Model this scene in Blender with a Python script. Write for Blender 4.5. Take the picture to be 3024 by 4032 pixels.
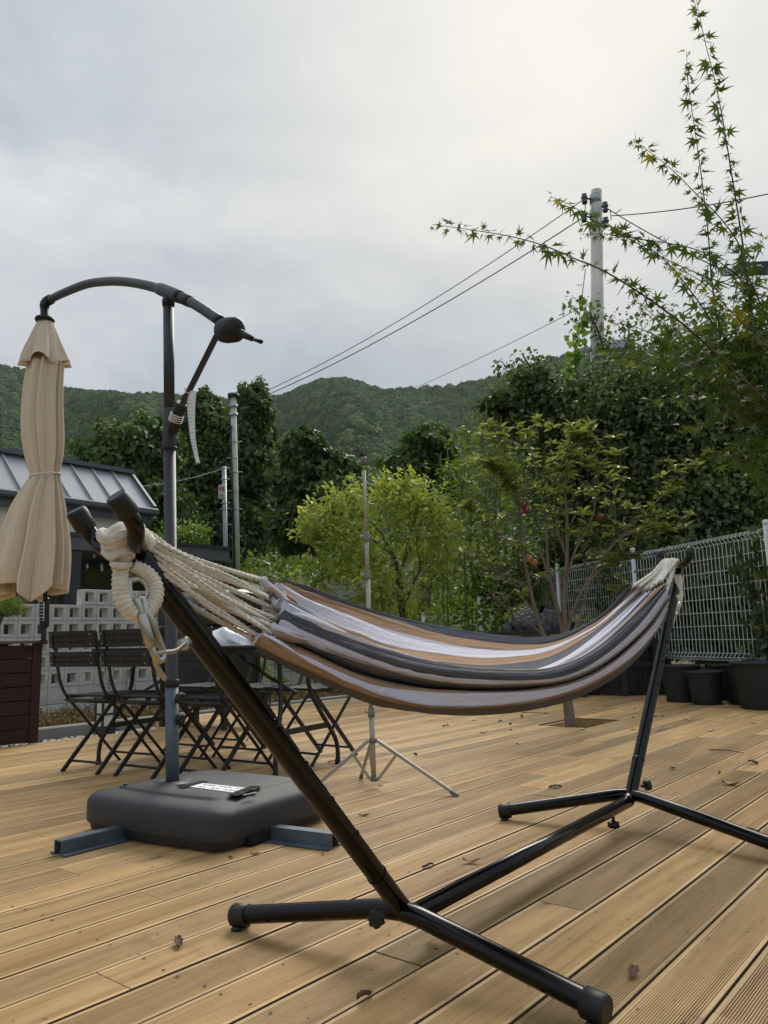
import bpy, math, random
import numpy as np
from mathutils import Matrix, Vector
for o in list(bpy.data.objects): bpy.data.objects.remove(o)
SC = bpy.context.scene
COL = SC.collection
rng = np.random.default_rng(7)
random.seed(7)
# ---------------------------------------------------------------- camera
FPX, CX, CY = 3030.0, 1512.0, 2016.0          # focal length and centre in photograph pixels (3024 x 4032)
PITCH, ROLL, CAMH = math.atan(494 / 3030.0), 0.0235, 0.75
_F = np.array([0, math.cos(PITCH), math.sin(PITCH)])
_U0 = np.array([0, -math.sin(PITCH), math.cos(PITCH)])
_R0 = np.array([1.0, 0, 0])
_R = math.cos(ROLL) * _R0 - math.sin(ROLL) * _U0
_U = math.sin(ROLL) * _R0 + math.cos(ROLL) * _U0
CAM = np.array([0, 0, CAMH])
cd = bpy.data.cameras.new('camera'); cam = bpy.data.objects.new('camera', cd); COL.objects.link(cam)
cd.sensor_fit = 'VERTICAL'; cd.sensor_height = 24.0; cd.lens = 24.0 * FPX / 4032.0
cd.clip_start = 0.05; cd.clip_end = 6000
cam.matrix_world = Matrix(((_R[0], _U[0], -_F[0], 0), (_R[1], _U[1], -_F[1], 0), (_R[2], _U[2], -_F[2], CAMH), (0, 0, 0, 1)))
SC.camera = cam
# ---------------------------------------------------------------- light
SUN_EL, SUN_AZ = math.radians(42), math.radians(16)      # azimuth right of the viewing direction (+Y)
SUNV = np.array([math.sin(SUN_AZ) * math.cos(SUN_EL), math.cos(SUN_AZ) * math.cos(SUN_EL), math.sin(SUN_EL)])
W = bpy.data.worlds.new('World'); SC.world = W; W.use_nodes = True
nt = W.node_tree; nt.nodes.clear()
def N(t, typ, **kw):
    n = t.nodes.new(typ)
    for k, v in kw.items():
        if k.startswith('_'): setattr(n, k[1:], v)
    return n
def L(t, a, b): t.links.new(a, b)
def mth(t, op, a, b=None, c=None, clamp=False):
    n = t.nodes.new('ShaderNodeMath'); n.operation = op; n.use_clamp = clamp
    for i, v in enumerate((a, b, c)):
        if v is None: continue
        if isinstance(v, (int, float)): n.inputs[i].default_value = v
        else: t.links.new(v, n.inputs[i])
    return n.outputs[0]
def mixc(t, f, a, b, blend='MIX'):
    n = t.nodes.new('ShaderNodeMix'); n.data_type = 'RGBA'; n.blend_type = blend
    for s, v in ((n.inputs[0], f), (n.inputs[6], a), (n.inputs[7], b)):
        if isinstance(v, (int, float)): s.default_value = v
        elif isinstance(v, (tuple, list)): s.default_value = (*v[:3], 1)
        else: t.links.new(v, s)
    return n.outputs[2]
sky = nt.nodes.new('ShaderNodeTexSky'); sky.sky_type = 'NISHITA'; sky.sun_disc = False
sky.sun_elevation = SUN_EL; sky.sun_rotation = SUN_AZ
tc = nt.nodes.new('ShaderNodeTexCoord')
sep = nt.nodes.new('ShaderNodeSeparateXYZ'); L(nt, tc.outputs['Generated'], sep.inputs[0])
# cloud deck: a plane of cloud overhead, seen in perspective
zz = mth(nt, 'MAXIMUM', sep.outputs[2], 0.0)
den = mth(nt, 'ADD', zz, 0.22)
cu = mth(nt, 'DIVIDE', sep.outputs[0], den); cv = mth(nt, 'DIVIDE', sep.outputs[1], den)
cmb = nt.nodes.new('ShaderNodeCombineXYZ'); L(nt, cu, cmb.inputs[0]); L(nt, cv, cmb.inputs[1]); cmb.inputs[2].default_value = 3.7
def noise(t, vec, scale, detail=4, rough=0.5, dist=0.0):
    n = t.nodes.new('ShaderNodeTexNoise'); n.inputs['Scale'].default_value = scale; n.inputs['Detail'].default_value = detail
    n.inputs['Roughness'].default_value = rough; n.inputs['Distortion'].default_value = dist
    if vec is not None: t.links.new(vec, n.inputs['Vector'])
    return n.outputs['Fac']
def ramp(t, fac, pts, interp='LINEAR'):
    n = t.nodes.new('ShaderNodeValToRGB'); cr = n.color_ramp; cr.interpolation = interp
    while len(cr.elements) < len(pts): cr.elements.new(0.5)
    for e, (p, c) in zip(cr.elements, pts):
        e.position = p; e.color = (*c, 1) if len(c) == 3 else c
    t.links.new(fac, n.inputs[0]); return n.outputs['Color']
n1 = noise(nt, cmb.outputs[0], 1.25, 6, 0.52, 0.5)
n2 = noise(nt, cmb.outputs[0], 3.6, 7, 0.6, 0.3)
nn = mth(nt, 'ADD', mth(nt, 'MULTIPLY', n1, 0.68), mth(nt, 'MULTIPLY', n2, 0.32))
cloud = ramp(nt, nn, [(0.36, (0.33, 0.41, 0.505)), (0.50, (0.51, 0.565, 0.63)), (0.66, (0.80, 0.81, 0.82))])
# the sun behind the cloud: a broad warm brightening round its direction
dot = nt.nodes.new('ShaderNodeVectorMath'); dot.operation = 'DOT_PRODUCT'
L(nt, tc.outputs['Generated'], dot.inputs[0]); dot.inputs[1].default_value = tuple(SUNV)
gd = mth(nt, 'POWER', mth(nt, 'MAXIMUM', dot.outputs['Value'], 0.0), 9.0)
cloud = mixc(nt, mth(nt, 'MULTIPLY', gd, 0.72), cloud, (0.88, 0.84, 0.74))
CLOUD_K = 10.5
gain = mth(nt, 'MULTIPLY', mth(nt, 'ADD', mth(nt, 'MULTIPLY', mth(nt, 'MULTIPLY', zz, zz), 0.42), 0.80), CLOUD_K * 0.78)
sc = nt.nodes.new('ShaderNodeVectorMath'); sc.operation = 'SCALE'; L(nt, cloud, sc.inputs[0]); L(nt, gain, sc.inputs[3])
skyc = mixc(nt, 0.94, sky.outputs[0], sc.outputs[0])
bg = nt.nodes.new('ShaderNodeBackground'); bg.inputs['Strength'].default_value = 0.0625; L(nt, skyc, bg.inputs['Color'])
wo = nt.nodes.new('ShaderNodeOutputWorld'); L(nt, bg.outputs[0], wo.inputs[0])
sl = bpy.data.lights.new('sun', 'SUN'); sl.energy = 1.5; sl.angle = math.radians(35); sl.color = (1, 0.95, 0.86)
so = bpy.data.objects.new('sun', sl); COL.objects.link(so)
so.rotation_euler = Vector(tuple(SUNV)).to_track_quat('Z', 'Y').to_euler()
SC.view_settings.view_transform = 'Standard'; SC.view_settings.look = 'None'; SC.view_settings.gamma = 1
SC.view_settings.exposure = 1.1
SC.view_settings.use_curve_mapping = False
SC.render.engine = 'CYCLES'
# ---------------------------------------------------------------- photo pixel -> point
def ray(x, y): return _R * (x - CX) / FPX - _U * (y - CY) / FPX + _F
def G(x, y, z=0.0):
    d = ray(x, y); return CAM + d * ((z - CAMH) / d[2])
def AY(x, y, yy):
    d = ray(x, y); return CAM + d * (yy / d[1])
def onpl(x, y, P0, ang):
    """the point of pixel x, y on the vertical plane through P0 that runs at angle ang (degrees)"""
    a = math.radians(ang); nn = np.array([-math.sin(a), math.cos(a), 0]); d = ray(x, y)
    return CAM + d * ((nn @ (np.array([P0[0], P0[1], 0]) - CAM)) / (nn @ d))
def zr(ox, oy, w):          # crop coordinates (1659 wide) -> photograph pixels
    s = w / 1659.0
    return lambda x, y: (ox + x * s, oy + y * s)
def V(*a): return np.array(a, float)
def unit(v):
    v = np.asarray(v, float); return v / (np.linalg.norm(v) + 1e-12)
# ---------------------------------------------------------------- mesh helpers
class MB:
    def __init__(s): s.v = []; s.f = []; s.n = 0; s.m = []; s.sm = []
    def add(s, verts, faces, mi=0, smooth=False):
        verts = np.asarray(verts, float).reshape(-1, 3)
        s.v.append(verts)
        for f in faces: s.f.append(tuple(int(i) + s.n for i in f)); s.m.append(mi); s.sm.append(smooth)
        s.n += len(verts); return s
    def box(s, c, size, ax=None, mi=0, bev=0.0):
        """box at centre c, full size, axes ax (3 rows)"""
        A = np.eye(3) if ax is None else np.asarray(ax, float)
        h = np.asarray(size, float) / 2
        if bev <= 0:
            P = [[x, y, z] for x in (-1, 1) for y in (-1, 1) for z in (-1, 1)]
            P = np.array(P) * h
            F = [(0, 1, 3, 2), (4, 6, 7, 5), (0, 4, 5, 1), (2, 3, 7, 6), (0, 2, 6, 4), (1, 5, 7, 3)]
        else:
            b = min(bev, h.min() * 0.9)
            P = []; idx = {}
            for x in (-1, 1):
                for y in (-1, 1):
                    for z in (-1, 1):
                        for k in range(3):
                            p = np.array([x, y, z]) * (h - b); p[k] += (x, y, z)[k] * b
                            idx[(x, y, z, k)] = len(P); P.append(p)
            F = []
            for k in range(3):
                i, j = [q for q in range(3) if q != k]
                for sg in (-1, 1):
                    q = []
                    for a, bb in ((-1, -1), (1, -1), (1, 1), (-1, 1)):
                        t = [0, 0, 0]; t[k] = sg; t[i] = a; t[j] = bb; q.append(idx[(*t, k)])
                    if (sg > 0) == (k == 1): q = q[::-1]
                    F.append(q)
            for k in range(3):
                i, j = [q for q in range(3) if q != k]
                for a in (-1, 1):
                    for bb in (-1, 1):
                        t1 = [0, 0, 0]; t1[i] = a; t1[j] = bb; t2 = list(t1); t1[k] = -1; t2[k] = 1
                        F.append([idx[(*t1, i)], idx[(*t2, i)], idx[(*t2, j)], idx[(*t1, j)]])
            for x in (-1, 1):
                for y in (-1, 1):
                    for z in (-1, 1): F.append([idx[(x, y, z, k)] for k in range(3)])
        P = np.array(P) @ A + np.asarray(c, float)
        return s.add(P, F, mi)
    def bar(s, a, b, w, h, up=(0, 0, 1), mi=0, bev=0.0):
        a = np.asarray(a, float); b = np.asarray(b, float); d = unit(b - a)
        sd = np.cross(up, d)
        if np.linalg.norm(sd) < 1e-6: sd = np.cross((1, 0, 0), d)
        sd = unit(sd); u2 = np.cross(d, sd)
        return s.box((a + b) / 2, (np.linalg.norm(b - a), w, h), (d, sd, u2), mi, bev)
    def tube(s, path, r, n=12, mi=0, cap=True, smooth=True, lobes=0, twist=0.0, amp=0.0, ridge=None, sq=(1, 1)):
        path = np.asarray(path, float); K = len(path)
        r = np.full(K, r) if np.isscalar(r) else np.asarray(r, float)
        T = np.gradient(path, axis=0); T /= np.linalg.norm(T, axis=1)[:, None] + 1e-12
        ref = np.array([0, 0, 1.0]) if abs(T[0][2]) < 0.9 else np.array([1.0, 0, 0])
        u = unit(np.cross(T[0], ref)); Us = []
        for i in range(K):
            u = unit(u - T[i] * (u @ T[i])); Us.append(u)
        Us = np.array(Us); Ws = np.cross(T, Us)
        a = np.linspace(0, 2 * math.pi, n, endpoint=False)
        ln = np.concatenate([[0], np.cumsum(np.linalg.norm(np.diff(path, axis=0), axis=1))])
        rr = np.repeat(r[:, None], n, 1)
        if lobes: rr = rr * (1 + amp * np.cos(lobes * (a[None, :] + twist * ln[:, None])))
        if ridge: rr = rr * (1 + ridge[1] * np.cos(2 * math.pi * ln[:, None] / ridge[0] + a[None, :] * ridge[2]))
        P = path[:, None, :] + rr[..., None] * (np.cos(a)[None, :, None] * Us[:, None, :] * sq[0] + np.sin(a)[None, :, None] * Ws[:, None, :] * sq[1])
        F = [(i * n + j, i * n + (j + 1) % n, (i + 1) * n + (j + 1) % n, (i + 1) * n + j) for i in range(K - 1) for j in range(n)]
        s.add(P.reshape(-1, 3), F, mi, smooth)
        if cap:
            b = s.n - K * n
            s.f.append(tuple(b + j for j in range(n))[::-1]); s.m.append(mi); s.sm.append(False)
            b += (K - 1) * n
            s.f.append(tuple(b + j for j in range(n))); s.m.append(mi); s.sm.append(False)
        return s
    def ring(s, path, r, n=10, mi=0, **k):
        p = np.asarray(path, float); return s.tube(np.vstack([p, p[:2]]), r, n, mi, cap=False, **k)
    def lathe(s, prof, c=(0, 0, 0), n=20, mi=0, smooth=True, axis=None, cap=True):
        A = np.eye(3) if axis is None else frame_z(axis)
        prof = np.asarray(prof, float); K = len(prof); a = np.linspace(0, 2 * math.pi, n, endpoint=False)
        P = np.stack([prof[:, 0][:, None] * np.cos(a), prof[:, 0][:, None] * np.sin(a), np.repeat(prof[:, 1][:, None], n, 1)], -1).reshape(-1, 3)
        F = [(i * n + j, i * n + (j + 1) % n, (i + 1) * n + (j + 1) % n, (i + 1) * n + j) for i in range(K - 1) for j in range(n)]
        s.add(P @ A + np.asarray(c, float), F, mi, smooth)
        if cap:
            b = s.n - K * n; s.f.append(tuple(b + j for j in range(n))[::-1]); s.m.append(mi); s.sm.append(False)
            b += (K - 1) * n; s.f.append(tuple(b + j for j in range(n))); s.m.append(mi); s.sm.append(False)
        return s
    def prism(s, poly, z0, z1, mi=0):
        poly = np.asarray(poly, float); n = len(poly)
        P = np.vstack([np.c_[poly, np.full(n, z0)], np.c_[poly, np.full(n, z1)]])
        F = [tuple(range(n))[::-1], tuple(range(n, 2 * n))] + [(i, (i + 1) % n, n + (i + 1) % n, n + i) for i in range(n)]
        return s.add(P, F, mi)
    def sheet(s, P, mi=0, smooth=True):
        """grid of points (a, b, 3)"""
        P = np.asarray(P, float); a, b = P.shape[:2]
        F = [(i * b + j, i * b + j + 1, (i + 1) * b + j + 1, (i + 1) * b + j) for i in range(a - 1) for j in range(b - 1)]
        return s.add(P.reshape(-1, 3), F, mi, smooth)
    def mesh(s, name, off=(0, 0, 0)):
        me = bpy.data.meshes.new(name)
        v = np.vstack(s.v) - np.asarray(off, float)
        me.from_pydata(v.tolist(), [], s.f)
        me.polygons.foreach_set('material_index', s.m); me.polygons.foreach_set('use_smooth', s.sm)
        me.update(); return me
def frame_z(ax):
    z = unit(ax); r = np.array([1.0, 0, 0]) if abs(z[0]) < 0.9 else np.array([0, 1.0, 0])
    x = unit(np.cross(r, z)); y = np.cross(z, x); return np.array([x, y, z])
OFF = {}
def setp(o, label=None, cat=None, group=None, kind=None):
    if label: o['label'] = label
    if cat: o['category'] = cat
    if group: o['group'] = group
    if kind: o['kind'] = kind
    return o
def thing(name, label, cat, loc, group=None):
    o = bpy.data.objects.new(name, None); COL.objects.link(o); o.location = tuple(float(c) for c in loc)
    o.empty_display_size = 0.1; OFF[o.name] = np.asarray(loc, float)
    return setp(o, label, cat, group)
def part(mb, name, mats, parent=None, loc=None, label=None, kind=None):
    """mesh given in world coordinates -> object, child of parent or top level with its origin at loc"""
    off = OFF[parent.name] if parent is not None else (np.zeros(3) if loc is None else np.asarray(loc, float))
    me = mb.mesh(name, off) if isinstance(mb, MB) else mb
    o = bpy.data.objects.new(name, me); COL.objects.link(o)
    for m in (mats if isinstance(mats, (list, tuple)) else [mats]): me.materials.append(m)
    if parent is not None: o.parent = parent
    else: o.location = tuple(float(c) for c in off)
    OFF[o.name] = off
    return setp(o, label, None, None, kind)
def copy_tree(o, parent=None):
    c = o.copy(); COL.objects.link(c); c.parent = parent
    for ch in o.children: copy_tree(ch, c)
    return c
def catmull(pts, n):
    pts = np.asarray(pts, float)
    seg = np.linalg.norm(np.diff(pts, axis=0), axis=1); t = np.concatenate([[0], np.cumsum(np.sqrt(seg + 1e-9))]); t /= t[-1]
    q = np.linspace(0, 1, n); out = np.zeros((n, pts.shape[1]))
    P = np.vstack([2 * pts[0] - pts[1], pts, 2 * pts[-1] - pts[-2]]); TT = np.concatenate([[t[0] - (t[1] - t[0])], t, [t[-1] + (t[-1] - t[-2])]])
    k = np.clip(np.searchsorted(t, q, 'right') - 1, 0, len(pts) - 2)
    for i in range(n):
        j = k[i] + 1; x = (q[i] - TT[j]) / (TT[j + 1] - TT[j])
        m0 = (P[j + 1] - P[j - 1]) / (TT[j + 1] - TT[j - 1]) * (TT[j + 1] - TT[j]); m1 = (P[j + 2] - P[j]) / (TT[j + 2] - TT[j]) * (TT[j + 1] - TT[j])
        out[i] = (2 * x**3 - 3 * x**2 + 1) * P[j] + (x**3 - 2 * x**2 + x) * m0 + (-2 * x**3 + 3 * x**2) * P[j + 1] + (x**3 - x**2) * m1
    return out
# ---------------------------------------------------------------- materials
def S(*c):      # sRGB 0..255 -> linear
    return tuple((x / 255 / 12.92) if x / 255 <= 0.04045 else ((x / 255 + 0.055) / 1.055) ** 2.4 for x in c)
MATS = {}
def mat(name, col, rough=0.6, metal=0.0, var=0.12, vscale=6.0, bump=0.0, bscale=40.0, spec=0.5, col2=None, detail=5, obj_random=0.0, coat=0.0, stretch=None, blo=0.3, bhi=0.7):
    m = bpy.data.materials.new(name); m.use_nodes = True; t = m.node_tree; b = t.nodes['Principled BSDF']
    tcn = t.nodes.new('ShaderNodeTexCoord'); vec = tcn.outputs['Object']
    if stretch:
        mp = t.nodes.new('ShaderNodeMapping'); mp.inputs['Scale'].default_value = stretch; L(t, vec, mp.inputs[0]); vec = mp.outputs[0]
    nf = noise(t, vec, vscale, detail, 0.6)
    c2 = col2 if col2 else tuple(c * (1 - 2.2 * var) for c in col)
    c1 = col if col2 else tuple(min(1, c * (1 + var)) for c in col)
    mr = t.nodes.new('ShaderNodeMapRange'); L(t, nf, mr.inputs[0]); mr.inputs[1].default_value = blo; mr.inputs[2].default_value = bhi
    c = mixc(t, mr.outputs[0], c2, c1)
    if obj_random:
        oi = t.nodes.new('ShaderNodeObjectInfo')
        f = mth(t, 'ADD', mth(t, 'MULTIPLY', oi.outputs['Random'], obj_random), 1 - obj_random / 2)
        sc = t.nodes.new('ShaderNodeVectorMath'); sc.operation = 'SCALE'; L(t, c, sc.inputs[0]); L(t, f, sc.inputs[3]); c = sc.outputs[0]
    L(t, c, b.inputs['Base Color'])
    rv = mth(t, 'ADD', mth(t, 'MULTIPLY', nf, 0.25), rough - 0.125, clamp=True); L(t, rv, b.inputs['Roughness'])
    b.inputs['Metallic'].default_value = metal; b.inputs['Specular IOR Level'].default_value = spec
    if coat: b.inputs['Coat Weight'].default_value = coat; b.inputs['Coat Roughness'].default_value = 0.12
    if bump:
        bn = t.nodes.new('ShaderNodeBump'); bn.inputs['Strength'].default_value = bump; bn.inputs['Distance'].default_value = 0.01
        L(t, noise(t, vec, bscale, 4, 0.6), bn.inputs['Height']); L(t, bn.outputs[0], b.inputs['Normal'])
    MATS[name] = m; return m
def leafmat(name, cols, rough=0.45, trans=0.35, spec=0.4, tcol=None):
    """foliage: colour from the per-leaf value 'rnd', light coming through the leaf"""
    m = bpy.data.materials.new(name); m.use_nodes = True; t = m.node_tree; b = t.nodes['Principled BSDF']
    at = t.nodes.new('ShaderNodeAttribute'); at.attribute_name = 'rnd'
    c = ramp(t, at.outputs['Fac'], [(i / (len(cols) - 1), k) for i, k in enumerate(cols)])
    L(t, c, b.inputs['Base Color']); b.inputs['Roughness'].default_value = rough; b.inputs['Specular IOR Level'].default_value = spec
    tr = t.nodes.new('ShaderNodeBsdfTranslucent')
    tint = mixc(t, 1.0, c, tcol or (1.25, 1.3, 0.75), 'MULTIPLY'); L(t, tint, tr.inputs['Color'])
    mx = t.nodes.new('ShaderNodeMixShader'); mx.inputs[0].default_value = trans
    L(t, b.outputs[0], mx.inputs[1]); L(t, tr.outputs[0], mx.inputs[2]); L(t, mx.outputs[0], t.nodes['Material Output'].inputs[0])
    MATS[name] = m; return m
M_BLACKTUBE = mat('black_powder_coat', S(5, 5, 6), 0.22, 0.0, 0.05, 4, spec=0.36, detail=1)
M_BLACKPLASTIC = mat('black_plastic', S(17, 17, 18), 0.5, 0, 0.15, 20, bump=0.1, bscale=300)
M_CHROME = mat('zinc_steel', (0.46, 0.44, 0.38), 0.33, 1.0, 0.12, 30)
# ================================================================ SETTING
BA = 50.7                                   # direction of the deck boards, degrees
MD = V(math.cos(math.radians(BA)), math.sin(math.radians(BA)), 0)      # along the boards
ND = V(-MD[1], MD[0], 0)                                               # across them, to the far left
def MN(m, n, z=0.0): return MD * m + ND * n + V(0, 0, z)
def toMN(p): return float(MD[:2] @ np.asarray(p)[:2]), float(ND[:2] @ np.asarray(p)[:2])
FENCE_P = AY(2679, 2590, 9.5); FENCE_D = V(-0.254, 0.967, 0)           # line of the mesh fence
FENCE_N = V(-0.967, -0.254, 0)                                         # towards the deck
# ---- deck boards
def wood_mat(name, c_hi, c_lo, c_dark):
    m = bpy.data.materials.new(name); m.use_nodes = True; t = m.node_tree; b = t.nodes['Principled BSDF']
    ge = t.nodes.new('ShaderNodeNewGeometry'); oi = t.nodes.new('ShaderNodeObjectInfo')
    mp = t.nodes.new('ShaderNodeMapping'); mp.vector_type = 'POINT'; mp.inputs['Rotation'].default_value = (0, 0, -math.radians(BA)); L(t, ge.outputs['Position'], mp.inputs[0])
    ofs = t.nodes.new('ShaderNodeCombineXYZ'); L(t, mth(t, 'MULTIPLY', oi.outputs['Random'], 37.0), ofs.inputs[0]); L(t, mth(t, 'MULTIPLY', oi.outputs['Random'], 91.0), ofs.inputs[2])
    ad = t.nodes.new('ShaderNodeVectorMath'); L(t, mp.outputs[0], ad.inputs[0]); L(t, ofs.outputs[0], ad.inputs[1])
    def st(sx, sy):
        q = t.nodes.new('ShaderNodeMapping'); q.inputs['Scale'].default_value = (sx, sy, sy); L(t, ad.outputs[0], q.inputs[0]); return q.outputs[0]
    g1 = noise(t, st(1.6, 34), 1.0, 6, 0.65, 0.6)          # grain along the board
    g2 = noise(t, st(0.9, 7), 1.0, 3, 0.5, 1.2)            # broad light and dark bands
    blot = noise(t, mp.outputs[0], 0.75, 6, 0.62)            # damp and worn patches that cross boards
    fine = noise(t, st(14, 220), 1.0, 3, 0.6)
    def mr(f, a, bb):
        n = t.nodes.new('ShaderNodeMapRange'); L(t, f, n.inputs[0]); n.inputs[1].default_value = a; n.inputs[2].default_value = bb; return n.outputs[0]
    c = mixc(t, mr(g2, 0.34, 0.66), c_lo, c_hi)
    c = mixc(t, mth(t, 'MULTIPLY', mr(g1, 0.47, 0.72), 0.55), c, c_dark)
    c = mixc(t, mth(t, 'MULTIPLY', mr(fine, 0.5, 0.8), 0.3), c, c_dark)
    grey = tuple(0.55 * x + 0.12 for x in c_lo)
    c = mixc(t, mth(t, 'MULTIPLY', mr(blot, 0.50, 0.68), 0.32), c, tuple(0.62 * x for x in c_lo))
    wv = noise(t, st(2.2, 5), 1.0, 6, 0.7)
    c = mixc(t, mth(t, 'MULTIPLY', mr(wv, 0.60, 0.72), 0.45), c, tuple(min(1, 1.12 * x + 0.05) for x in c_hi))   # bleached scuffs
    # knots
    vo = t.nodes.new('ShaderNodeTexVoronoi'); vo.feature = 'F1'; vo.inputs['Scale'].default_value = 1.0; L(t, st(1.9, 4.6), vo.inputs['Vector'])
    sx = t.nodes.new('ShaderNodeSeparateXYZ'); L(t, vo.outputs['Color'], sx.inputs[0])
    has = mth(t, 'GREATER_THAN', sx.outputs[0], 0.74)
    kd = mth(t, 'ADD', vo.outputs['Distance'], mth(t, 'MULTIPLY', mth(t, 'SUBTRACT', noise(t, ad.outputs[0], 60, 2), 0.5), 0.06))
    k1 = mth(t, 'MULTIPLY', has, mr(kd, 0.16, 0.06)); k2 = mth(t, 'MULTIPLY', has, mr(kd, 0.075, 0.03))
    c = mixc(t, mth(t, 'MULTIPLY', k1, 0.5), c, (0.22, 0.11, 0.045)); c = mixc(t, mth(t, 'MULTIPLY', k2, 0.8), c, (0.05, 0.028, 0.015))
    f = mth(t, 'ADD', mth(t, 'MULTIPLY', oi.outputs['Random'], 0.56), 0.70)
    spk = noise(t, mp.outputs[0], 42, 2, .5); c = mixc(t, mth(t, 'MULTIPLY', mr(spk, .70, .76), .8), c, (.07, .045, .03))       # dirt specks
    drt = noise(t, mp.outputs[0], 2.6, 7, .75); c = mixc(t, mth(t, 'MULTIPLY', mr(drt, .56, .70), .38), c, tuple(.40 * x for x in c_lo))   # grime
    sc = t.nodes.new('ShaderNodeVectorMath'); sc.operation = 'SCALE'; L(t, c, sc.inputs[0]); L(t, f, sc.inputs[3])
    L(t, sc.outputs[0], b.inputs['Base Color'])
    L(t, mth(t, 'ADD', mth(t, 'MULTIPLY', g1, 0.3), 0.42), b.inputs['Roughness']); b.inputs['Specular IOR Level'].default_value = 0.35
    bn = t.nodes.new('ShaderNodeBump'); bn.inputs['Strength'].default_value = 0.25; bn.inputs['Distance'].default_value = 0.004
    L(t, mth(t, 'ADD', g1, mth(t, 'MULTIPLY', fine, 0.6)), bn.inputs['Height']); L(t, bn.outputs[0], b.inputs['Normal'])
    return m
M_DECK = wood_mat('deck_wood', (0.67, 0.455, 0.212), (0.53, 0.338, 0.146), (0.21, 0.13, 0.058))
M_SOIL = mat('soil', (0.10, 0.065, 0.04), 0.95, 0, 0.3, 12, bump=0.8, bscale=40)
PITCHB, GAP0, BW = 0.148, 0.722 - 0.148 * 9, 0.1420
def plank_mesh():
    # ribbed decking: smooth rounded edges, ribs between
    w = BW / 2; pr = [(-w, -0.026), (-w, -0.0022), (-w + 0.0007, -0.0007), (-w + 0.0022, 0.0), (-w + 0.0110, 0.0)]
    nr = 21; x0 = -w + 0.0110; st = (BW - 0.022) / nr
    for i in range(nr):
        a = x0 + st * i
        pr += [(a + st * 0.18, -0.0030), (a + st * 0.48, -0.0030), (a + st * 0.62, -0.0002), (a + st * 1.0, 0.0)]
    pr += [(w - 0.0022, 0.0), (w - 0.0007, -0.0007), (w, -0.0022), (w, -0.026)]
    pr = np.array(pr); n = len(pr); mb = MB()
    K = 2
    P = np.zeros((K, n, 3)); P[:, :, 0] = np.linspace(0, 1, K)[:, None]; P[:, :, 1] = pr[None, :, 0]; P[:, :, 2] = pr[None, :, 1]
    F = [(i * n + j, (i + 1) * n + j, (i + 1) * n + j + 1, i * n + j + 1) for i in range(K - 1) for j in range(n - 1)]
    F += [(0, n, 2 * n - 1, n - 1)[::-1]]
    F += [tuple(range(n))[::-1], tuple(range(n, 2 * n))]
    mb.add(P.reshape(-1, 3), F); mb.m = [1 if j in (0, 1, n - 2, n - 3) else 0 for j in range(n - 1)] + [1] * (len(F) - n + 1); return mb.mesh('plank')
deck = MB()
_pm = plank_mesh(); _pm.materials.append(M_DECK); _pm.materials.append(mat('gap_shade_plank_side', (.12, .08, .045), .9, 0, .25, 12))  # plank sides coloured dark to paint the shade in the board gaps
HOLE = (5.89, 6.57, 2.787, 3.213)
def fence_m(n, back=0.32):      # board end at the fence, for the board at offset n
    A = np.array([[MD[0], -FENCE_D[0]], [MD[1], -FENCE_D[1]]]); q = FENCE_P[:2] + FENCE_N[:2] * back - ND[:2] * n
    return float(np.linalg.solve(A, q)[0])
# joists below the boards are the deck structure the boards lie on
jo = MB()
for k in range(26):
    m = -1.6 + k * 0.46
    for a, b in ((-0.7, HOLE[2]), (HOLE[3], 6.7)) if HOLE[0] - 0.03 < m < HOLE[1] + 0.03 else ((-0.7, 6.7),):
        if m > 4.6 or b < 6.1: pass
        else: b = min(b, 6.02)
        jo.bar(MN(m, a, -0.075), MN(m, b, -0.075), 0.045, 0.09)
M_JOIST = mat('joist_wood', (0.12, 0.08, 0.045), 0.8)
deck = part(jo, 'deck', M_JOIST, None); setp(deck, kind='structure')
boards = []
NB = 0
k = 0
while True:
    g0 = GAP0 + PITCHB * k; nc = g0 + PITCHB / 2; k += 1
    if nc > 6.75: break
    m0 = -1.3 if nc < 6.1 else 4.62
    m1 = min(10.15, fence_m(nc))
    if nc > 3.4: m1 = min(m1, 10.15)
    cuts = [m0]; c = m0 + rng.uniform(0.9, 3.0)
    if nc > 6.1: c = m0 + 2.2
    while c < m1 - 0.5: cuts.append(c); c += rng.choice([2.4, 3.0, 3.6])
    cuts.append(m1)
    if HOLE[2] < nc < HOLE[3]:
        cuts = [q for q in cuts if q < HOLE[0] - 0.4] + [HOLE[0], HOLE[1]] + [q for q in cuts if q > HOLE[1] + 0.4]
    for a, b in zip(cuts[:-1], cuts[1:]):
        if HOLE[2] < nc < HOLE[3] and abs(a - HOLE[0]) < 0.01 and abs(b - HOLE[1]) < 0.01: continue
        boards.append((a + 0.0012, b - 0.0012, nc))
joints = {8: 1}
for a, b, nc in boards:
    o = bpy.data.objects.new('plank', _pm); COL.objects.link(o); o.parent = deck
    p = MN(a, nc, rng.uniform(-0.0012, 0.0012)); o.location = tuple(p); o.rotation_euler = (0, 0, math.radians(BA) + rng.normal(0, 0.0002)); o.scale = (b - a, 1, 1)
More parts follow.
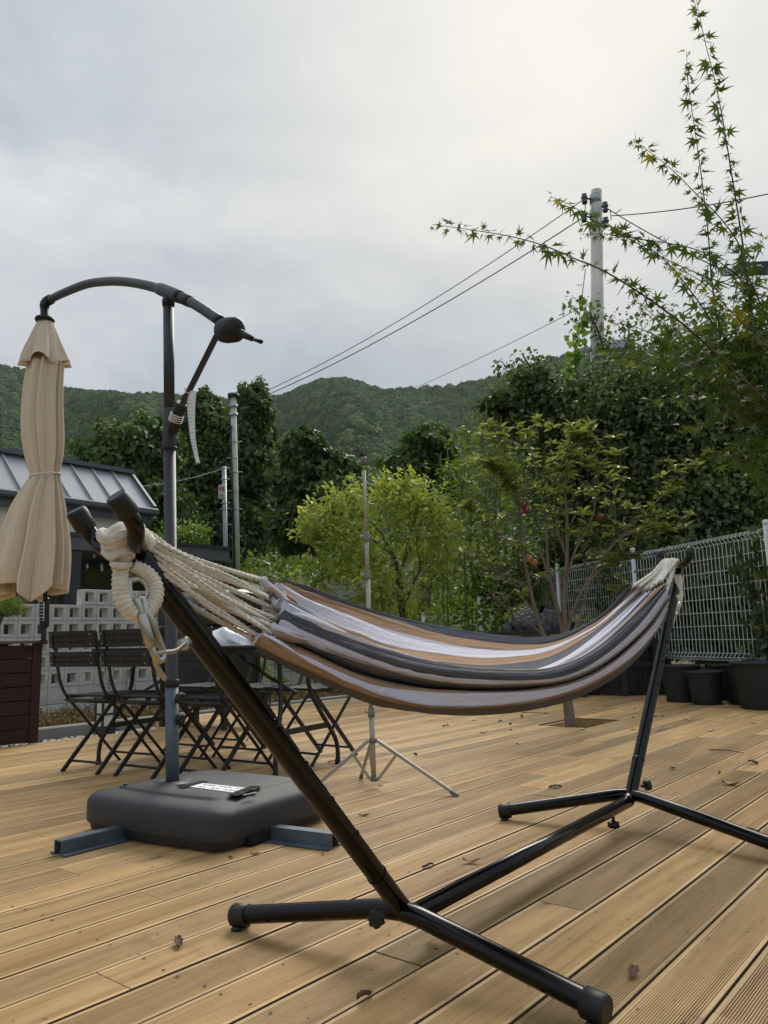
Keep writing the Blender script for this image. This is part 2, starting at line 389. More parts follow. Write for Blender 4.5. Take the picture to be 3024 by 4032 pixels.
# screw heads over the joists, dirt crumbs in the grooves
sv = []; sf_ = []; rs = np.random.default_rng(3)
for a, b, nc in boards:
    for k in range(26):
        m_ = -1.6 + k * .46
        if not (a + .02 < m_ < b - .02) or m_ > 9.0: continue
        for q in (-.045, .045):
            c = MN(m_ + rs.normal(0, .006), nc + q + rs.normal(0, .003), .0016); i0 = len(sv); rr_ = .0036 * rs.uniform(.8, 1.3)
            sv += [c + V(rr_ * math.cos(x), rr_ * math.sin(x), 0) for x in np.linspace(0, 6.283, 6, endpoint=False)]; sf_.append(tuple(range(i0, i0 + 6)))
part(MB().add(sv, sf_), 'screw_heads', mat('dark_screw', (.03, .024, .02), .5, .4), deck, kind='stuff')
# frame of the tree opening
fr = MB(); h0, h1, h2, h3 = HOLE
for a, b, off in (((h0, h2), (h1, h2), 0), ((h0, h3), (h1, h3), 0), ((h0, h2), (h0, h3), 1), ((h1, h2), (h1, h3), 1)):
    cx, cn = (h0 + h1) / 2, (h2 + h3) / 2
    A = MN(*a); B = MN(*b); inw = unit(MN(cx, cn) - (A + B) / 2)
    fb = MB(); fb.bar(A + inw * -0.006 + V(0, 0, -0.075), B + inw * -0.006 + V(0, 0, -0.075), 0.022, 0.13)
    part(fb, 'opening_board', M_DECK, deck)
# skirting boards along the open left edge of the deck
for (a, b) in (((-1.3, 6.085), (4.6, 6.085)), ((4.62, 6.12), (4.62, 6.74)), ((4.62, 6.765), (10.15, 6.765))):
    fb = MB(); fb.bar(MN(*a, -0.085), MN(*b, -0.085), 0.024, 0.16); part(fb, 'skirting_board', M_DECK, deck)
# ---- ground: one sheet to the horizon, flat round the deck, rising behind
def terrain(x, y):
    r = np.hypot(x, y)
    z = np.full_like(x, -0.17)
    up = np.clip((y - 0.25 * x - 15.5) / 11.0, 0, 1); z = z + 3.3 * up * up * (3 - 2 * up)
    z = z + np.clip(r - 30, 0, 500) * 0.035
    bank = np.clip((0.967 * (x - FENCE_P[0]) + 0.254 * (y - FENCE_P[1]) + 0.15) / 0.5, 0, 1); z = z + 0.42 * bank * (y < 40)
    z = z + 0.12 * np.sin(x * 0.31 + 1.0) * np.sin(y * 0.27) * np.clip((r - 12) / 20, 0, 1)
    return z
def ang_r_grid(a0, a1, na, radii):
    A = np.radians(np.linspace(a0, a1, na)); Rr = np.asarray(radii)
    return Rr[:, None] * np.sin(A)[None], Rr[:, None] * np.cos(A)[None]
rad = np.concatenate([np.linspace(0.0, 30, 90), np.geomspace(31, 5000, 60)])
gx, gy = ang_r_grid(-180, 180, 240, rad)
gz = terrain(gx, gy); gz[rad > 560] = np.minimum(gz[rad > 560], gz[rad <= 560].max())
M_GROUND = mat('ground_grass_soil', (0.075, 0.10, 0.03), 0.95, 0, 0.2, 0.9, bump=0.6, bscale=14, col2=(0.10, 0.075, 0.045))
gm = MB(); gm.sheet(np.stack([gx, gy, gz], -1)); setp(part(gm, 'ground', M_GROUND), kind='structure')
def ground_z(x, y): return float(terrain(np.array([float(x)]), np.array([float(y)]))[0])
# soil in the tree opening
q = MB(); q.prism([MN(h0 - .05, h2 - .05)[:2], MN(h1 + .05, h2 - .05)[:2], MN(h1 + .05, h3 + .05)[:2], MN(h0 - .05, h3 + .05)[:2]], -0.168, -0.12)
setp(part(q, 'soil', M_SOIL), kind='structure')
# ================================================================ HAMMOCK STAND
SA = 52.5; SD = V(math.cos(math.radians(SA)), math.sin(math.radians(SA)), 0); SNn = V(-SD[1], SD[0], 0)
SP = V(0.037, 1.99, 0)
def SPT(s, w=0.0, z=0.0): return SP + SD * s + SNn * w + V(0, 0, z)
def spx(x, y, w=0.0):           # photo pixel -> point on the plane at distance w beside the stand
    return onpl(x, y, SP + SNn * w, SA)
TR = 0.0228
M_HOLE = mat('hole_dark', (.002, .002, .002), .9)
stand = thing('hammock_stand', 'black tubular steel stand carrying the striped hammock', 'stand', SPT(0.75))
nb, fb_ = spx(1575, 3655), spx(2478, 3172)
ZB = 0.085
mb = MB(); mb.tube([SPT(0.02, 0, ZB), SPT(1.46, 0, ZB + 0.012)], TR, 18); part(mb, 'base_beam', M_BLACKTUBE, stand)
def foot(sgn_end, s0, tips, zc):
    """bent cross foot: tube over the beam end, sloping down to capped tips"""
    c = SPT(s0, 0, zc + 0.02)
    for tip in tips:
        tip = np.asarray(tip); d = unit(tip - c)
        e_ = tip + V(0, 0, 0.034); k_ = c + d * 0.05 * V(1, 1, 0); pts = np.vstack([catmull([c - d * V(1, 1, 0) * .01, c, k_ - V(0, 0, .001), k_ + (e_ - k_) * .06], 10), np.linspace(k_ + (e_ - k_) * .09, e_, 14)])
        m = MB(); m.tube(pts, TR, 18); leg = part(m, 'foot_bar', M_BLACKTUBE, stand)
        e = pts[-1]; d2 = unit(pts[-1] - pts[-2]); d2 = unit(V(d2[0], d2[1], d2[2] * 0.6))
        m = MB(); m.tube([e - d2 * 0.038, e - d2 * 0.036, e + d2 * 0.006, e + d2 * 0.012], [0.0255, 0.0285, 0.0285, 0.024], 26, lobes=13, amp=0.035)
        m.box(e - d2 * 0.012 + V(0, 0, -0.0285), (0.030, 0.05, 0.011), (d2, np.cross((0, 0, 1), d2), (0, 0, 1)), bev=0.004)
        part(m, 'end_cap', M_BLACKPLASTIC, stand)
zrA = zr(0, 3200, 1100); zrB = zr(1900, 3300, 1124); zrC = zr(1000, 2700, 1100)
foot(-1, -0.03, (G(*zrA(1405, 690), 0.0), G(*zrB(700, 1105), 0.0)), ZB)
foot(1, 1.50, (G(*zrC(1475, 796), 0.0), G(3190, 3420, 0.0)), ZB + 0.01)
# arms with the adjustment holes, lower sleeve bend
TOPN = spx(540, 2185); TOPF = spx(2676, 2232)
for tag_, base, top in (('n', SPT(0.03, 0, ZB + 0.0), TOPN), ('f', SPT(1.45, 0, ZB + 0.012), TOPF)):
    d = unit(top - base)
    knee = SPT(-0.045, 0, ZB + 0.045) if tag_ == 'n' else SPT(1.515, 0, ZB + 0.055)
    pts = catmull([base, (base + knee) / 2 + V(0, 0, -0.012), knee, knee + (top - knee) * 0.1, knee + (top - knee) * 0.5, top], 40)
    pts[-20:] = np.linspace(pts[-20], top, 20)
    m = MB(); m.tube(pts, TR + 0.0006, 20); arm = part(m, 'arm', M_BLACKTUBE, stand)
    m = MB()
    a = knee + (top - knee) * 0.10; m.tube([a, a + d * 0.004], TR + 0.0025, 20)
    part(m, 'sleeve_joint', M_BLACKTUBE, stand)
    # adjustment holes on the inner (upper) side: pressed rims with dark insides
    up = unit(np.cross(np.cross(d, (0, 0, 1)), d)); side = unit(-SNn)
    hp = {'n': [(1000, 805), (1135, 775 + 5), (1260, 945), (1370, 1110)], 'f': []}[tag_]
    for i in range(4):
        f = (0.575, 0.455, 0.345, 0.235)[i] if tag_ == 'n' else (0.70, 0.60, 0.505, 0.405)[i]
        c = knee + (top - knee) * f
        ax = unit(up * (0.35 if tag_ == 'n' else -0.55) * (1 if tag_ == 'n' else -1) + side)
        if tag_ == 'n': ax = unit(side + up * 0.55)
        m = MB(); m.lathe([(0.0, TR + 0.0012), (0.0066, TR + 0.0012)], c, 14, axis=ax, cap=False); hd_ = part(m, 'adjustment_hole', M_HOLE, stand); m = MB()
        m.lathe([(0.0062, TR - 0.003), (0.0062, TR + 0.0022), (0.0085, TR + 0.0016), (0.0095, TR - 0.002)], c, 16, axis=ax, cap=False)
        part(m, 'hole_rim', M_BLACKTUBE, hd_)
# forks: a bent U tube across the top of each arm
def fork(pxs, ws, ctr, name='fork'):
    L_, R_ = pxs
    pl = [spx(*p, w) for p, w in zip(L_[0], L_[1])]; pr_ = [spx(*p, w) for p, w in zip(R_[0], R_[1])]
    path = catmull(pl + [ctr] + pr_[::-1], 48)
    m = MB(); m.tube(path, 0.0155 if ws == 'f' else 0.0147, 18); f = part(m, name, M_BLACKTUBE, stand)
    for e, d in ((path[0], unit(path[0] - path[3])), (path[-1], unit(path[-1] - path[-4]))):
        m = MB(); m.tube([e - d * 0.03, e - d * 0.028, e + d * 0.006, e + d * 0.012], [0.0172, 0.0193, 0.0193, 0.0172], 20); part(m, 'fork_cap', M_BLACKPLASTIC, stand)
N1 = zr(250, 1900, 900)
fork((([N1(110, 240), N1(165, 330), N1(235, 420), N1(330, 490)], [0.10, 0.098, 0.088, 0.05]),
      ([N1(408, 135), N1(470, 225), N1(520, 320), N1(525, 420)], [-0.075, -0.075, -0.072, -0.05])), 'n', TOPN + V(0, 0, 0.008))
Z5 = zr(1800, 2000, 1224)
fork((([Z5(1086, 245), Z5(1080, 280), Z5(1100, 310), Z5(1140, 322)], [0.11, 0.11, 0.085, 0.05]),
      ([Z5(1243, 228), Z5(1240, 262), Z5(1222, 290), Z5(1200, 308)], [-0.11, -0.11, -0.085, -0.05])), 'f', TOPF + V(0, 0, 0.005))
# locking knobs
def knob(c, ax, r=0.018):
    m = MB(); m.tube([c, c + ax * 0.018], 0.006, 10)
    m.tube([c + ax * 0.018, c + ax * 0.02, c + ax * 0.036, c + ax * 0.04], [r * 0.9, r, r, r * 0.75], 28, lobes=7, amp=0.12)
    part(m, 'knob', M_BLACKPLASTIC, stand)
ZK = zr(700, 3000, 1800)
kc = spx(*ZK(745, 560), -0.03); knob(kc, unit(V(-0.5, -0.8, 0.1)))
knob(SPT(0.10, 0, ZB - 0.022), V(0, 0, -1), 0.018)
knob(SPT(1.30, 0, ZB - 0.015), V(0, 0, -1), 0.020)
knob(SPT(1.58, -0.012, 0.135), unit(V(0.85, 0.2, 0.1)), 0.02)
# hook bolt, carabiners
hk = spx(*N1(878, 1168), -0.028)
hook = thing('hook_bolt', 'bent zinc hook bolt with washer through the near arm', 'hook', hk)
m = MB(); m.lathe([(0.0, 0.0), (0.0135, 0.0), (0.0135, 0.0025), (0.0, 0.004)], hk, 20, axis=unit(-SNn + V(-.2, -.2, .25)), cap=False); part(m, 'washer', M_CHROME, hook)
m = MB(); m.tube(catmull([hk, spx(*N1(850, 1190), -0.035), spx(*N1(808, 1222), -0.045), spx(*N1(735, 1232), -0.05), spx(*N1(690, 1238), -0.048), spx(*N1(668, 1262), -0.042), spx(*N1(668, 1310), -0.036), spx(*N1(700, 1370), -0.036), spx(*N1(742, 1428), -0.036)], 40), 0.0047, 12); part(m, 'bent_rod', M_CHROME, hook)
def carabiner(pts, w, r, label):
    P = [spx(*p, ww) for p, ww in zip(pts, w)]
    c = thing('carabiner', label, 'carabiner', P[len(P) // 2], 'carabiners at the hammock ends')
    loop = catmull(P + [P[0]], 60)[:-1]
    m = MB(); m.ring(loop, r, 12); part(m, 'loop', M_CHROME, c)
    k = len(loop) // 4; a, b = loop[6], loop[18]
    m = MB(); m.tube([a, a + (b - a) * .05, a + (b - a) * .95, b], [r * 1.15, r * 1.5, r * 1.5, r * 1.15], 14); part(m, 'screw_gate', M_CHROME, c)
    return c
carabiner([N1(530, 858), N1(552, 900), N1(590, 1030), N1(625, 1150), N1(660, 1250), N1(690, 1288), N1(722, 1280), N1(726, 1235), N1(690, 1130), N1(640, 1000), N1(603, 940), N1(590, 880), N1(560, 842)],
          [-.03, -.034, -.04, -.045, -.05, -.05, -.05, -.048, -.046, -.044, -.04, -.034, -.03], 0.0062, 'long steel carabiner hanging from the near rope eye')
ZR = zr(2000, 2000, 1024)
carabiner([ZR(1098, 540), ZR(1108, 570), ZR(1096, 610), ZR(1084, 650), ZR(1075, 680), ZR(1058, 682), ZR(1042, 670), ZR(1040, 650), ZR(1060, 640), ZR(1078, 610), ZR(1086, 570)],
          [0.0] * 11, 0.0062, 'short steel carabiner hanging loose at the far fork')
m = MB(); p0 = spx(*ZR(1068, 670), 0.0); p1 = spx(*ZR(1056, 738), 0.0); hk2 = thing('hook_bolt', 'short zinc hook bolt dangling from the far carabiner', 'hook', p1)
m.tube(catmull([p0 + SNn * .012, p0 + V(0, 0, .006), (p0 + p1) / 2, p1], 12), 0.0045, 10); part(m, 'bent_rod', M_CHROME, hk2)
# ================================================================ HAMMOCK
def cloth_mat(name, c1, c2, wv=900.0, rough=0.9, heather=0.0):
    m = bpy.data.materials.new(name); m.use_nodes = True; t = m.node_tree; b = t.nodes['Principled BSDF']
    uv = t.nodes.new('ShaderNodeTexCoord').outputs['UV']
    mp = t.nodes.new('ShaderNodeMapping'); mp.inputs['Scale'].default_value = (46, 190, 1); mp.inputs['Rotation'].default_value = (0, 0, 0.35); L(t, uv, mp.inputs[0])
    f = noise(t, mp.outputs[0], 4.0, 3, 0.7)
    mr = t.nodes.new('ShaderNodeMapRange'); L(t, f, mr.inputs[0]); mr.inputs[1].default_value = 0.38; mr.inputs[2].default_value = 0.62
    mp2 = t.nodes.new('ShaderNodeMapping'); mp2.inputs['Scale'].default_value = (8, 3, 1); L(t, uv, mp2.inputs[0])
    big = noise(t, mp2.outputs[0], 1.0, 4, 0.6)
    c = mixc(t, mr.outputs[0], c2, c1)
    c = mixc(t, mth(t, 'MULTIPLY', big, 0.25), c, tuple(x * 0.7 for x in c2))
    L(t, c, b.inputs['Base Color']); b.inputs['Roughness'].default_value = rough; b.inputs['Specular IOR Level'].default_value = 0.15
    b.inputs['Sheen Weight'].default_value = 0.0
    bn = t.nodes.new('ShaderNodeBump'); bn.inputs['Strength'].default_value = 0.35; bn.inputs['Distance'].default_value = 0.0015
    L(t, f, bn.inputs['Height'])
    mp3 = t.nodes.new('ShaderNodeMapping'); mp3.inputs['Scale'].default_value = (9, 42, 1); mp3.inputs['Rotation'].default_value = (0, 0, .12); L(t, uv, mp3.inputs[0])
    bn2 = t.nodes.new('ShaderNodeBump'); bn2.inputs['Strength'].default_value = 0.55; bn2.inputs['Distance'].default_value = 0.010
    L(t, noise(t, mp3.outputs[0], 1.6, 5, 0.62, 0.8), bn2.inputs['Height']); L(t, bn.outputs[0], bn2.inputs['Normal']); L(t, bn2.outputs[0], b.inputs['Normal'])
    return m
CL_DARK = cloth_mat('cloth_charcoal', S(132, 134, 144), S(24, 24, 28))
CL_BROWN = cloth_mat('cloth_tan', S(186, 153, 124), S(142, 112, 86))
CL_WHITE = cloth_mat('cloth_white', S(220, 218, 228), S(200, 197, 209))
CL_GREY = cloth_mat('cloth_grey', S(172, 172, 178), S(138, 138, 145))
Hc = lambda x, y: (1000 + 1.0549 * x, 2200 + 1.0549 * y)
RAILS = [
 ('A', [(108,88),(250,130),(400,182),(600,235),(800,270),(1000,290),(1100,288),(1200,262),(1300,205),(1398,108)], .22, 'D'),
 ('B', [(100,100),(300,165),(500,225),(700,280),(900,310),(1050,318),(1150,300),(1250,250),(1350,180),(1412,106)], .20, 'B'),
 ('C', [(85,105),(190,150),(350,205),(500,262),(700,315),(900,342),(1000,343),(1100,330),(1200,290),(1300,230),(1432,108)], .16, 'W'),
 ('D', [(60,110),(180,185),(290,240),(400,285),(500,325),(700,358),(850,372),(1000,365),(1100,345),(1200,300),(1300,240),(1443,112)], .10, 'B'),
 ('E', [(50,125),(180,215),(350,300),(550,362),(700,387),(850,400),(1000,390),(1100,370),(1200,320),(1300,250),(1450,118)], .03, 'D'),
 ('F', [(60,150),(200,250),(400,345),(600,405),(800,435),(950,432),(1050,415),(1130,385),(1200,345),(1300,268),(1462,125)], -.05, 'W'),
 ('P0', [(90,160),(200,225),(300,290),(450,355),(650,405),(850,436),(1000,430),(1080,416),(1140,395),(1250,330),(1350,250),(1468,130)], -.12, 'G'),
 ('P1', [(98,165),(200,205),(300,252),(372,288),(500,337),(700,391),(850,416),(1000,423),(1090,415),(1180,388),(1280,325),(1380,238),(1488,126)], -.17, 'W'),
 ('P2', [(95,205),(200,240),(300,275),(372,300),(500,345),(700,394),(850,414),(1000,420),(1100,413),(1200,386),(1300,322),(1400,225),(1500,112)], -.195, 'B'),
 ('G', [(96,215),(250,272),(400,318),(600,374),(800,407),(1000,418),(1100,411),(1200,378),(1300,318),(1400,230),(1480,150),(1532,98)], -.215, 'D'),
 ('G2', [(92,226),(250,290),(400,340),(600,398),(800,428),(1000,437),(1100,432),(1200,403),(1300,345),(1400,258),(1480,172),(1537,102)], -.238, 'D'),
 ('H', [(92,240),(250,312),(400,366),(600,425),(750,448),(900,456),(1050,455),(1150,440),(1250,400),(1350,330),(1450,232),(1540,108)], -.232, 'W'),
 ('I', [(85,258),(250,326),(400,380),(600,438),(800,466),(1000,466),(1150,450),(1300,385),(1450,262),(1543,140)], -.225, 'G'),
 ('J', [(95,285),(250,362),(400,425),(550,462),(700,482),(900,486),(1050,478),(1180,456),(1320,385),(1460,262),(1543,150)], -.165, 'D'),  # charcoal from here to K paints the shade inside the deep fold
 ('J2', [(90,292),(250,366),(400,428),(550,466),(700,486),(900,490),(1050,482),(1180,458),(1320,386),(1462,264),(1543,153)], -.08, 'D'),
 ('K', [(75,300),(250,373),(400,434),(600,478),(750,493),(900,495),(1050,487),(1200,457),(1340,384),(1470,264),(1543,158)], -.195, 'B'),
 ('L', [(60,300),(180,364),(300,416),(450,468),(600,493),(750,502),(900,504),(1050,495),(1200,465),(1340,392),(1475,270),(1543,168)], -.222, 'W'),
 ('M', [(25,295),(150,370),(300,440),(420,490),(520,525),(650,550),(800,553),(950,544),(1100,518),(1250,467),(1400,375),(1500,270),(1542,190)], -.225, 'B'),
 ('N', [(20,308),(150,381),(300,452),(430,503),(540,533),(660,552),(810,555),(960,546),(1110,519),(1260,467),(1405,376),(1502,271),(1541,194)], -.218, 'D'),
 ('O', [(15,330),(150,400),(300,478),(450,540),(600,566),(750,580),(900,578),(1050,560),(1200,520),(1350,440),(1450,350),(1535,215)], -.14, 'D'),
 ('Q', [(20,325),(150,392),(300,466),(450,525),(600,550),(750,562),(900,560),(1050,543),(1200,505),(1350,428),(1450,340),(1532,208)], .04, 'D')]
NU = 120
grid = []
for nm, pts, wm, c in RAILS:
    px = catmull([Hc(*p) for p in pts], 160)
    x = px[:, 0]; q = np.linspace(0, 1, NU)
    d = np.concatenate([[0], np.cumsum(np.linalg.norm(np.diff(px, axis=0), axis=1))]); d /= d[-1]
    X = np.interp(q, d, px[:, 0]); Y_ = np.interp(q, d, px[:, 1])
    prof = 0.16 + 0.84 * np.clip(np.sin(math.pi * np.clip(q * 0.98 + 0.01, 0, 1)), 0, 1) ** 0.75
    grid.append([spx(X[i], Y_[i], wm * prof[i]) for i in range(NU)])
grid = np.array(grid)                               # rails x stations x 3
SUBV = 9; nR = len(RAILS)
rows = []; mats_i = []; vv = []
for i in range(nR - 1):
    p0 = grid[max(i - 1, 0)]; p1 = grid[i]; p2 = grid[i + 1]; p3 = grid[min(i + 2, nR - 1)]
    for k in range(SUBV):
        x = k / SUBV
        m0 = (p2 - p0) * 0.36; m1 = (p3 - p1) * 0.36
        rows.append((2*x**3-3*x**2+1)*p1 + (x**3-2*x**2+x)*m0 + (-2*x**3+3*x**2)*p2 + (x**3-x**2)*m1)
        mats_i.append('DBWG'.index(RAILS[i][3])); vv.append(i + x)
rows.append(grid[-1]); vv.append(nR - 1)
rows = np.array(rows)
# small creases, stronger towards the gathered ends
qu = np.linspace(0, 1, NU)[None, :]; vv = np.array(vv)[:, None]
endw = np.exp(-qu / 0.15) + np.exp(-(1 - qu) / 0.12)
nz_ = np.sin(qu * 7 + vv * .9) + .7 * np.sin(qu * 17 - vv * 1.7 + 1)
cre = 0.0085 * np.sin(vv * 5.2 + 1.5 * np.sin(qu * 6 + vv * .4)) * (0.16 + 0.9 * endw) + 0.0055 * np.sin(vv * 11.3 + nz_) * (0.10 + endw) + 0.0020 * np.sin(vv * 19.0 + qu * 9 + nz_ * 1.5) * (0.6 + endw) + 0.0012 * np.sin(vv * 3 + qu * 60 + 4 * nz_) * (.3 + endw)
rows = rows + cre[..., None] * (V(0, 0, 0.7) - SNn * 0.7)
a, b = rows.shape[:2]
hm = MB(); F = []; mi = []
hm.add(rows.reshape(-1, 3), [(i * b + j, i * b + j + 1, (i + 1) * b + j + 1, (i + 1) * b + j) for i in range(a - 1) for j in range(b - 1)], 0, True)
hm.m = [mats_i[i] for i in range(a - 1) for j in range(b - 1)]
hammock = thing('hammock', 'striped tan, white and charcoal cloth hammock slung between the stand arms', 'hammock', SPT(0.9, 0, 0.55))
cl = part(hm, 'cloth', [CL_DARK, CL_BROWN, CL_WHITE, CL_GREY], hammock)
uvl = cl.data.uv_layers.new(name='UVMap'); li = np.zeros(len(cl.data.loops), int); cl.data.loops.foreach_get('vertex_index', li)
uvd = np.stack([(li % b) / b * 3.0, (li // b) / a], -1).astype(np.float32); uvl.data.foreach_set('uv', uvd.ravel())
md = cl.modifiers.new('thick', 'SOLIDIFY'); md.thickness = 0.003; md.offset = 0
# ---- ropes
M_ROPE = mat('cotton_rope', S(240, 235, 224), 0.95, 0, 0.1, 60, bump=0.5, bscale=700, spec=0.1, col2=S(218, 208, 190))
def rope(path, r=0.0042, lobes=3, pitch=150.0, n=12, seg=0.003, amp=0.34, mb=None):
    path = np.asarray(path); ln = np.sum(np.linalg.norm(np.diff(path, axis=0), axis=1)); k = max(8, int(ln / seg))
    p = catmull(path, k); m = mb or MB(); m.tube(p, r, n, lobes=lobes, twist=pitch, amp=amp); return m
ends = [(N1(1445, 712), .035, N1(590, 345)), (N1(1580, 815), .03, N1(600, 372)), (N1(1572, 880), .0, N1(585, 388)), (N1(1552, 930), -.01, N1(595, 405)),
        (N1(1560, 1000), -.035, N1(575, 430)), (N1(1530, 1025), -.03, N1(590, 452)), (N1(1510, 1045), -.045, N1(575, 478)), (N1(1520, 1100), -.05, N1(600, 500)),
        (N1(1420, 1120), -.035, N1(600, 525)), (N1(1375, 1135), -.03, N1(590, 548)), (N1(1480, 990), .02, N1(580, 440)), (N1(1465, 1040), .01, N1(585, 500))]
for i, (e, w, s) in enumerate(ends):
    A = spx(*s, 0.012 * math.sin(i * 2.1)); B = spx(*e, w)
    sag = 0.012 + 0.006 * math.sin(i * 1.7)
    mid = (A + B) / 2 + V(0, 0, -sag) + SNn * 0.02 * math.sin(i * 2.3)
    q1 = A + (mid - A) * 0.5 + V(0, 0, -sag * .25) + SNn * 0.012 * math.cos(i * 1.9)
    over = spx(*N1(520 - (i % 4) * 12, 410 + (i // 4) * 22), 0.015 - 0.012 * (i % 3)) + V(0, 0, 0.012)
    part(rope([over, A, q1, mid, B], 0.0037), 'rope', M_ROPE, hammock)
    # double strand: each rope runs to the cloth and back
    B2 = B + V(0, 0, 0.004) + SNn * 0.006
    part(rope([over + V(0, 0, -.006), A + V(0, 0, -0.007) + SNn * .005, q1 + V(0, 0, -0.006), mid + V(0, 0, 0.007 * math.sin(i)), B2], 0.0036), 'rope', M_ROPE, hammock)
    # loop where the rope is tied to the cloth
    d = unit(B - mid); u1 = unit(np.cross(d, (0, 0, 1))); u2 = np.cross(u1, d)
    th = np.linspace(0, 2 * math.pi, 12, endpoint=False)
    part(MB().ring([B + d * 0.004 + (u1 * math.cos(x) + u2 * math.sin(x)) * 0.0070 for x in th], 0.0036, 8), 'rope_knot', M_ROPE, hammock)
# cloth tufts gathered into the loops at the near end
for i, (e, w, s) in enumerate(ends):
    B = spx(*e, w); j = int(np.argmin(np.linalg.norm(grid[:, 5] - B, axis=1))); T = grid[j, 9]
    part(MB().tube(catmull([B - (T - B) * .12, B + (T - B) * .3, B + (T - B) * .65, T], 12), [.003, .006, .0075, .009, .010, .0105, .0108, .0105, .010, .009, .007, .004], 14, lobes=6, amp=0.2), 'cloth_tuft',
         [(CL_WHITE, CL_BROWN, CL_WHITE, CL_BROWN, CL_DARK, CL_GREY, CL_WHITE, CL_BROWN, CL_WHITE, CL_BROWN, CL_WHITE, CL_DARK)[i]], hammock)
# braided knot at the near fork
kn = MB(); cK = spx(*N1(392, 460), -0.005)
for i in range(15):
    f = i / 14.0
    c = spx(*N1(405 - 8 * f, 385 + 150 * f), -0.004); wd = 0.032 - 0.010 * f + 0.004 * math.sin(f * 7)
    th = np.linspace(0, 2 * math.pi, 26, endpoint=False); tilt = 0.55 * (-1) ** i
    ex = unit(V(*(_R * 1.0))); ey = unit(np.cross((0, 0, 1), ex)); tilt = 0
    kn.ring([c + ex * math.cos(x) * wd + ey * math.sin(x) * (wd * 0.85) + V(0, 0, .017 * abs(math.cos(x + .25)) - .008 + .002 * math.sin(i * 2.1 + x)) for x in th], 0.0050, 9, lobes=3, twist=130, amp=.25)
blob = MB(); blob.tube(catmull([spx(*N1(470, 372), 0), spx(*N1(400, 400), 0), spx(*N1(395, 470), 0), spx(*N1(415, 560), 0), spx(*N1(425, 600), 0)], 26), np.interp(np.linspace(0, 1, 26), [0, .12, .5, .85, 1], [.012, .024, .027, .018, .012]), 18, lobes=4, twist=30, amp=.06)
part(blob, 'knot_core', M_ROPE, hammock); part(kn, 'braided_knot', M_ROPE, hammock)
fr = MB(); fr.tube(catmull([spx(*N1(470, 372), 0), spx(*N1(510, 400), -0.004), spx(*N1(560, 430), 0), spx(*N1(610, 470), 0.0)], 20), [.03] * 6 + [.026] * 6 + [.022] * 8, 18, lobes=9, twist=20, amp=.08); part(fr, 'rope_bundle', M_ROPE, hammock)
# wrapped eye with steel thimble
eye = [N1(425, 590), N1(412, 680), N1(414, 780), N1(445, 880), N1(510, 945), N1(590, 935), N1(650, 870), N1(668, 785), N1(640, 705), N1(575, 640), N1(500, 600)]
ew = [-.004, -.008, -.012, -.018, -.022, -.024, -.024, -.022, -.018, -.012, -.008]
E_ = catmull([spx(*p, w) for p, w in zip(eye, ew)], 190)
part(MB().tube(E_, np.interp(np.linspace(0, 1, 190), [0, .08, .5, .9, 1], [.0125, .0135, .0150, .0145, .012]), 16, ridge=(0.0078, 0.075, 1.0)), 'wrapped_eye', M_ROPE, hammock)
ce = np.mean(E_, axis=0)
part(MB().ring(catmull(list(ce + (E_[12:178:6] - ce) * 0.60) + [ce + (E_[12] - ce) * .6], 60)[:-1], 0.0042, 10, sq=(1.0, 2.2)), 'thimble', M_CHROME, hammock)
part(MB().ring([spx(*N1(420 + 62 * math.cos(x), 590 + 14 * math.sin(x)), -0.006 - 0.018 * math.sin(x)) for x in np.linspace(0, 2 * math.pi, 14, endpoint=False)], .006, 8), 'binding', M_ROPE, hammock)
# far end ropes over the far fork
ZF = zr(2000, 2000, 1024)
fends = [(ZF(800, 500), .03), (ZF(835, 505), .02), (ZF(870, 520), .015), (ZF(905, 515), .0), (ZF(940, 490), -.01), (ZF(975, 470), -.02), (ZF(1010, 500), -.03), (ZF(1015, 520), -.035), (ZF(890, 518), .03)]
for i, (e, w) in enumerate(fends):
    f = i / (len(fends) - 1)
    B = spx(*e, w); T = spx(*ZF(1000 + 80 * f, 345 + 4 * math.sin(i)), 0.035 - 0.07 * f) + V(0, 0, .008)
    K = spx(*ZF(1085 + 10 * f, 375), 0.03 - .06 * f)
    md_ = B + (T - B) * .6 + V(0, 0, -.012)
    part(rope([B, md_, T, T + (K - T) * .6 + V(0, 0, .012), K], 0.0068, seg=.008, pitch=110), 'rope', M_ROPE, hammock)
E2 = catmull([spx(*ZF(1085, 370), 0), spx(*ZF(1098, 420), 0), spx(*ZF(1092, 470), 0.0), spx(*ZF(1075, 515), 0.), spx(*ZF(1068, 555), 0.0), spx(*ZF(1080, 575), -.02), spx(*ZF(1096, 560), -.02), spx(*ZF(1092, 500), -.02), spx(*ZF(1085, 430), -.015)], 90)
part(MB().tube(E2, .0165, 14, ridge=(0.016, .07, 1.0)), 'wrapped_eye', M_ROPE, hammock)
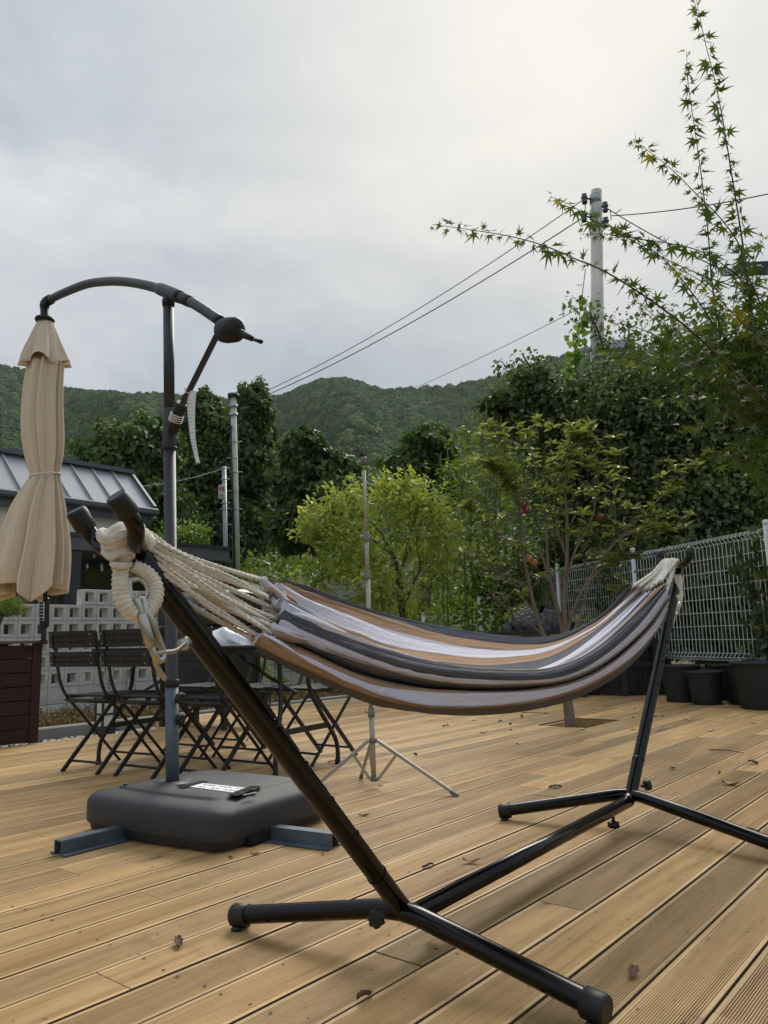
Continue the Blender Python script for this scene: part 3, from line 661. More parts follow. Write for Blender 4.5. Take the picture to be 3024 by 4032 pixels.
# ================================================================ PARASOL
M_GREYTUBE = mat('grey_powder_coat', S(56, 60, 64), 0.42, 0.0, 0.08, 5, spec=0.38, bump=0.06, bscale=250)
M_STEELBLUE = mat('blue_grey_steel', S(88, 100, 112), 0.5, 0.2, 0.2, 9, bump=0.05, bscale=150)
M_BASEPL = mat('grained_grey_plastic', S(56, 58, 62), 0.52, 0, 0.06, 4, bump=0.35, bscale=420, spec=0.45)
M_CANVAS = mat('beige_canvas', S(220, 206, 185), 0.9, 0, 0.015, 4, bump=0.55, bscale=9, spec=0.1, stretch=(3.0, 3.0, .55))
M_WHITECORD = mat('white_cord', S(225, 225, 225), 0.8, 0, 0.08, 50)
zU = zr(0, 1000, 1100)
PB = G(*zr(0, 2200, 1400)(805, 1036), 0.172)
parasol = thing('cantilever_parasol', 'closed beige cantilever parasol with curved grey arm and crank', 'parasol', V(PB[0], PB[1], 0))
PT = AY(663, 1180, PB[1] + 0.0)                       # top of the mast
HUB = AY(*zU(266, 380), 4.45)
PANG = math.degrees(math.atan2(PT[1] - HUB[1], PT[0] - HUB[0]))
def upx(x, y): return onpl(*zU(x, y), PT, PANG)
# mast in three sections
def at(f): return PB + (PT - PB) * f
def pole_at(py):      # point of the mast at crop height
    zt = onpl(*zU(1005, py), PT, PANG)[2]; return at((zt - PB[2]) / (PT[2] - PB[2]))
pa = pole_at(1145)
part(MB().tube([at(-0.05), at(0.0), pa], 0.0268, 22), 'mast_lower', M_GREYTUBE, parasol)
part(MB().tube([pole_at(1155), pole_at(1150), pole_at(915), pole_at(912)], [0.0300, 0.0315, 0.0305, 0.028], 24), 'mast_sleeve', M_GREYTUBE, parasol)
part(MB().tube([pole_at(930), pole_at(310)], 0.0245, 22), 'mast_upper', M_GREYTUBE, parasol)
part(MB().tube([pole_at(1150), pole_at(1140)], 0.0335, 24), 'sleeve_ring', M_BLACKPLASTIC, parasol)
zL = zr(0, 2200, 1400)
def lower_at(py):
    p = onpl(*zL(805, py), PB, 0.0); return at((p[2] - PB[2]) / (PT[2] - PB[2]))
part(MB().tube([at(-0.05), lower_at(600)], 0.0282, 22), 'mast_foot', M_STEELBLUE, parasol)
part(MB().tube([lower_at(598), lower_at(594), lower_at(566), lower_at(563)], [0.029, 0.0315, 0.0315, 0.0285], 24), 'clamp_collar', M_BLACKPLASTIC, parasol)
for py in (650, 748):
    c = lower_at(py); ax = unit(V(0.9, -0.45, 0)); m = MB()
    m.tube([c + ax * .02, c + ax * .036], .011, 12); m.tube([c + ax * .036, c + ax * .038, c + ax * .056, c + ax * .06], [.02, .0235, .0235, .018], 28, lobes=8, amp=.1); part(m, 'clamp_knob', M_BLACKPLASTIC, parasol)
# top bracket, arm
m = MB(); b0 = pole_at(310); b1 = upx(1000, 225)
m.tube([b0, b0 + (b1 - b0) * .35, b0 + (b1 - b0) * .8], [.027, .030, .022], 18); part(m, 'top_bracket', M_BLACKPLASTIC, parasol)
arm_px = [(272, 300), (300, 270), (400, 222), (520, 178), (640, 163), (740, 165), (850, 182), (960, 212), (1050, 248), (1150, 295), (1230, 345), (1310, 400)]
ap = catmull([upx(*p) for p in arm_px], 60)
armo = part(MB().tube(ap, 0.0235, 20), 'curved_arm', M_GREYTUBE, parasol)
def arm_seg(a, b, r, name):
    i0 = int(np.argmin(np.linalg.norm(ap - upx(*a), axis=1))); i1 = int(np.argmin(np.linalg.norm(ap - upx(*b), axis=1)))
    p = ap[i0:i1 + 1]; rr = np.full(len(p), r); rr[0] = rr[-1] = r * 0.93
    part(MB().tube(p, rr, 22), name, M_BLACKPLASTIC if r < .0275 else M_GREYTUBE, parasol)
arm_seg((950, 210), (1065, 255), 0.031, 'arm_sleeve'); arm_seg((1080, 262), (1125, 283), 0.0272, 'arm_collar')
m = MB(); m.tube(catmull([upx(300, 270), upx(268, 292), upx(264, 330), HUB + V(0, 0, .0)], 20), [.030] * 6 + [.028] * 6 + [.024] * 8, 18); part(m, 'hanger_elbow', M_BLACKPLASTIC, parasol)
# crank housing: a fat short drum across the arm end
cc = upx(1368, 452); ax = unit(upx(1430, 440) - upx(1310, 450)); tocam = unit(CAM - cc)
m = MB(); m.tube([cc - ax * .062, cc - ax * .056, cc - ax * .02, cc + ax * .04, cc + ax * .052, cc + ax * .055], [.036, .045, .049, .047, .037, .016], 26, sq=(1, 1.1)); part(m, 'crank_housing', M_BLACKPLASTIC, parasol)
m = MB(); h0 = upx(1430, 470); h1 = upx(1500, 505); m.tube([h0, h1], [.018, .010], 12); m.tube([h1, upx(1552, 522)], [.0065, .0085], 12); part(m, 'crank_handle', M_BLACKPLASTIC, parasol)
for (a_, b_) in ((1290, 408), (1283, 472)):
    c = upx(a_, b_); part(MB().lathe([(0, .024), (.006, .024), (.006, .03), (0, .031)], c, 10, axis=tocam, cap=False), 'screw', M_CHROME, parasol)
# strut from the crank end down to the clip on the mast
s0, s1 = upx(1290, 480), upx(1085, 890); s2 = upx(1030, 1050)
part(MB().bar(s0, s1, .026, .032, up=tocam), 'strut', M_GREYTUBE, parasol)
part(MB().tube([upx(1078, 885), upx(1074, 893), upx(1026, 1048), upx(1022, 1058)], [.024, .026, .026, .022], 18), 'strut_holder', M_BLACKPLASTIC, parasol)
for k in range(4):
    c = upx(1052 - k * 4, 955 + k * 12); dd = unit(s1 - s2); part(MB().ring([c + (frame_z(dd)[0] * math.cos(x) + frame_z(dd)[1] * math.sin(x)) * .029 for x in np.linspace(0, 6.283, 16, endpoint=False)], .003, 8), 'cord_winding', M_WHITECORD, parasol)
m = MB(); m.bar(upx(985, 950), upx(950, 1020), .014, .02, up=tocam); m.tube(catmull([upx(950, 1010), upx(925, 1060), upx(900, 1100), upx(895, 1085)], 14), .006, 8); part(m, 'clip_lever', M_BLACKPLASTIC, parasol)
# hang tag
tgl = thing('paper_tag', 'long white printed paper strip hanging from the parasol strut', 'tag', upx(1140, 815))
M_PAPER = mat('white_paper', S(226, 228, 232), 0.7, 0, 0.04, 10)
lft = [upx(1113, 815), upx(1112, 900), upx(1120, 1000), upx(1132, 1100), upx(1150, 1180), upx(1166, 1246)]
rgt = [upx(1168, 815), upx(1160, 900), upx(1158, 1000), upx(1162, 1100), upx(1174, 1180), upx(1189, 1244)]
A_ = catmull(lft, 24); B_ = catmull(rgt, 24)
P = np.stack([A_ + (B_ - A_) * f + V(0, -.006, 0) * math.sin(f * 3.1) for f in np.linspace(0, 1, 5)], 1)
tp = part(MB().sheet(P), 'strip', M_PAPER, tgl); s_ = tp.modifiers.new('t', 'SOLIDIFY'); s_.thickness = .0012
M_PRINT = mat('grey_print', S(150, 150, 158), 0.8)
m = MB()
for k in range(17):
    i = 3 + k * 1.05; i0 = int(i); f = i - i0
    if i0 + 1 >= 24: break
    c0 = A_[i0] + (A_[i0 + 1] - A_[i0]) * f; c1 = B_[i0] + (B_[i0 + 1] - B_[i0]) * f
    for a_, b_ in ((.2, .2 + .2 * rng.random()), (.5, .62 + .2 * rng.random())):
        m.bar(c0 + (c1 - c0) * a_ + V(0, -.0068, 0), c0 + (c1 - c0) * b_ + V(0, -.0068, 0), .0008, .004)
part(m, 'print', M_PRINT, tgl)
m = MB(); m.ring([s1 + (s0 - s1) * .19 + unit(s0 - s1) * .002 * math.sin(3 * x) + (frame_z(s0 - s1)[0] * math.cos(x) + frame_z(s0 - s1)[1] * math.sin(x)) * .022 for x in np.linspace(0, 6.283, 18, endpoint=False)], .0022, 6); part(m, 'tie', M_WHITECORD, tgl)
# closed canopy: pleated cloth hanging from the hub, traced half-widths at each height
def cpt(x, y): return AY(*zU(x, y), HUB[1])
prof_px = [(400, 230, 310), (450, 205, 330), (550, 158, 372), (650, 108, 412)]
main_px = [(640, 170, 385), (700, 158, 380), (800, 143, 376), (900, 132, 374), (1000, 128, 376), (1100, 134, 378), (1200, 150, 372), (1270, 170, 358), (1308, 182, 350), (1330, 180, 354), (1400, 130, 368), (1500, 75, 385), (1600, 35, 398), (1700, 5, 408), (1800, -30, 412), (1900, -62, 408), (1960, -75, 402), (2010, -75, 398)]
def pleated(prof, npl, amp0, amp1, seed, hem=0.0, nseg=420, sub=6):
    r = np.random.default_rng(seed); rows_ = []
    pr = np.array(prof, float); ys = np.linspace(pr[0, 0], pr[-1, 0], (len(pr) - 1) * sub + 1)
    th = np.linspace(0, 2 * math.pi, nseg + 1)
    ph = r.uniform(0, 6.28, 4); fold = np.zeros_like(th)
    warp = th + 0.30 * np.sin(th * 2 + ph[0]) + 0.16 * np.sin(th * 5 + ph[1])
    saw = (warp * npl / (2 * math.pi)) % 1.0
    fold = np.where(saw < 0.72, 1.0 - 0.9 * (1 - saw / 0.72) ** 1.6, 1.0 - (saw - 0.72) / 0.28 * 0.9)     # knife pleats
    for y in ys:
        f = (y - ys[0]) / (ys[-1] - ys[0])
        xl = np.interp(y, pr[:, 0], pr[:, 1]); xr = np.interp(y, pr[:, 0], pr[:, 2])
        c = (cpt(xl, y) + cpt(xr, y)) / 2; hw = np.linalg.norm(cpt(xr, y) - cpt(xl, y)) / 2
        am = amp0 + (amp1 - amp0) * f
        th_ = th + .55 * am / npl * 2.6 * np.sin(2 * math.pi * saw) 
        lob = 1 - am * (1 - fold) + 0.03 * np.sin(th * 3 + ph[2] + f * 3) + (.012 * np.sin(th * 37 + f * 9 + 3 * np.sin(th * 5)) + .010 * np.sin(th * 61 - f * 14)) * (.4 + .6 * math.sin(f * 3.1))
        dz = hem * max(0, f - 0.85) / 0.15 * (np.sin(th * npl / 2 + ph[3]) + .6 * np.sin(th * 3 + ph[1]))
        rows_.append(np.stack([c[0] + hw * lob * np.cos(th_), c[1] + hw * lob * 0.85 * np.sin(th_), c[2] + dz], -1))
    return MB().sheet(np.array(rows_))
can = part(pleated(main_px, 10, .42, .60, 3, hem=.036), 'canopy', M_CANVAS, parasol)
can.modifiers.new('t', 'SOLIDIFY').thickness = .002
top = part(pleated(prof_px, 8, .14, .40, 5, hem=.026), 'canopy_top_flap', M_CANVAS, parasol); top.modifiers.new('t', 'SOLIDIFY').thickness = .002
m = MB(); hb = cpt(266, 392); m.lathe([(0.0, -.012), (.052, -.012), (.058, 0), (.054, .012), (.02, .018), (0, .018)], hb, 24, cap=False); part(m, 'crown_disc', M_BLACKPLASTIC, parasol)
cb = cpt(268, 1318); wd = np.linalg.norm(cpt(352, 1318) - cpt(182, 1318)) / 2
m = MB(); m.ring([cb + V(wd * 1.03 * math.cos(x), wd * .9 * math.sin(x), .012 * math.cos(x)) for x in np.linspace(0, 6.283, 40, endpoint=False)], .0042, 8)
for x in (-1, 1):
    c = cb + V(wd * 1.03 * x, 0, .012 * x); m.lathe([(0, -.012), (.009, -.006), (.010, .004), (0, .012)], c, 10, cap=False); m.tube([c, c + V(x * .006, -.01, -.045)], .0035, 6)
part(m, 'tie_cord', M_WHITECORD, parasol)
m = MB(); m.tube([cpt(268, 1900), cpt(268, 2065)], .012, 10); part(m, 'inner_pole', M_BLACKPLASTIC, parasol)
# ballast base: rounded slab, sloped shoulders, notch; cross bars below
bN, bL, bB, bR = V(-.600, 2.865), V(-1.285, 3.305), V(-.90, 3.84), V(-.225, 3.42)
def rounded(poly, rads, n=7):
    out = []; K = len(poly)
    for i in range(K):
        p, a, b = np.asarray(poly[i], float), np.asarray(poly[i - 1], float), np.asarray(poly[(i + 1) % K], float)
        d0 = unit(a - p); d1 = unit(b - p); r = rads[i]; p0 = p + d0 * r; p1 = p + d1 * r
        for t in np.linspace(0, 1, n): out.append((1 - t) ** 2 * p0 + 2 * t * (1 - t) * p + t * t * p1)
    return np.array(out)
ctr2 = (bN + bL + bB + bR) / 4
mid = (bN + bL) / 2; bow = mid + unit(mid - ctr2) * 0.035
def ring_at(s, z, ins):
    poly = [bN, bow, bL, bB, bR]
    q = rounded(poly, [.07, .20, .11, .13, .12], 9); q = ctr2 + (q - ctr2) * s; return np.c_[q, np.full(len(q), z)]
rings = [ring_at(.955, .012, 0), ring_at(.965, .016, 0), ring_at(.97, .036, 0), ring_at(.995, .042, 0), ring_at(1, .05, 0), ring_at(1.0, .116, 0), ring_at(.995, .126, 0), ring_at(.978, .138, 0), ring_at(.945, .148, 0), ring_at(.85, .156, 0), ring_at(.735, .160, 0), ring_at(.715, .1615, 0), ring_at(.698, .168, 0), ring_at(.68, .1715, 0), ring_at(.45, .172, 0), ring_at(.2, .172, 0)]
m = MB(); P = np.array(rings); P = np.concatenate([P, P[:, :1]], 1); m.sheet(P); nq = len(rings[0])
m.add(rings[-1], [tuple(range(nq))[::-1]]); m.add(rings[0], [tuple(range(nq))])
slab = part(m, 'ballast_slab', M_BASEPL, parasol)
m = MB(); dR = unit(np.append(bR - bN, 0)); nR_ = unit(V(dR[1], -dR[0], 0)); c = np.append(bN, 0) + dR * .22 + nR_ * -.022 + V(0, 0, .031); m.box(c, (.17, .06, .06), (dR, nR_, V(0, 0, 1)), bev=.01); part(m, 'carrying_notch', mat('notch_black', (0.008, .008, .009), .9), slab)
c = G(*zL(608, 1060), .162); part(MB().lathe([(0, .0012), (.036, .0012), (.039, .0035), (.043, .003), (.045, -.004)], c, 24, cap=False), 'filler_cap', M_BLACKPLASTIC, slab)
part(MB().bar(c + V(-.03, 0, .004), c + V(.03, 0, .004), .008, .008), 'filler_grip', M_BASEPL, slab)
part(MB().lathe([(.032, .003), (.05, .006), (.075, .004), (.085, -.004)], V(PB[0], PB[1], .170), 28, cap=False), 'mast_collar', M_BASEPL, slab)
def channel(a, b, name):
    a = np.asarray(a); b = np.asarray(b); d = unit(b - a); s = unit(np.cross((0, 0, 1), d)); m = MB()
    m.box((a + b) / 2 + V(0, 0, .050), (np.linalg.norm(b - a), .045, .005), (d, s, V(0, 0, 1)))
    for k in (-1, 1):
        m.box((a + b) / 2 + s * k * .0225 + V(0, 0, .0265), (np.linalg.norm(b - a), .005, .045), (d, s, V(0, 0, 1)))
        m.box((a + b) / 2 + s * k * .037 + V(0, 0, .0045), (np.linalg.norm(b - a), .028, .005), (d, s, V(0, 0, 1)))
    part(m, name, M_STEELBLUE, parasol)
e1 = G(*zL(268, 1385), 0); pbase = V(PB[0] + .02, PB[1] - .06, 0)
channel(e1, e1 + (pbase - e1) * 2.0, 'cross_bar')
e2 = V(-.205, 2.955, 0); dd = unit(pbase - e2); channel(e2, e2 + dd * .8, 'cross_bar')
# taped note on the slab: white strip, red and black lettering, clear brown tape
note = thing('taped_note', 'white notice with red and black lettering taped on the parasol base', 'notice', G(*zL(1010, 1070), .172))
zN = zr(600, 2950, 700)
def np_(x, y, z): return G(*zN(x, y), z)
def quad(pts, z, t=.001):
    P = [np_(*p, z) for p in pts]; return MB().prism([p[:2] for p in P], z - t, z)
ZT = .1745
part(quad([(318, 345), (440, 312), (920, 365), (805, 410)], ZT), 'paper', M_PAPER, note)
M_TAPE = mat('brown_tape', S(66, 62, 54), 0.25, 0, .2, 30, spec=.7)
def tape(p, q, w, over, dz):
    A0, B0 = np_(*p, ZT), np_(*q, ZT); d = unit(B0 - A0); A0 = A0 - d * over; B0 = B0 + d * over
    return MB().bar(A0 + V(0, 0, dz), B0 + V(0, 0, dz), w, .0008)
part(tape((318, 345), (440, 312), .04, .035, .0012), 'tape', M_TAPE, note)
part(tape((805, 410), (920, 365), .05, .045, .0012), 'tape', M_TAPE, note)
part(tape((860, 384), (980, 378), .03, .0, .0024), 'tape', M_TAPE, note)
M_CLEAR = mat('glossy_tape', S(206, 206, 200), .15, 0, .2, 30, spec=.8)
part(tape((240, 335), (300, 318), .03, .0, .003), 'tape_end', M_CLEAR, note); part(tape((850, 435), (970, 408), .012, .0, .003), 'tape_end', M_CLEAR, note)
M_RED = mat('red_ink', S(205, 70, 80), .7); M_INK = mat('black_ink', S(60, 60, 66), .7)
ux = unit(np_(900, 366, ZT) - np_(440, 314, ZT)); uy = unit(np_(440, 314, ZT) - np_(318, 345, ZT))
def glyph(o_, pat, s, mt):
    m = MB()
    for (x0, y0, x1, y1) in pat: m.bar(o_ + ux * x0 * s + uy * y0 * s, o_ + ux * x1 * s + uy * y1 * s, .0016, .0006)
    return part(m, 'lettering', mt, note)
GL = [[(0, 0, 1, 0), (0, .5, 1, .5), (.5, .5, .5, 1), (1, 0, 1, 1)], [(0, 1, 1, 1), (1, 1, 1, 0), (0, .4, .7, .4), (.3, .4, .3, 0)], [(0, 0, 0, 1), (0, 1, .7, 1), (.7, 1, .7, 0), (1, .2, 1, 1), (1, .6, 1.2, .6)], [(0, .2, .8, .2), (.4, .2, .4, .8), (0, .8, .8, .8), (1, 0, 1, 1)], [(.2, .9, .6, .9), (.6, .9, .6, .5), (.6, .5, .2, .5), (.2, .5, .2, .9), (0, .2, 1, .2)]]
zt = ZT + .0012
r1 = G(*zN(470, 332), zt); r2 = G(*zN(425, 350), zt)
LW = np.linalg.norm(np_(900, 366, ZT) - np_(440, 314, ZT))
for k in range(11):
    if k in (3, 7): continue
    glyph(r1 + ux * LW * (.0 + k * .083), GL[k % 5], .013, M_INK if k < 4 else M_RED)
for k in range(9):
    if k in (2, 5): continue
    glyph(r2 + ux * LW * (.0 + k * .088), GL[(k * 3 + 1) % 5], .012, M_INK)
# ================================================================ LIGHT STAND (tripod)
M_CHAMP = mat('champagne_metal', S(170, 165, 152), 0.45, 0.15, 0.05, 5)
M_MIDGREY = mat('grey_plastic', S(118, 118, 114), 0.55, 0, .08, 20)
zT = zr(1000, 2700, 1100); zS = zr(1000, 1400, 1200)
TB = V(-0.045, 4.08, 0)
ls = thing('tripod_light_stand', 'champagne metal tripod stand behind the hammock', 'tripod', TB)
def tpx(x, y): return AY(x, y, TB[1])
def tz(y): return onpl(1450, y, TB, 0)[2]
lo = tpx(*zT(708, 560)); hi = tpx(*zS(600, 620)); 
sec = [(tpx(*zT(712, 550)), tpx(*zT(697, 160)), .0135), (tpx(*zT(697, 175)), tpx(*zS(619, 1190)), .0118), (tpx(*zS(619, 1200)), tpx(*zS(612, 985)), .0105), (tpx(*zS(612, 985)), tpx(*zS(600, 625)), .0088)]
for a, b, r in sec: part(MB().tube([a, b], r, 16), 'pole_section', M_CHAMP, ls)
for p, fl in ((tpx(*zT(697, 155)), -1), (tpx(*zS(616, 1193)), -1), (tpx(*zS(613, 985)), -1)):
    c = part(MB().tube([p + V(0, 0, -.026), p + V(0, 0, -.024), p + V(0, 0, -.002), p + V(0, 0, 0), p + V(0, 0, .018), p + V(0, 0, .022)], [.017, .0185, .0185, .0165, .0165, .014], 20), 'lock_collar', M_MIDGREY, ls)
    m = MB(); m.tube([p + V(-.014, -.006, 0), p + V(-.03, -.008, 0)], .005, 8); m.bar(p + V(-.03, -.008, -.006), p + V(-.03, -.008, .012), .008, .012, up=(1, 0, 0), bev=.002); part(m, 'wing_knob', M_CHAMP, c)
t0 = tpx(*zS(600, 625)); t1 = tpx(*zS(598, 590)); t2 = tpx(*zS(596, 553))
part(MB().tube([t0, t1], .006, 10), 'spigot', mat('brass', (.5, .36, .16), .35, 1.0), ls)
part(MB().tube([t1, t1 + (t2 - t1) * .05, t1 + (t2 - t1) * .8, t2], [.014, .019, .019, .015], 18), 'head_clamp', M_MIDGREY, ls)
part(MB().tube([t2 + V(-.01, 0, .003), t2 + V(-.006, 0, .016)], [.014, .015], 14), 'head_cap', M_BLACKPLASTIC, ls)
part(MB().tube([t1 + V(-.015, -.01, .012), t1 + V(-.032, -.012, .014)], .006, 8), 'head_screw', M_CHAMP, ls)
hubU = tpx(*zT(707, 324)); hubL = tpx(*zT(715, 553))
feet = [G(*zT(1190, 640), .012), G(1216, 3118, .012), G(*zT(637, 535), .012)]
part(MB().tube([hubU + V(0, 0, -.012), hubU + V(0, 0, .012)], .021, 14), 'leg_hub', M_MIDGREY, ls)
part(MB().tube([hubL + V(0, 0, -.010), hubL + V(0, 0, .010)], .021, 14), 'brace_hub', M_MIDGREY, ls)
for f in feet:
    d = unit(V(f[0] - hubU[0], f[1] - hubU[1], 0)); a = hubU + d * .026
    lg = part(MB().bar(a, f, .011, .016), 'leg', M_CHAMP, ls)
    k = a + (f - a) * .27; part(MB().bar(hubL + d * .024, k, .005, .014), 'brace', M_CHAMP, ls)
    part(MB().lathe([(0, .0), (.0035, 0), (.0035, .012), (0, .013)], k, 8, axis=unit(CAM - k), cap=False), 'rivet', M_CHROME, lg)
    e = f; m = MB(); m.box(e + V(0, 0, -.002), (.045, .018, .02), (unit(f - a), unit(np.cross((0, 0, 1), f - a)), unit(np.cross(f - a, np.cross((0, 0, 1), f - a)))), bev=.004); part(m, 'foot', M_MIDGREY, lg)
# ================================================================ TABLE AND CHAIRS
M_CHAIRM = mat('charcoal_steel', S(34, 34, 36), 0.45, 0, .1, 10, spec=.5)
M_CHAIRW = mat('charcoal_slats', S(40, 40, 42), 0.6, 0, .15, 30, bump=.3, bscale=120, stretch=(1, 8, 8))
M_RATTAN = mat('dark_weave', S(58, 46, 38), .8, 0, .3, 90, bump=.6, bscale=200)
TA = -30.5; TD = V(math.cos(math.radians(TA)), math.sin(math.radians(TA)), 0); TN = V(-TD[1], TD[0], 0)   # TN: away from the camera
def make_chair():
    """origin at the middle of the rear feet, +x forward (towards the table), y sideways"""
    c = thing('folding_chair', 'x', 'chair', (0, 0, 0), 'folding chairs round the table')
    hw, hb = .185, .152
    for s in (-1, 1):
        pts = catmull([V(-.075, s * hw, .83), V(-.055, s * hw, .70), V(-.02, s * hw, .53), V(.035, s * hw, .435), V(.12, s * hw, .35), V(.30, s * hw, .165), V(.46, s * hw, .0)], 36)
        part(MB().tube(pts, .0115, 10, sq=(1, .75)), 'back_leg_tube', M_CHAIRM, c)
        part(MB().bar(V(-.005, s * hb, .0), V(.40, s * hb, .425), .013, .024), 'leg', M_CHAIRM, c)
        part(MB().lathe([(0, .014), (.006, .014), (.006, .019), (0, .02)], V(.208, s * .172, .215), 8, axis=(0, s, 0), cap=False), 'pivot', M_CHROME, c)
    part(MB().tube([V(.05, -hb, .058), V(.05, hb, .058)], .0075, 8), 'rear_stretcher', M_CHAIRM, c)
    part(MB().tube([V(.40, -hw, .062), V(.40, hw, .062)], .0075, 8), 'front_stretcher', M_CHAIRM, c)
    part(MB().tube([V(.025, -hw, .418), V(.025, hw, .418)], .0095, 8), 'seat_rail', M_CHAIRM, c)
    part(MB().tube([V(.055, -hw - .02, .405), V(.055, hw + .02, .405)], .0055, 8), 'seat_rod', M_CHAIRM, c)
    for k in range(5):
        x0 = .03 + k * .082; part(MB().box((x0 + .038, 0, .446), (.074, .37, .014), bev=.004), 'seat_slat', M_CHAIRW, c)
    part(MB().bar((.03, -.15, .434), (.44, -.15, .434), .018, .012), 'seat_batten', M_CHAIRM, c); part(MB().bar((.03, .15, .434), (.44, .15, .434), .018, .012), 'seat_batten', M_CHAIRM, c)
    for zc, hh in ((.782, .098), (.665, .088)):     # two backrest panels, bowed, with four slots each
        def bp(y, z): 
            b = -.062 - (z - .66) * .11; return V(b - .016 - .022 * (1 - (y / .19) ** 2), y, z)
        def strip(y0, y1, z0, z1, t=.014):
            m = MB(); ys = np.linspace(y0, y1, 9); P = []
            for y in ys: P.append([bp(y, z0) + V(-t / 2, 0, 0), bp(y, z1) + V(-t / 2, 0, 0), bp(y, z1) + V(t / 2, 0, 0), bp(y, z0) + V(t / 2, 0, 0), bp(y, z0) + V(-t / 2, 0, 0)])
            m.sheet(np.array(P), smooth=False); n_ = 5
            m.add(np.array(P[0])[:4], [(0, 1, 2, 3)]); m.add(np.array(P[-1])[:4], [(3, 2, 1, 0)]); return m
        z0, z1 = zc - hh / 2, zc + hh / 2
        pan = part(strip(-.195, .195, z1 - .024, z1), 'backrest_rail', M_CHAIRW, c)
        part(strip(-.195, .195, z0, z0 + .024), 'backrest_rail', M_CHAIRW, c)
        part(strip(-.165, .165, zc - .008, zc + .008), 'backrest_bar', M_CHAIRW, c)
        part(strip(-.012, .012, z0 + .02, z1 - .02), 'backrest_bar', M_CHAIRW, c)
        for s in (-1, 1):
            a = s * .178; part(strip(min(a - .024, a + .024), max(a - .024, a + .024), z0, z1, .024), 'backrest_end', M_CHAIRW, c)
            for q in (z0 + .02, z1 - .02): part(MB().lathe([(0, .0), (.006, 0), (.0045, .004), (0, .005)], bp(a, q) + V(-.012, 0, 0), 8, axis=(-1, 0, 0), cap=False), 'bolt', M_CHROME, c)
        part(strip(-.15, .15, z0 + .014, z1 - .014, .004), 'weave_panel', M_RATTAN, c)
    return c
ch0 = make_chair()
near0 = V(-1.835, 4.73, 0)
chairs = [(near0, 60, 'leftmost folding chair, its back to the block wall end of the table, beside the planter'),
          (near0 + V(.39, -.225, 0), 58, 'middle folding chair on the near side, left of the parasol mast'),
          (near0 + V(.785, -.45, 0), 57, 'folding chair just behind the parasol mast, nearest the hammock stand')]
fc = V(-.60, 4.90, 0)
far0 = fc + V(.26, .36, 0)
chairs += [(far0, 233, 'folding chair on the far side, at the right end of the table, below the hammock'),
           (far0 + V(-.41, .245, 0), 236, 'folding chair in the middle of the far side of the table'),
           (far0 + V(-.82, .49, 0), 238, 'folding chair at the far left corner of the table')]
for i, (p, a, lb) in enumerate(chairs):
    c = ch0 if i == 0 else copy_tree(ch0)
    c.location = tuple(p); c.rotation_euler = (0, 0, math.radians(a)); c['label'] = lb
# table
tc_ = V(-1.08, 4.955, 0); tl, tw = 1.52, .70
table = thing('folding_table', 'charcoal slatted folding table ringed by the chairs', 'table', tc_)
def TP(a, b, z=0): return tc_ + TD * a + TN * b + V(0, 0, z)
for k in range(12):
    a = -tl / 2 + (k + .5) * tl / 12; part(MB().box(TP(a, 0, .715), (tl / 12 - .005, tw, .018), (TD, TN, V(0, 0, 1)), bev=.003), 'top_slat', M_CHAIRW, table)
for s in (-1, 1):
    part(MB().bar(TP(-tl / 2, s * (tw / 2 - .02), .688), TP(tl / 2, s * (tw / 2 - .02), .688), .022, .034), 'apron', M_CHAIRM, table)
    part(MB().bar(TP(s * (tl / 2 - .02), -tw / 2, .688), TP(s * (tl / 2 - .02), tw / 2, .688), .022, .034), 'apron', M_CHAIRM, table)
    for q in (-1, 1):
        pts = catmull([TP(s * .60, q * .13, .69), TP(s * .62, q * .14, .46), TP(s * .655, q * .19, .33), TP(s * .70, q * .285, .16), TP(s * .71, q * .30, .08), TP(s * .71, q * .30, 0)], 30)
        lg = part(MB().tube(pts, .0135, 12), 'leg', M_CHAIRM, table)
        part(MB().tube([TP(s * .71, q * .30, 0), TP(s * .71, q * .30, .032)], .0165, 12), 'foot_cap', M_BLACKPLASTIC, lg)
    part(MB().bar(TP(s * .675, -.235, .235), TP(s * .675, .235, .235), .014, .032), 'leg_crossbar', M_CHAIRM, table)
    m = MB(); m.bar(TP(s * .63, 0, .44), TP(s * .42, 0, .53), .02, .014); m.bar(TP(s * .42, 0, .53), TP(s * .14, 0, .69), .02, .014); part(m, 'folding_brace', M_CHAIRM, table)
# white bag and small bottles on the table
M_BAG = mat('white_plastic_bag', S(232, 234, 238), .35, 0, .04, 8, bump=.4, bscale=25)
bgc = AY(*zr(600, 2300, 800)(625, 330), 4.98); bgc[2] = .725
th = np.linspace(0, 2 * math.pi, 40); rows_ = []
for k, f in enumerate(np.linspace(0, 1, 12)):
    r_ = .165 * (math.cos(f * 1.45) ** .7) * (1 + .10 * np.sin(th * 5 + k * .4) + .06 * np.sin(th * 11 + k))
    rows_.append(np.stack([bgc[0] + r_ * np.cos(th), bgc[1] + .7 * r_ * np.sin(th), np.full_like(th, .7255 + .115 * f) + .008 * np.sin(th * 4 + k)], -1))
rows_[0][:, 2] = .7255
o = part(MB().sheet(np.array(rows_)), 'plastic_bag', M_BAG, None, (bgc[0], bgc[1], .7255)); setp(o, 'crumpled white plastic bag lying on the table', 'bag')
M_GLASSW = mat('clear_plastic', (.75, .8, .8), .08, 0, .05, 9, spec=.8)
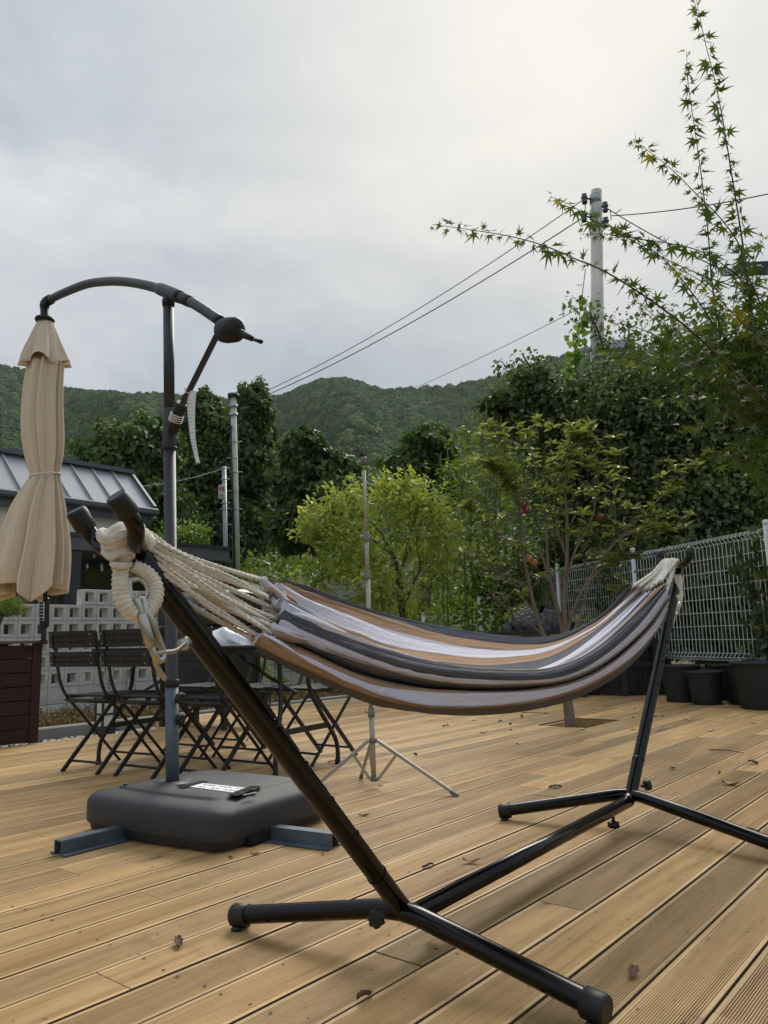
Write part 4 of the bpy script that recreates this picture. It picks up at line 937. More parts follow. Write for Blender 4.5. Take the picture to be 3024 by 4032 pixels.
for i, (x, y, s, lb) in enumerate(((405, 340, 1, 'small clear bottle standing upright on the table beside the arm'), (385, 290, .85, 'small clear bottle behind the other one on the table'))):
    p = AY(*zr(600, 2300, 800)(x, y), 4.72); p[2] = .7255
    setp(part(MB().lathe([(0, 0), (.02 * s, 0), (.022 * s, .006), (.022 * s, .05 * s), (.009 * s, .065 * s), (.009 * s, .08 * s), (0, .08 * s)], p, 14, cap=False), 'bottle', M_GLASSW, None, p), lb, 'bottle', 'bottles on the table')
# ================================================================ BLOCK WALL
M_BLOCK = mat('concrete_block', S(206, 204, 198), 0.95, 0, .08, 9, bump=.5, bscale=160, obj_random=.14, spec=.2)
WN, WM0, WZ0, BPT = 9.13, 4.28, 1.042, 0.198
def block_mesh(open_):
    h = BPT / 2 - .003; d = .075; m = MB()
    if not open_: m.box((0, 0, 0), (2 * h, 2 * d, 2 * h), bev=.005)
    else:
        i = .062; ii = .054
        def rg(a, y): return [(-a, y, -a), (a, y, -a), (a, y, a), (-a, y, a)]
        R_ = [rg(h, -d + .004), rg(h - .004, -d), rg(i, -d), rg(ii, -d + .03), rg(ii, d - .02), rg(i, d), rg(h - .004, d), rg(h, d - .004)]
        P = np.array(R_ + [R_[0]]); P = np.concatenate([P, P[:, :1]], 1); m.sheet(P, smooth=False)
    return m.mesh('block')
_bo, _bp = block_mesh(True), block_mesh(False)
for q in (_bo, _bp): q.materials.append(M_BLOCK)
wc = MN(6.5, WN, -.15)
wall = thing('breeze_block_wall', 'grey wall of square hollow concrete blocks behind the chairs', 'wall', wc)
for col in range(-6, 27):
    m_ = WM0 + (col + .5) * BPT
    for row in range(-6, 2):
        z = WZ0 + (row + .5) * BPT
        if row == 1 and col < 4 - 0: continue
        o = bpy.data.objects.new('block', _bo if row >= -4 else _bp); COL.objects.link(o); o.parent = wall
        p = MN(m_, WN + rng.uniform(-.002, .002), z) - wc; o.location = tuple(p); o.rotation_euler = (0, 0, math.radians(BA))
m = MB(); m.box(MN(WM0 + 10.5 * BPT, WN, (WZ0 - 6 * BPT - .25) / 2 - .02), (33 * BPT, .16, abs(WZ0 - 6 * BPT + .25) + .02), (MD, ND, V(0, 0, 1))); part(m, 'footing', mat('concrete', S(170, 168, 160), .95, 0, .1, 6, bump=.4, bscale=80), wall)
m = MB()      # mortar joints between the blocks, slightly recessed
for col in range(-6, 28): m.box(MN(WM0 + col * BPT, WN, WZ0 - 2.5 * BPT), (.006, .138, 7 * BPT), (MD, ND, V(0, 0, 1)))
for row in range(-6, 1): m.box(MN(WM0 + 10.5 * BPT, WN, WZ0 + row * BPT), (33 * BPT, .137, .006), (MD, ND, V(0, 0, 1)))
part(m, 'mortar_joints', mat('mortar', S(160, 158, 150), .95), wall)
# ================================================================ HOUSE BEHIND THE WALL
M_ROOF = mat('grey_roof_metal', S(158, 162, 168), .6, .1, .05, 3, spec=.3)
M_TRIM = mat('dark_grey_trim', S(94, 97, 102), .5, .1, .06, 4)
M_CREAM = mat('cream_render', S(240, 237, 220), .9, 0, .03, 3, bump=.15, bscale=90)
M_DKFR = mat('anthracite_frame', S(52, 55, 60), .45, 0, .1, 6)
M_PANE = mat('window_glass', (.055, .06, .042), .06, 0, .1, 1.5, spec=.8)
E0 = AY(607, 2006, 13.0); mE, nE = toMN(E0); zE = E0[2]
d = ray(510, 1867); t_ = (mE - MD @ CAM) / (MD @ d); RG = CAM + d * t_; nRg, zRg = float(ND @ RG), RG[2]
house = thing('low_house', 'cream house with grey standing seam roof and flat canopy behind the block wall', 'house', MN(mE - 4, nE + 2, -.17))
HL = 11.0
pw = .38; k = 0
while k * pw < HL:
    a = mE - k * pw; b = a - pw + .004; m = MB()
    P = [MN(a, nE, zE), MN(b, nE, zE), MN(b, nRg, zRg), MN(a, nRg, zRg)]; up = unit(np.cross(P[1] - P[0], P[3] - P[0])); up = up * np.sign(up[2])
    m.add(np.array(P + [p - up * .03 for p in P]), [(0, 1, 2, 3)[::-1], (4, 5, 6, 7), (0, 4, 5, 1), (3, 2, 6, 7), (0, 3, 7, 4), (1, 5, 6, 2)])
    rp = part(m, 'roof_panel', M_ROOF, house)
    m = MB(); m.bar(P[0] + up * .018, P[3] + up * .018, .022, .036, up=up); part(m, 'seam', M_ROOF, rp)
    k += 1
m = MB(); P = [MN(mE, nRg, zRg - .004), MN(mE - HL, nRg, zRg - .004), MN(mE - HL, nE + 4.6, zE - .1), MN(mE, nE + 4.6, zE - .1)]; m.add(np.array(P + [p - V(0, 0, .05) for p in P]), [(0, 1, 2, 3), (4, 7, 6, 5), (0, 4, 5, 1), (3, 2, 6, 7), (0, 3, 7, 4), (1, 5, 6, 2)]); part(m, 'back_slope', M_ROOF, house)
part(MB().bar(MN(mE + .04, nRg, zRg + .03), MN(mE - HL, nRg, zRg + .03), .22, .07), 'ridge_cap', M_TRIM, house)
part(MB().bar(MN(mE + .05, nE - .02, zE - .045), MN(mE - HL, nE - .02, zE - .045), .14, .10, bev=.02), 'gutter', M_TRIM, house)
part(MB().bar(MN(mE - .02, nE + .10, zE - .14), MN(mE - HL, nE + .10, zE - .14), .10, .15), 'fascia', M_TRIM, house)
part(MB().bar(MN(mE - .03, nE - .02, zE - .12), MN(mE - .03, nE + .3, zE - .32), .09, .09), 'downspout_elbow', M_TRIM, house)
part(MB().bar(MN(mE - .08, nE + .28, zE - .3), MN(mE - .08, nE + .28, -.17), .09, .09, up=MD), 'downspout', M_TRIM, house)
nW = nE + .24
m = MB(); m.box(MN(mE - .12 - HL / 2, (nW + nE + 4.3) / 2, (zE - .15) / 2 - .1), (HL, nE + 4.3 - nW, zE - .1 + .2), (MD, ND, V(0, 0, 1))); part(m, 'wall', M_CREAM, house)
gp = [MN(mE - .13, nW, zE - .16), MN(mE - .13, nRg, zRg - .09), MN(mE - .13, nE + 4.3, zE - .16)]
m = MB(); m.add(np.array(gp + [p - MD * .12 for p in gp]), [(0, 1, 2), (5, 4, 3), (0, 3, 4, 1), (1, 4, 5, 2)]); part(m, 'gable', M_CREAM, house)
part(MB().bar(MN(mE + .0, nE, zE + .01), MN(mE + .0, nRg, zRg + .01), .05, .12), 'verge_trim', M_TRIM, house)
# flat canopy over the glazed front
nA = nW - 1.25
cR = onpl(905, 2187, MN(0, nA), BA); mR = toMN(cR)[0]; zA = cR[2]
mL = toMN(onpl(272, 2140, MN(0, nA), BA))[0]
m = MB(); m.box(MN((mR + mL) / 2, (nA + nW) / 2 + .0, zA + .0), (mR - mL, nW - nA, .22), (MD, ND, V(0, 0, 1)), bev=.012); part(m, 'canopy_slab', M_TRIM, house)
part(MB().bar(MN(mL, nA - .012, zA + .115), MN(mR + .012, nA - .012, zA + .115), .04, .05), 'canopy_drip_edge', M_DKFR, house)
for px in (287, 893):
    q = onpl(px, 2300, MN(0, nA + .1), BA); mm = toMN(q)[0]
    part(MB().bar(MN(mm, nA + .1, -.17), MN(mm, nA + .1, zA - .12), .15, .15, up=MD), 'canopy_post', M_DKFR, house)
for px0, px1, zb in ((-60, 40, .1), (60, 250, .1), (310, 520, .75), (530, 700, .1), (710, 880, .1)):
    a = toMN(onpl(px0, 2300, MN(0, nW), BA))[0]; b = toMN(onpl(px1, 2300, MN(0, nW), BA))[0]
    zt = zA - .16 - (.25 if px1 < 260 else 0); c = MN((a + b) / 2, nW - .02, (zb + zt) / 2); w_, h_ = b - a, zt - zb
    wn = part(MB().box(c + ND * -.008, (w_, .016, h_), (MD, ND, V(0, 0, 1))), 'window', M_PANE, house)
    m = MB()
    for s in (-1, 1):
        m.box(c + MD * s * w_ / 2 + ND * -.02, (.09, .07, h_ + .09), (MD, ND, V(0, 0, 1))); m.box(c + V(0, 0, s * h_ / 2) + ND * -.019, (w_ - .09, .068, .09), (MD, ND, V(0, 0, 1)))
    part(m, 'window_frame', M_DKFR, wn)
# bulbs strung under the canopy
sg = thing('string_lights', 'string of unlit clear bulbs hanging under the canopy', 'string lights', onpl(560, 2235, MN(0, nA + .3), BA))
zh = zr(0, 1750, 950)
sp = [onpl(*zh(*p), MN(0, nA + .3), BA) for p in ((530, 835), (590, 825), (640, 800), (700, 790), (760, 830), (800, 870))]
part(MB().tube(catmull(sp, 30), .008, 6), 'wire', M_BLACKPLASTIC, sg)
M_BULB = mat('clear_bulb', (.55, .52, .42), .1, 0, .1, 9, spec=.9)
for p in ((545, 850), (600, 832), (648, 758), (698, 830), (702, 850), (770, 845)):
    c = onpl(*zh(*p), MN(0, nA + .3), BA); part(MB().lathe([(.0, -.05), (.017, -.042), (.022, -.02), (.017, 0), (.009, .014), (.009, .03), (0, .03)], c, 12, cap=False), 'bulb', M_BULB, sg)
# ================================================================ PATH, KERB, GRAVEL
M_PAVER = mat('path_slab', S(172, 170, 164), .9, 0, .08, 5, bump=.3, bscale=90, obj_random=.12)
path = part(MB().box(MN(4.5, 6.52, -.158), (9.0, .70, .02), (MD, ND, V(0, 0, 1))), 'path', M_SOIL); setp(path, kind='structure')
for k in range(14):
    a = 0.2 + k * .62
    part(MB().box(MN(a + .3, 6.51 + rng.uniform(-.01, .01), -.135), (.60, .62, .05), (MD, ND, V(0, 0, 1)), bev=.006), 'paving_slab', M_PAVER, path)
kerb = thing('kerb', 'low grey kerb edging the gravel beside the block wall', 'kerb', MN(4.5, 7.55, -.17))
M_KERB = mat('kerb_concrete', S(140, 142, 138), .9, 0, .1, 5, bump=.4, bscale=60)
for k in range(10): part(MB().box(MN(.6 + k * .9, 7.55, -.11), (.89, .11, .13), (MD, ND, V(0, 0, 1)), bev=.012), 'kerb_stone', M_KERB, kerb)
M_GRAVEL = mat('gravel', S(176, 170, 158), .9, 0, .1, 3, obj_random=0)
def scatter_stones(n, m0, m1, n0, n1, z, smin, smax, name, mt, r):
    ico = [(0, 0, 1), (.9, 0, .2), (.2, .8, .25), (-.8, .35, .2), (-.5, -.75, .25), (.45, -.8, .2), (0, 0, -.6)]
    F0 = [(0, 1, 2), (0, 2, 3), (0, 3, 4), (0, 4, 5), (0, 5, 1), (6, 2, 1), (6, 3, 2), (6, 4, 3), (6, 5, 4), (6, 1, 5)]
    base = np.array(ico); Vv = []; Ff = []
    mm = r.uniform(m0, m1, n); nn_ = r.uniform(n0, n1, n); s = r.uniform(smin, smax, n); a = r.uniform(0, 6.28, n)
    for i in range(n):
        q = base * np.array([1, r.uniform(.6, 1), r.uniform(.4, .7)]) * s[i] * (1 + r.uniform(-.2, .2, (7, 1)))
        c_, s_ = math.cos(a[i]), math.sin(a[i]); q = np.c_[q[:, 0] * c_ - q[:, 1] * s_, q[:, 0] * s_ + q[:, 1] * c_, q[:, 2]]
        Vv.append(q + MN(mm[i], nn_[i], z)); Ff += [tuple(x + 7 * i for x in f) for f in F0]
    me = bpy.data.meshes.new(name); me.from_pydata(np.vstack(Vv).tolist(), [], Ff)
    at_ = me.attributes.new('rnd', 'FLOAT', 'FACE'); at_.data.foreach_set('value', np.repeat(r.random(n), 10).astype(np.float32))
    o = part(me, name, mt); return setp(o, kind='stuff')
M_STONES = leafmat('stones', [S(120, 112, 102), S(168, 160, 148), S(190, 182, 168), S(206, 200, 190)], .85, 0.0)
scatter_stones(2600, 2.2, 7.5, 6.88, 7.48, -.162, .012, .03, 'gravel', M_STONES, np.random.default_rng(4))
# ================================================================ GARDEN BOLLARD LIGHT
zQ = zr(0, 2250, 700)
bc = G(*zQ(975, 1518), -.11); bl = thing('bollard_lamp', 'short black garden lamp with pale panels beside the path', 'lamp', bc)
M_OPAL = mat('opal_panel', S(226, 222, 208), .5, 0, .03, 4)
m = MB(); w_ = .062; hB = .33
for sx in (-1, 1):
    for sy in (-1, 1): m.box(bc + MD * sx * w_ + ND * sy * w_ + V(0, 0, hB / 2), (.02, .02, hB), (MD, ND, V(0, 0, 1)))
m.box(bc + V(0, 0, hB + .012), (.16, .16, .025), (MD, ND, V(0, 0, 1)), bev=.005); m.box(bc + V(0, 0, .035), (.146, .146, .07), (MD, ND, V(0, 0, 1))); m.box(bc + V(0, 0, .19), (.142, .142, .018), (MD, ND, V(0, 0, 1)))
part(m, 'frame', M_DKFR, bl)
for q, dd in ((0, MD), (1, -MD), (2, ND), (3, -ND)):
    for z in (.13, .25): part(MB().box(bc + dd * (w_ - .004) + V(0, 0, z), (.108, .004, .10) , (np.cross((0, 0, 1), dd), dd, V(0, 0, 1))), 'panel', M_OPAL, bl)
# ================================================================ LEFT PLANTER, PINE, SOLAR LAMP
M_DKWOOD = mat('dark_brown_boards', S(58, 41, 41), .62, 0, .2, 6, bump=.35, bscale=60, stretch=(3, 3, 26), spec=.3, obj_random=.15)
pc = G(*zQ(352, 1604), 0.0); mP, nP = toMN(pc); PL, PD_, PH = .95, .60, .775
planter = thing('wooden_planter', 'tall dark brown boarded planter box at the left edge of the deck', 'planter', MN(mP - PL / 2, nP + PD_ / 2))
for k in range(7):
    z = .012 + (k + .5) * (PH - .03) / 7; hh = (PH - .03) / 7 - .006
    for a, b in (((mP - PL, nP + .014), (mP - .075, nP + .014)), ((mP - PL, nP + PD_ - .014), (mP - .075, nP + PD_ - .014)), ((mP - .014, nP + .05), (mP - .014, nP + PD_ - .05)), ((mP - PL + .014, nP + .03), (mP - PL + .014, nP + PD_ - .03))):
        part(MB().bar(MN(*a, z), MN(*b, z), .022, hh, bev=.004), 'plank', M_DKWOOD, planter)
for mm, nn_ in ((mP - .037, nP + .009), (mP - .009, nP + .05), (mP - .037, nP + PD_ - .009), (mP - PL + .037, nP + .009), (mP - PL + .037, nP + PD_ - .009)):
    part(MB().box(MN(mm, nn_, PH / 2), (.074 if nn_ != nP + .05 else .02, .03 if nn_ != nP + .05 else .09, PH - .01), (MD, ND, V(0, 0, 1)), bev=.004), 'corner_post', M_DKWOOD, planter)
for s in (-.015, PD_ + .015): part(MB().bar(MN(mP - PL - .03, nP + s + (.04 if s < 0 else -.04), PH + .006), MN(mP + .03, nP + s + (.04 if s < 0 else -.04), PH + .006), .11, .024, bev=.004), 'top_rail', mat('grey_rail', S(92, 88, 88), .7, 0, .15, 8, stretch=(3, 3, 20)), planter)
part(MB().box(MN(mP - PL / 2, nP + PD_ / 2, PH - .06), (PL - .06, PD_ - .06, .02), (MD, ND, V(0, 0, 1))), 'soil_fill', M_SOIL, planter)
sb = MN(mP - .01, nP + .02, .79); 
sl_ = thing('solar_lamp', 'small black solar lamp with panel fixed to the planter corner', 'lamp', sb)
def sq(x, y): return AY(*zQ(x, y), sb[1] - .05)
m = MB(); a, b = sq(418, 245), sq(414, 525); bw = np.linalg.norm(sq(462, 400) - sq(370, 400)); tocam = unit(V(-.25, -1, -.05))
fx = unit(np.cross(b - a, tocam)); fy = unit(a - b); fz = np.cross(fx, fy)
m.box((a + b) / 2, (bw, np.linalg.norm(b - a), .035), (fx, fy, fz), bev=.01); m.bar(sq(408, 515), sq(408, 660), .03, .03, up=(0, 1, 0)); m.bar(sq(408, 640), sq(408, 680), .045, .045, up=(0, 1, 0)); part(m, 'lamp_body', M_BLACKPLASTIC, sl_)
fzc = fz * np.sign(fz @ (CAM - a))
c = (sq(402, 280) + sq(402, 460)) / 2 + fzc * .0185; hgt = np.linalg.norm(sq(402, 280) - sq(402, 460)); wdt = np.linalg.norm(sq(375, 370) - sq(430, 370))
pn = part(MB().box(c, (wdt, hgt, .004), (fx, fy, fz)), 'panel_frame', M_PAPER, sl_)
for k in range(6): part(MB().box(c + fy * hgt * ((k + .5) / 6 - .5) + fzc * .0025, (wdt * .8, hgt / 6 * .8, .003), (fx, fy, fz)), 'solar_cell', mat('solar_cell', (.01, .013, .03), .15, 0, .1, 5), pn)
part(MB().bar(sq(330, 236), sq(420, 238), .006, .006), 'mount_bar', M_CHROME, sl_)
# ================================================================ MESH FENCE
M_FENCE = mat('white_wire', S(220, 226, 222), .45, 0, .06, 9, spec=.5)
M_POST = mat('white_post', S(222, 226, 228), .45, 0, .05, 6)
FA = math.degrees(math.atan2(FENCE_D[1], FENCE_D[0]))
def fpt(px, py): return onpl(px, py, FENCE_P, FA)
FZB, FZT = fpt(2608, 2592)[2], fpt(2608, 2159)[2]
fcen = fpt(2600, 2500); fcen[2] = FZB - .15
fence = thing('mesh_fence', 'white welded mesh fence panels with round posts behind the planters', 'fence', fcen)
def fs(p): return float((np.asarray(p) - FENCE_P) @ FENCE_D)
posts_s = [fs(fpt(px, py)) for px, py in ((1889, 2400), (2198, 2300), (2497, 2250), (3030, 2200))]
dlt = posts_s[3] - posts_s[2]; posts_s.append(posts_s[3] + dlt)
def FP(s, z, o=0): return FENCE_P * V(1, 1, 0) + FENCE_D * s + FENCE_N * o + V(0, 0, z)
for s in posts_s:
    p = part(MB().tube([FP(s, ground_z(*FP(s, 0)[:2]) - .1), FP(s, FZT + .05)], .030, 16), 'post', M_POST, fence)
    part(MB().lathe([(.034, -.02), (.036, 0), (.03, .018), (.012, .028), (0, .03)], FP(s, FZT + .06), 16, cap=False), 'post_cap', M_POST, p)
def mesh_panel(s0, s1, zb, zt, P, name, parent, dv=.066, dh=.15, r=.0030, fold=True):
    m = MB(); n = max(2, int(abs(s1 - s0) / dv)); ss = np.linspace(s0, s1, n + 1)[1:-1] 
    for s in ss:
        path_ = [P(s, zb, .0), P(s, zb + .03, .045), P(s, zb + .075, 0), P(s, zt - .075, 0), P(s, zt - .03, .045), P(s, zt, 0)] if fold else [P(s, zb, 0), P(s, zt, 0)]
        for a, b in zip(path_[:-1], path_[1:]): m.bar(a, b, 2 * r, 2 * r, up=FENCE_N)
    zs = [zb, zb + .033, zb + .078] + list(np.linspace(zb + .078, zt - .078, max(2, int((zt - zb - .156) / dh) + 1)))[1:-1] + [zt - .078, zt - .033, zt]
    for i, z in enumerate(zs):
        o = .047 if fold and i in (1, len(zs) - 2) else .003; m.bar(P(s0, z, o), P(s1, z, o), 2.2 * r, 2.2 * r)
    return part(m, name, M_FENCE, parent, kind='stuff')
for a, b in zip(posts_s[:-1], posts_s[1:]): mesh_panel(a + .03 * np.sign(b - a), b - .03 * np.sign(b - a), FZB, FZT, FP, 'mesh_panel', fence)
# lower fence further back
q0 = AY(1668, 2420, 18.0); q1 = FP(posts_s[0], 0); q1 = V(q1[0], q1[1] + .3, 0); z_t = q0[2]
lf = thing('low_mesh_fence', 'low white mesh fence with a capped post beyond the planters', 'fence', V(q0[0], q0[1], 0))
ld = unit(q1 - q0 * V(1, 1, 0)); ll = np.linalg.norm((q1 - q0)[:2])
LP = lambda s, z, o=0: q0 * V(1, 1, 0) + ld * s + unit(np.cross((0, 0, 1), ld)) * o + V(0, 0, z)
p = part(MB().tube([LP(0, -.3), LP(0, z_t)], .05, 14), 'post', M_POST, lf); part(MB().lathe([(.055, -.03), (.056, 0), (.04, .03), (0, .045)], LP(0, z_t), 14, cap=False), 'post_cap', M_POST, p)
mesh_panel(.06, ll, -.05, z_t - .05, LP, 'mesh_panel', lf, dv=.075, r=.004)
# ================================================================ PLANTERS, POTS AT THE FENCE
M_BLKWOOD = mat('black_slat_wood', S(34, 34, 35), .6, 0, .2, 20, bump=.3, bscale=60, obj_random=.2)
M_POT = mat('black_nursery_pot', S(33, 36, 39), .55, 0, .12, 12, bump=.15, bscale=60)
zV = zr(2000, 2600, 1024)
hc0 = V(2.95, 9.92, 0)
hexp = thing('slatted_planter', 'large octagonal black slatted planter under the far end of the hammock', 'planter', hc0)
def oct_pt(i, r, z): a = math.radians(22.5 + 45 * i + 8); return hc0 + V(r * math.cos(a), r * math.sin(a), z)
for i in range(8):
    for z, h_ in ((.045, .07), (.36, .06), (.60, .07)):
        part(MB().bar(oct_pt(i, .56 - .03 * z, z), oct_pt(i + 1, .56 - .03 * z, z), .03, h_), 'rail', M_BLKWOOD, hexp)
    part(MB().bar(oct_pt(i, .585, 0), oct_pt(i, .55, .66), .065, .065, up=unit(oct_pt(i, 1, 0) - hc0)), 'post', M_BLKWOOD, hexp)
    for k in range(7):
        f = (k + .5) / 7; a = oct_pt(i, .535, .08) * (1 - f) + oct_pt(i + 1, .535, .08) * f; b = oct_pt(i, .52, .6) * (1 - f) + oct_pt(i + 1, .52, .6) * f
        part(MB().bar(a, b, .053, .014, up=unit((a - hc0) * V(1, 1, 0))), 'slat', M_BLKWOOD, hexp)
m = MB(); m.prism([oct_pt(i, .5, 0)[:2] for i in range(8)], .5, .54); part(m, 'soil_fill', M_SOIL, hexp)
bx0 = V(1.72, 9.55, 0); bxp = thing('box_planter', 'black boarded box planter with a wide rim, half hidden by the hammock', 'planter', bx0)
ba = math.radians(14); bxd, byd = V(math.cos(ba), math.sin(ba), 0), V(-math.sin(ba), math.cos(ba), 0)
for s in (-1, 1):
    for k in range(6):
        z = .05 + k * .115; part(MB().box(bx0 + byd * s * .31 + V(0, 0, z + .05), (1.08, .025, .108), (bxd, byd, V(0, 0, 1)), bev=.003), 'plank', M_BLKWOOD, bxp); part(MB().box(bx0 + bxd * s * .53 + V(0, 0, z + .05), (.025, .6, .108), (bxd, byd, V(0, 0, 1)), bev=.003), 'plank', M_BLKWOOD, bxp)
    for q in (-1, 1): part(MB().box(bx0 + bxd * s * .535 + byd * q * .31 + V(0, 0, .37), (.07, .07, .74), (bxd, byd, V(0, 0, 1)), bev=.004), 'post', M_BLKWOOD, bxp)
    part(MB().box(bx0 + byd * s * .31 + V(0, 0, .765), (1.22, .10, .04), (bxd, byd, V(0, 0, 1)), bev=.004), 'rim', M_BLKWOOD, bxp); part(MB().box(bx0 + bxd * s * .56 + V(0, 0, .763), (.1, .52, .036), (bxd, byd, V(0, 0, 1)), bev=.004), 'rim', M_BLKWOOD, bxp)
part(MB().box(bx0 + V(0, 0, .68), (1.0, .56, .03), (bxd, byd, V(0, 0, 1))), 'soil_fill', M_SOIL, bxp)
# bundled black tarpaulin on the box planter
M_TARP = mat('black_tarpaulin', S(38, 39, 42), .35, 0, .15, 8, bump=.5, bscale=22, spec=.55)
tc0 = bx0 + bxd * .14 + V(0, 0, .786); th = np.linspace(0, 2 * math.pi, 72); rows_ = []
for k, f in enumerate(np.linspace(0, 1, 22)):
    rr_ = math.cos(f * 1.5) ** .55
    lump = 1 + .12 * np.sin(th * 3 + 1 + f * 2) + .09 * np.sin(th * 7 + 2 * f) + .05 * np.abs(np.sin(th * 8.5 + f * 9))
    zz_ = .24 * f * (1 + .18 * np.sin(th * 2 + 1) + .10 * np.sin(th * 5 + f * 6)) + .026 * np.abs(np.sin(th * 6.5 + f * 11)) + .012 * np.sin(th * 19 - f * 13)
    rows_.append(tc0 + bxd * (.43 * rr_ * lump * np.cos(th))[:, None] + byd * (.26 * rr_ * lump * np.sin(th))[:, None] + V(0, 0, 1) * (zz_ if k else np.zeros_like(th))[:, None])
setp(part(MB().sheet(np.array(rows_)), 'tarpaulin', M_TARP, None, tc0), 'crumpled black tarpaulin bundled on the box planter', 'tarpaulin')
def pot(c, r, h, label):
    o = thing('plant_pot', label, 'pot', c, 'black nursery pots by the fence'); m = MB(); n = 24
    m.lathe([(0, .004), (r * .70, .004), (r * .72, 0), (r * .73, .01), (r * .93, h - .035), (r * .93, h - .034), (r * .985, h - .03), (r, h - .012), (r * .99, h), (r * .93, h), (r * .91, h - .02), (r * .72, .03), (0, .03)], c, n, cap=False)
    part(m, 'body', M_POT, o)
    sm_ = mat('pot_shadow', (.012, .012, .013), .8) if 'pot_shadow' not in MATS else MATS['pot_shadow']
    for k in range(6):
        a = k * math.pi / 3 + .3; m = MB(); m.box(c + V(math.cos(a) * r * .70, math.sin(a) * r * .70, .022), (.05, .03, .045), (V(-math.sin(a), math.cos(a), 0), V(math.cos(a), math.sin(a), 0), V(0, 0, 1))); part(m, 'drain_slot', sm_, o)
    for z in (h * .35, h * .55, h * .75):
        pass
    return o
pR = G(*zV(1605, 318)); pot(pR + V(.10, .14, 0), .26, .44, 'largest black plant pot, at the right edge of the photo')
pF = G(*zV(1270, 288)); pot(pF + V(.05, .12, 0), .185, .335, 'smallest black plant pot, standing in front of the other pots')
pLp = G(*zV(1110, 270)); pot(pLp + V(.06, .14, 0), .215, .385, 'black plant pot nearest the hammock stand arm')
pot(V(3.72, 8.62, 0), .20, .375, 'black plant pot hidden behind the smallest pot')
pot(V(3.62, 8.02, 0), .20, .40, 'black plant pot between the smallest and the largest pot')
# ================================================================ UTILITY POLES AND WIRES
M_CONC = mat('pole_concrete', S(208, 204, 194), .9, 0, .14, 1.2, bump=.3, bscale=40)
M_GALV = mat('galvanised_steel', S(176, 182, 186), .45, .5, .1, 4)
UY = 14.0; uT = AY(2348, 752, UY); uB = AY(2354, 1500, UY)
du = unit(uT - uB); uG = uB + du * ((0.2 - uB[2]) / du[2])
up_ = thing('utility_pole', 'tall grey concrete utility pole rising out of the dark trees', 'utility pole', uG)
part(MB().tube([uG, uT], [.165, .108], 20), 'shaft', M_CONC, up_)
M_INS = mat('green_insulator', (.02, .07, .06), .2, 0, .1, 8, spec=.8)
zP = zr(1600, 0, 1424)
def upp(x, y, dy=0): return AY(*zP(x, y), UY + dy)
for y in (915, 985): c = upp(868, y); part(MB().tube([c + V(0, 0, -.09), c + V(0, 0, .09)], .118, 20), 'steel_band', M_GALV, up_)
for y in (1045, 1548): c = upp(874, y); part(MB().tube([c + V(0, 0, -.012), c + V(0, 0, .012)], .127, 20), 'strap', M_BLACKPLASTIC, up_)
ins = {}
for nm, x, y in (('a', 817, 912), ('b', 815, 995), ('c', 912, 950), ('d', 915, 1020)):
    c = upp(x, y, -.1); i_ = part(MB().lathe([(0, -.1), (.05, -.1), (.06, -.06), (.035, -.03), (.06, .0), (.07, .03), (.035, .06), (.055, .09), (0, .11)], c, 14, cap=False), 'insulator', M_INS, up_)
    part(MB().tube([c, upp(866, y)], .018, 8), 'bracket', M_BLACKPLASTIC, up_); ins[nm] = c
m = MB()
for a, b, s in (((905, 960), (940, 1010), .1), ((900, 940), (985, 960), -.12), ((820, 925), (800, 1040), .1)):
    pa_, pb_ = upp(*a, -.12), upp(*b, -.12); m.tube(catmull([pa_, (pa_ + pb_) / 2 + V(.05, 0, s), pb_], 12), .008, 6)
part(m, 'jumper_wires', M_BLACKPLASTIC, up_)
m = MB(); c = upp(915, 1580, -.15); m.bar(upp(880, 1580), upp(940, 1582), .05, .05); m.box(upp(960, 1585, -.05), (.32, .2, .22), bev=.03); part(m, 'junction_box', M_GALV, up_)
# two thin poles on the left
zM = zr(0, 1000, 1100)
lp = thing('slim_pole', 'slim pale concrete pole with a black pipe, left of the hammock ropes', 'utility pole', AY(935, 2420, 22)); lpb, lpt = AY(938, 2420, 22), AY(922, 1565, 22); lp.location[2] = lpb[2]; OFF[lp.name] = lpb
part(MB().tube([lpb + (lpb - lpt) * .1, lpt], [.11, .085], 16), 'shaft', M_CONC, lp)
part(MB().tube([lpb + V(-.03, -.14, 0), lpt + V(-.03, -.13, -.9)], .03, 8), 'cable_pipe', M_BLACKPLASTIC, lp)
for k, y in enumerate((1120, 1215, 1300, 1410, 1520, 1610, 1680)):
    c = AY(*zM(1398, y), 22); part(MB().tube([c + V(-.22 if k % 2 else -.1, -.1, 0), c + V(.12 if k % 2 else .24, -.1, 0)], .014, 6), 'climbing_peg', M_GALV, lp)
for y in (842, 905, 955): c = AY(*zM(1390, y), 22); part(MB().tube([c + V(0, 0, -.05), c + V(0, 0, .05)], .13 if y > 850 else .17, 14), 'clamp', M_DKFR if y < 850 else M_GALV, lp)
mp_b, mp_t = AY(890, 2260, 21), AY(882, 1838, 21)
mp_ = thing('meter_pole', 'thin galvanised pole with a white meter box', 'pole', mp_b)
part(MB().tube([mp_b + (mp_b - mp_t) * .6, mp_t], .06, 12), 'shaft', M_GALV, mp_)
c = (AY(*zM(1318, 1415), 20.8)); bxm = part(MB().box(c, (.19, .12, .40), bev=.02), 'meter_box', mat('white_box', S(214, 212, 208), .5), mp_)
part(MB().box(c + V(0, -.062, .09), (.14, .004, .12)), 'red_label', mat('red_label', S(196, 74, 66), .6), bxm)
for i in range(3): part(MB().box(c + V(0, -.065, .12 - i * .035), (.09 - i * .02, .003, .014)), 'label_text', M_PAPER, bxm)
part(MB().box(c + V(0, -.062, -.1), (.1, .004, .05)), 'label_plate', M_PRINT, bxm)
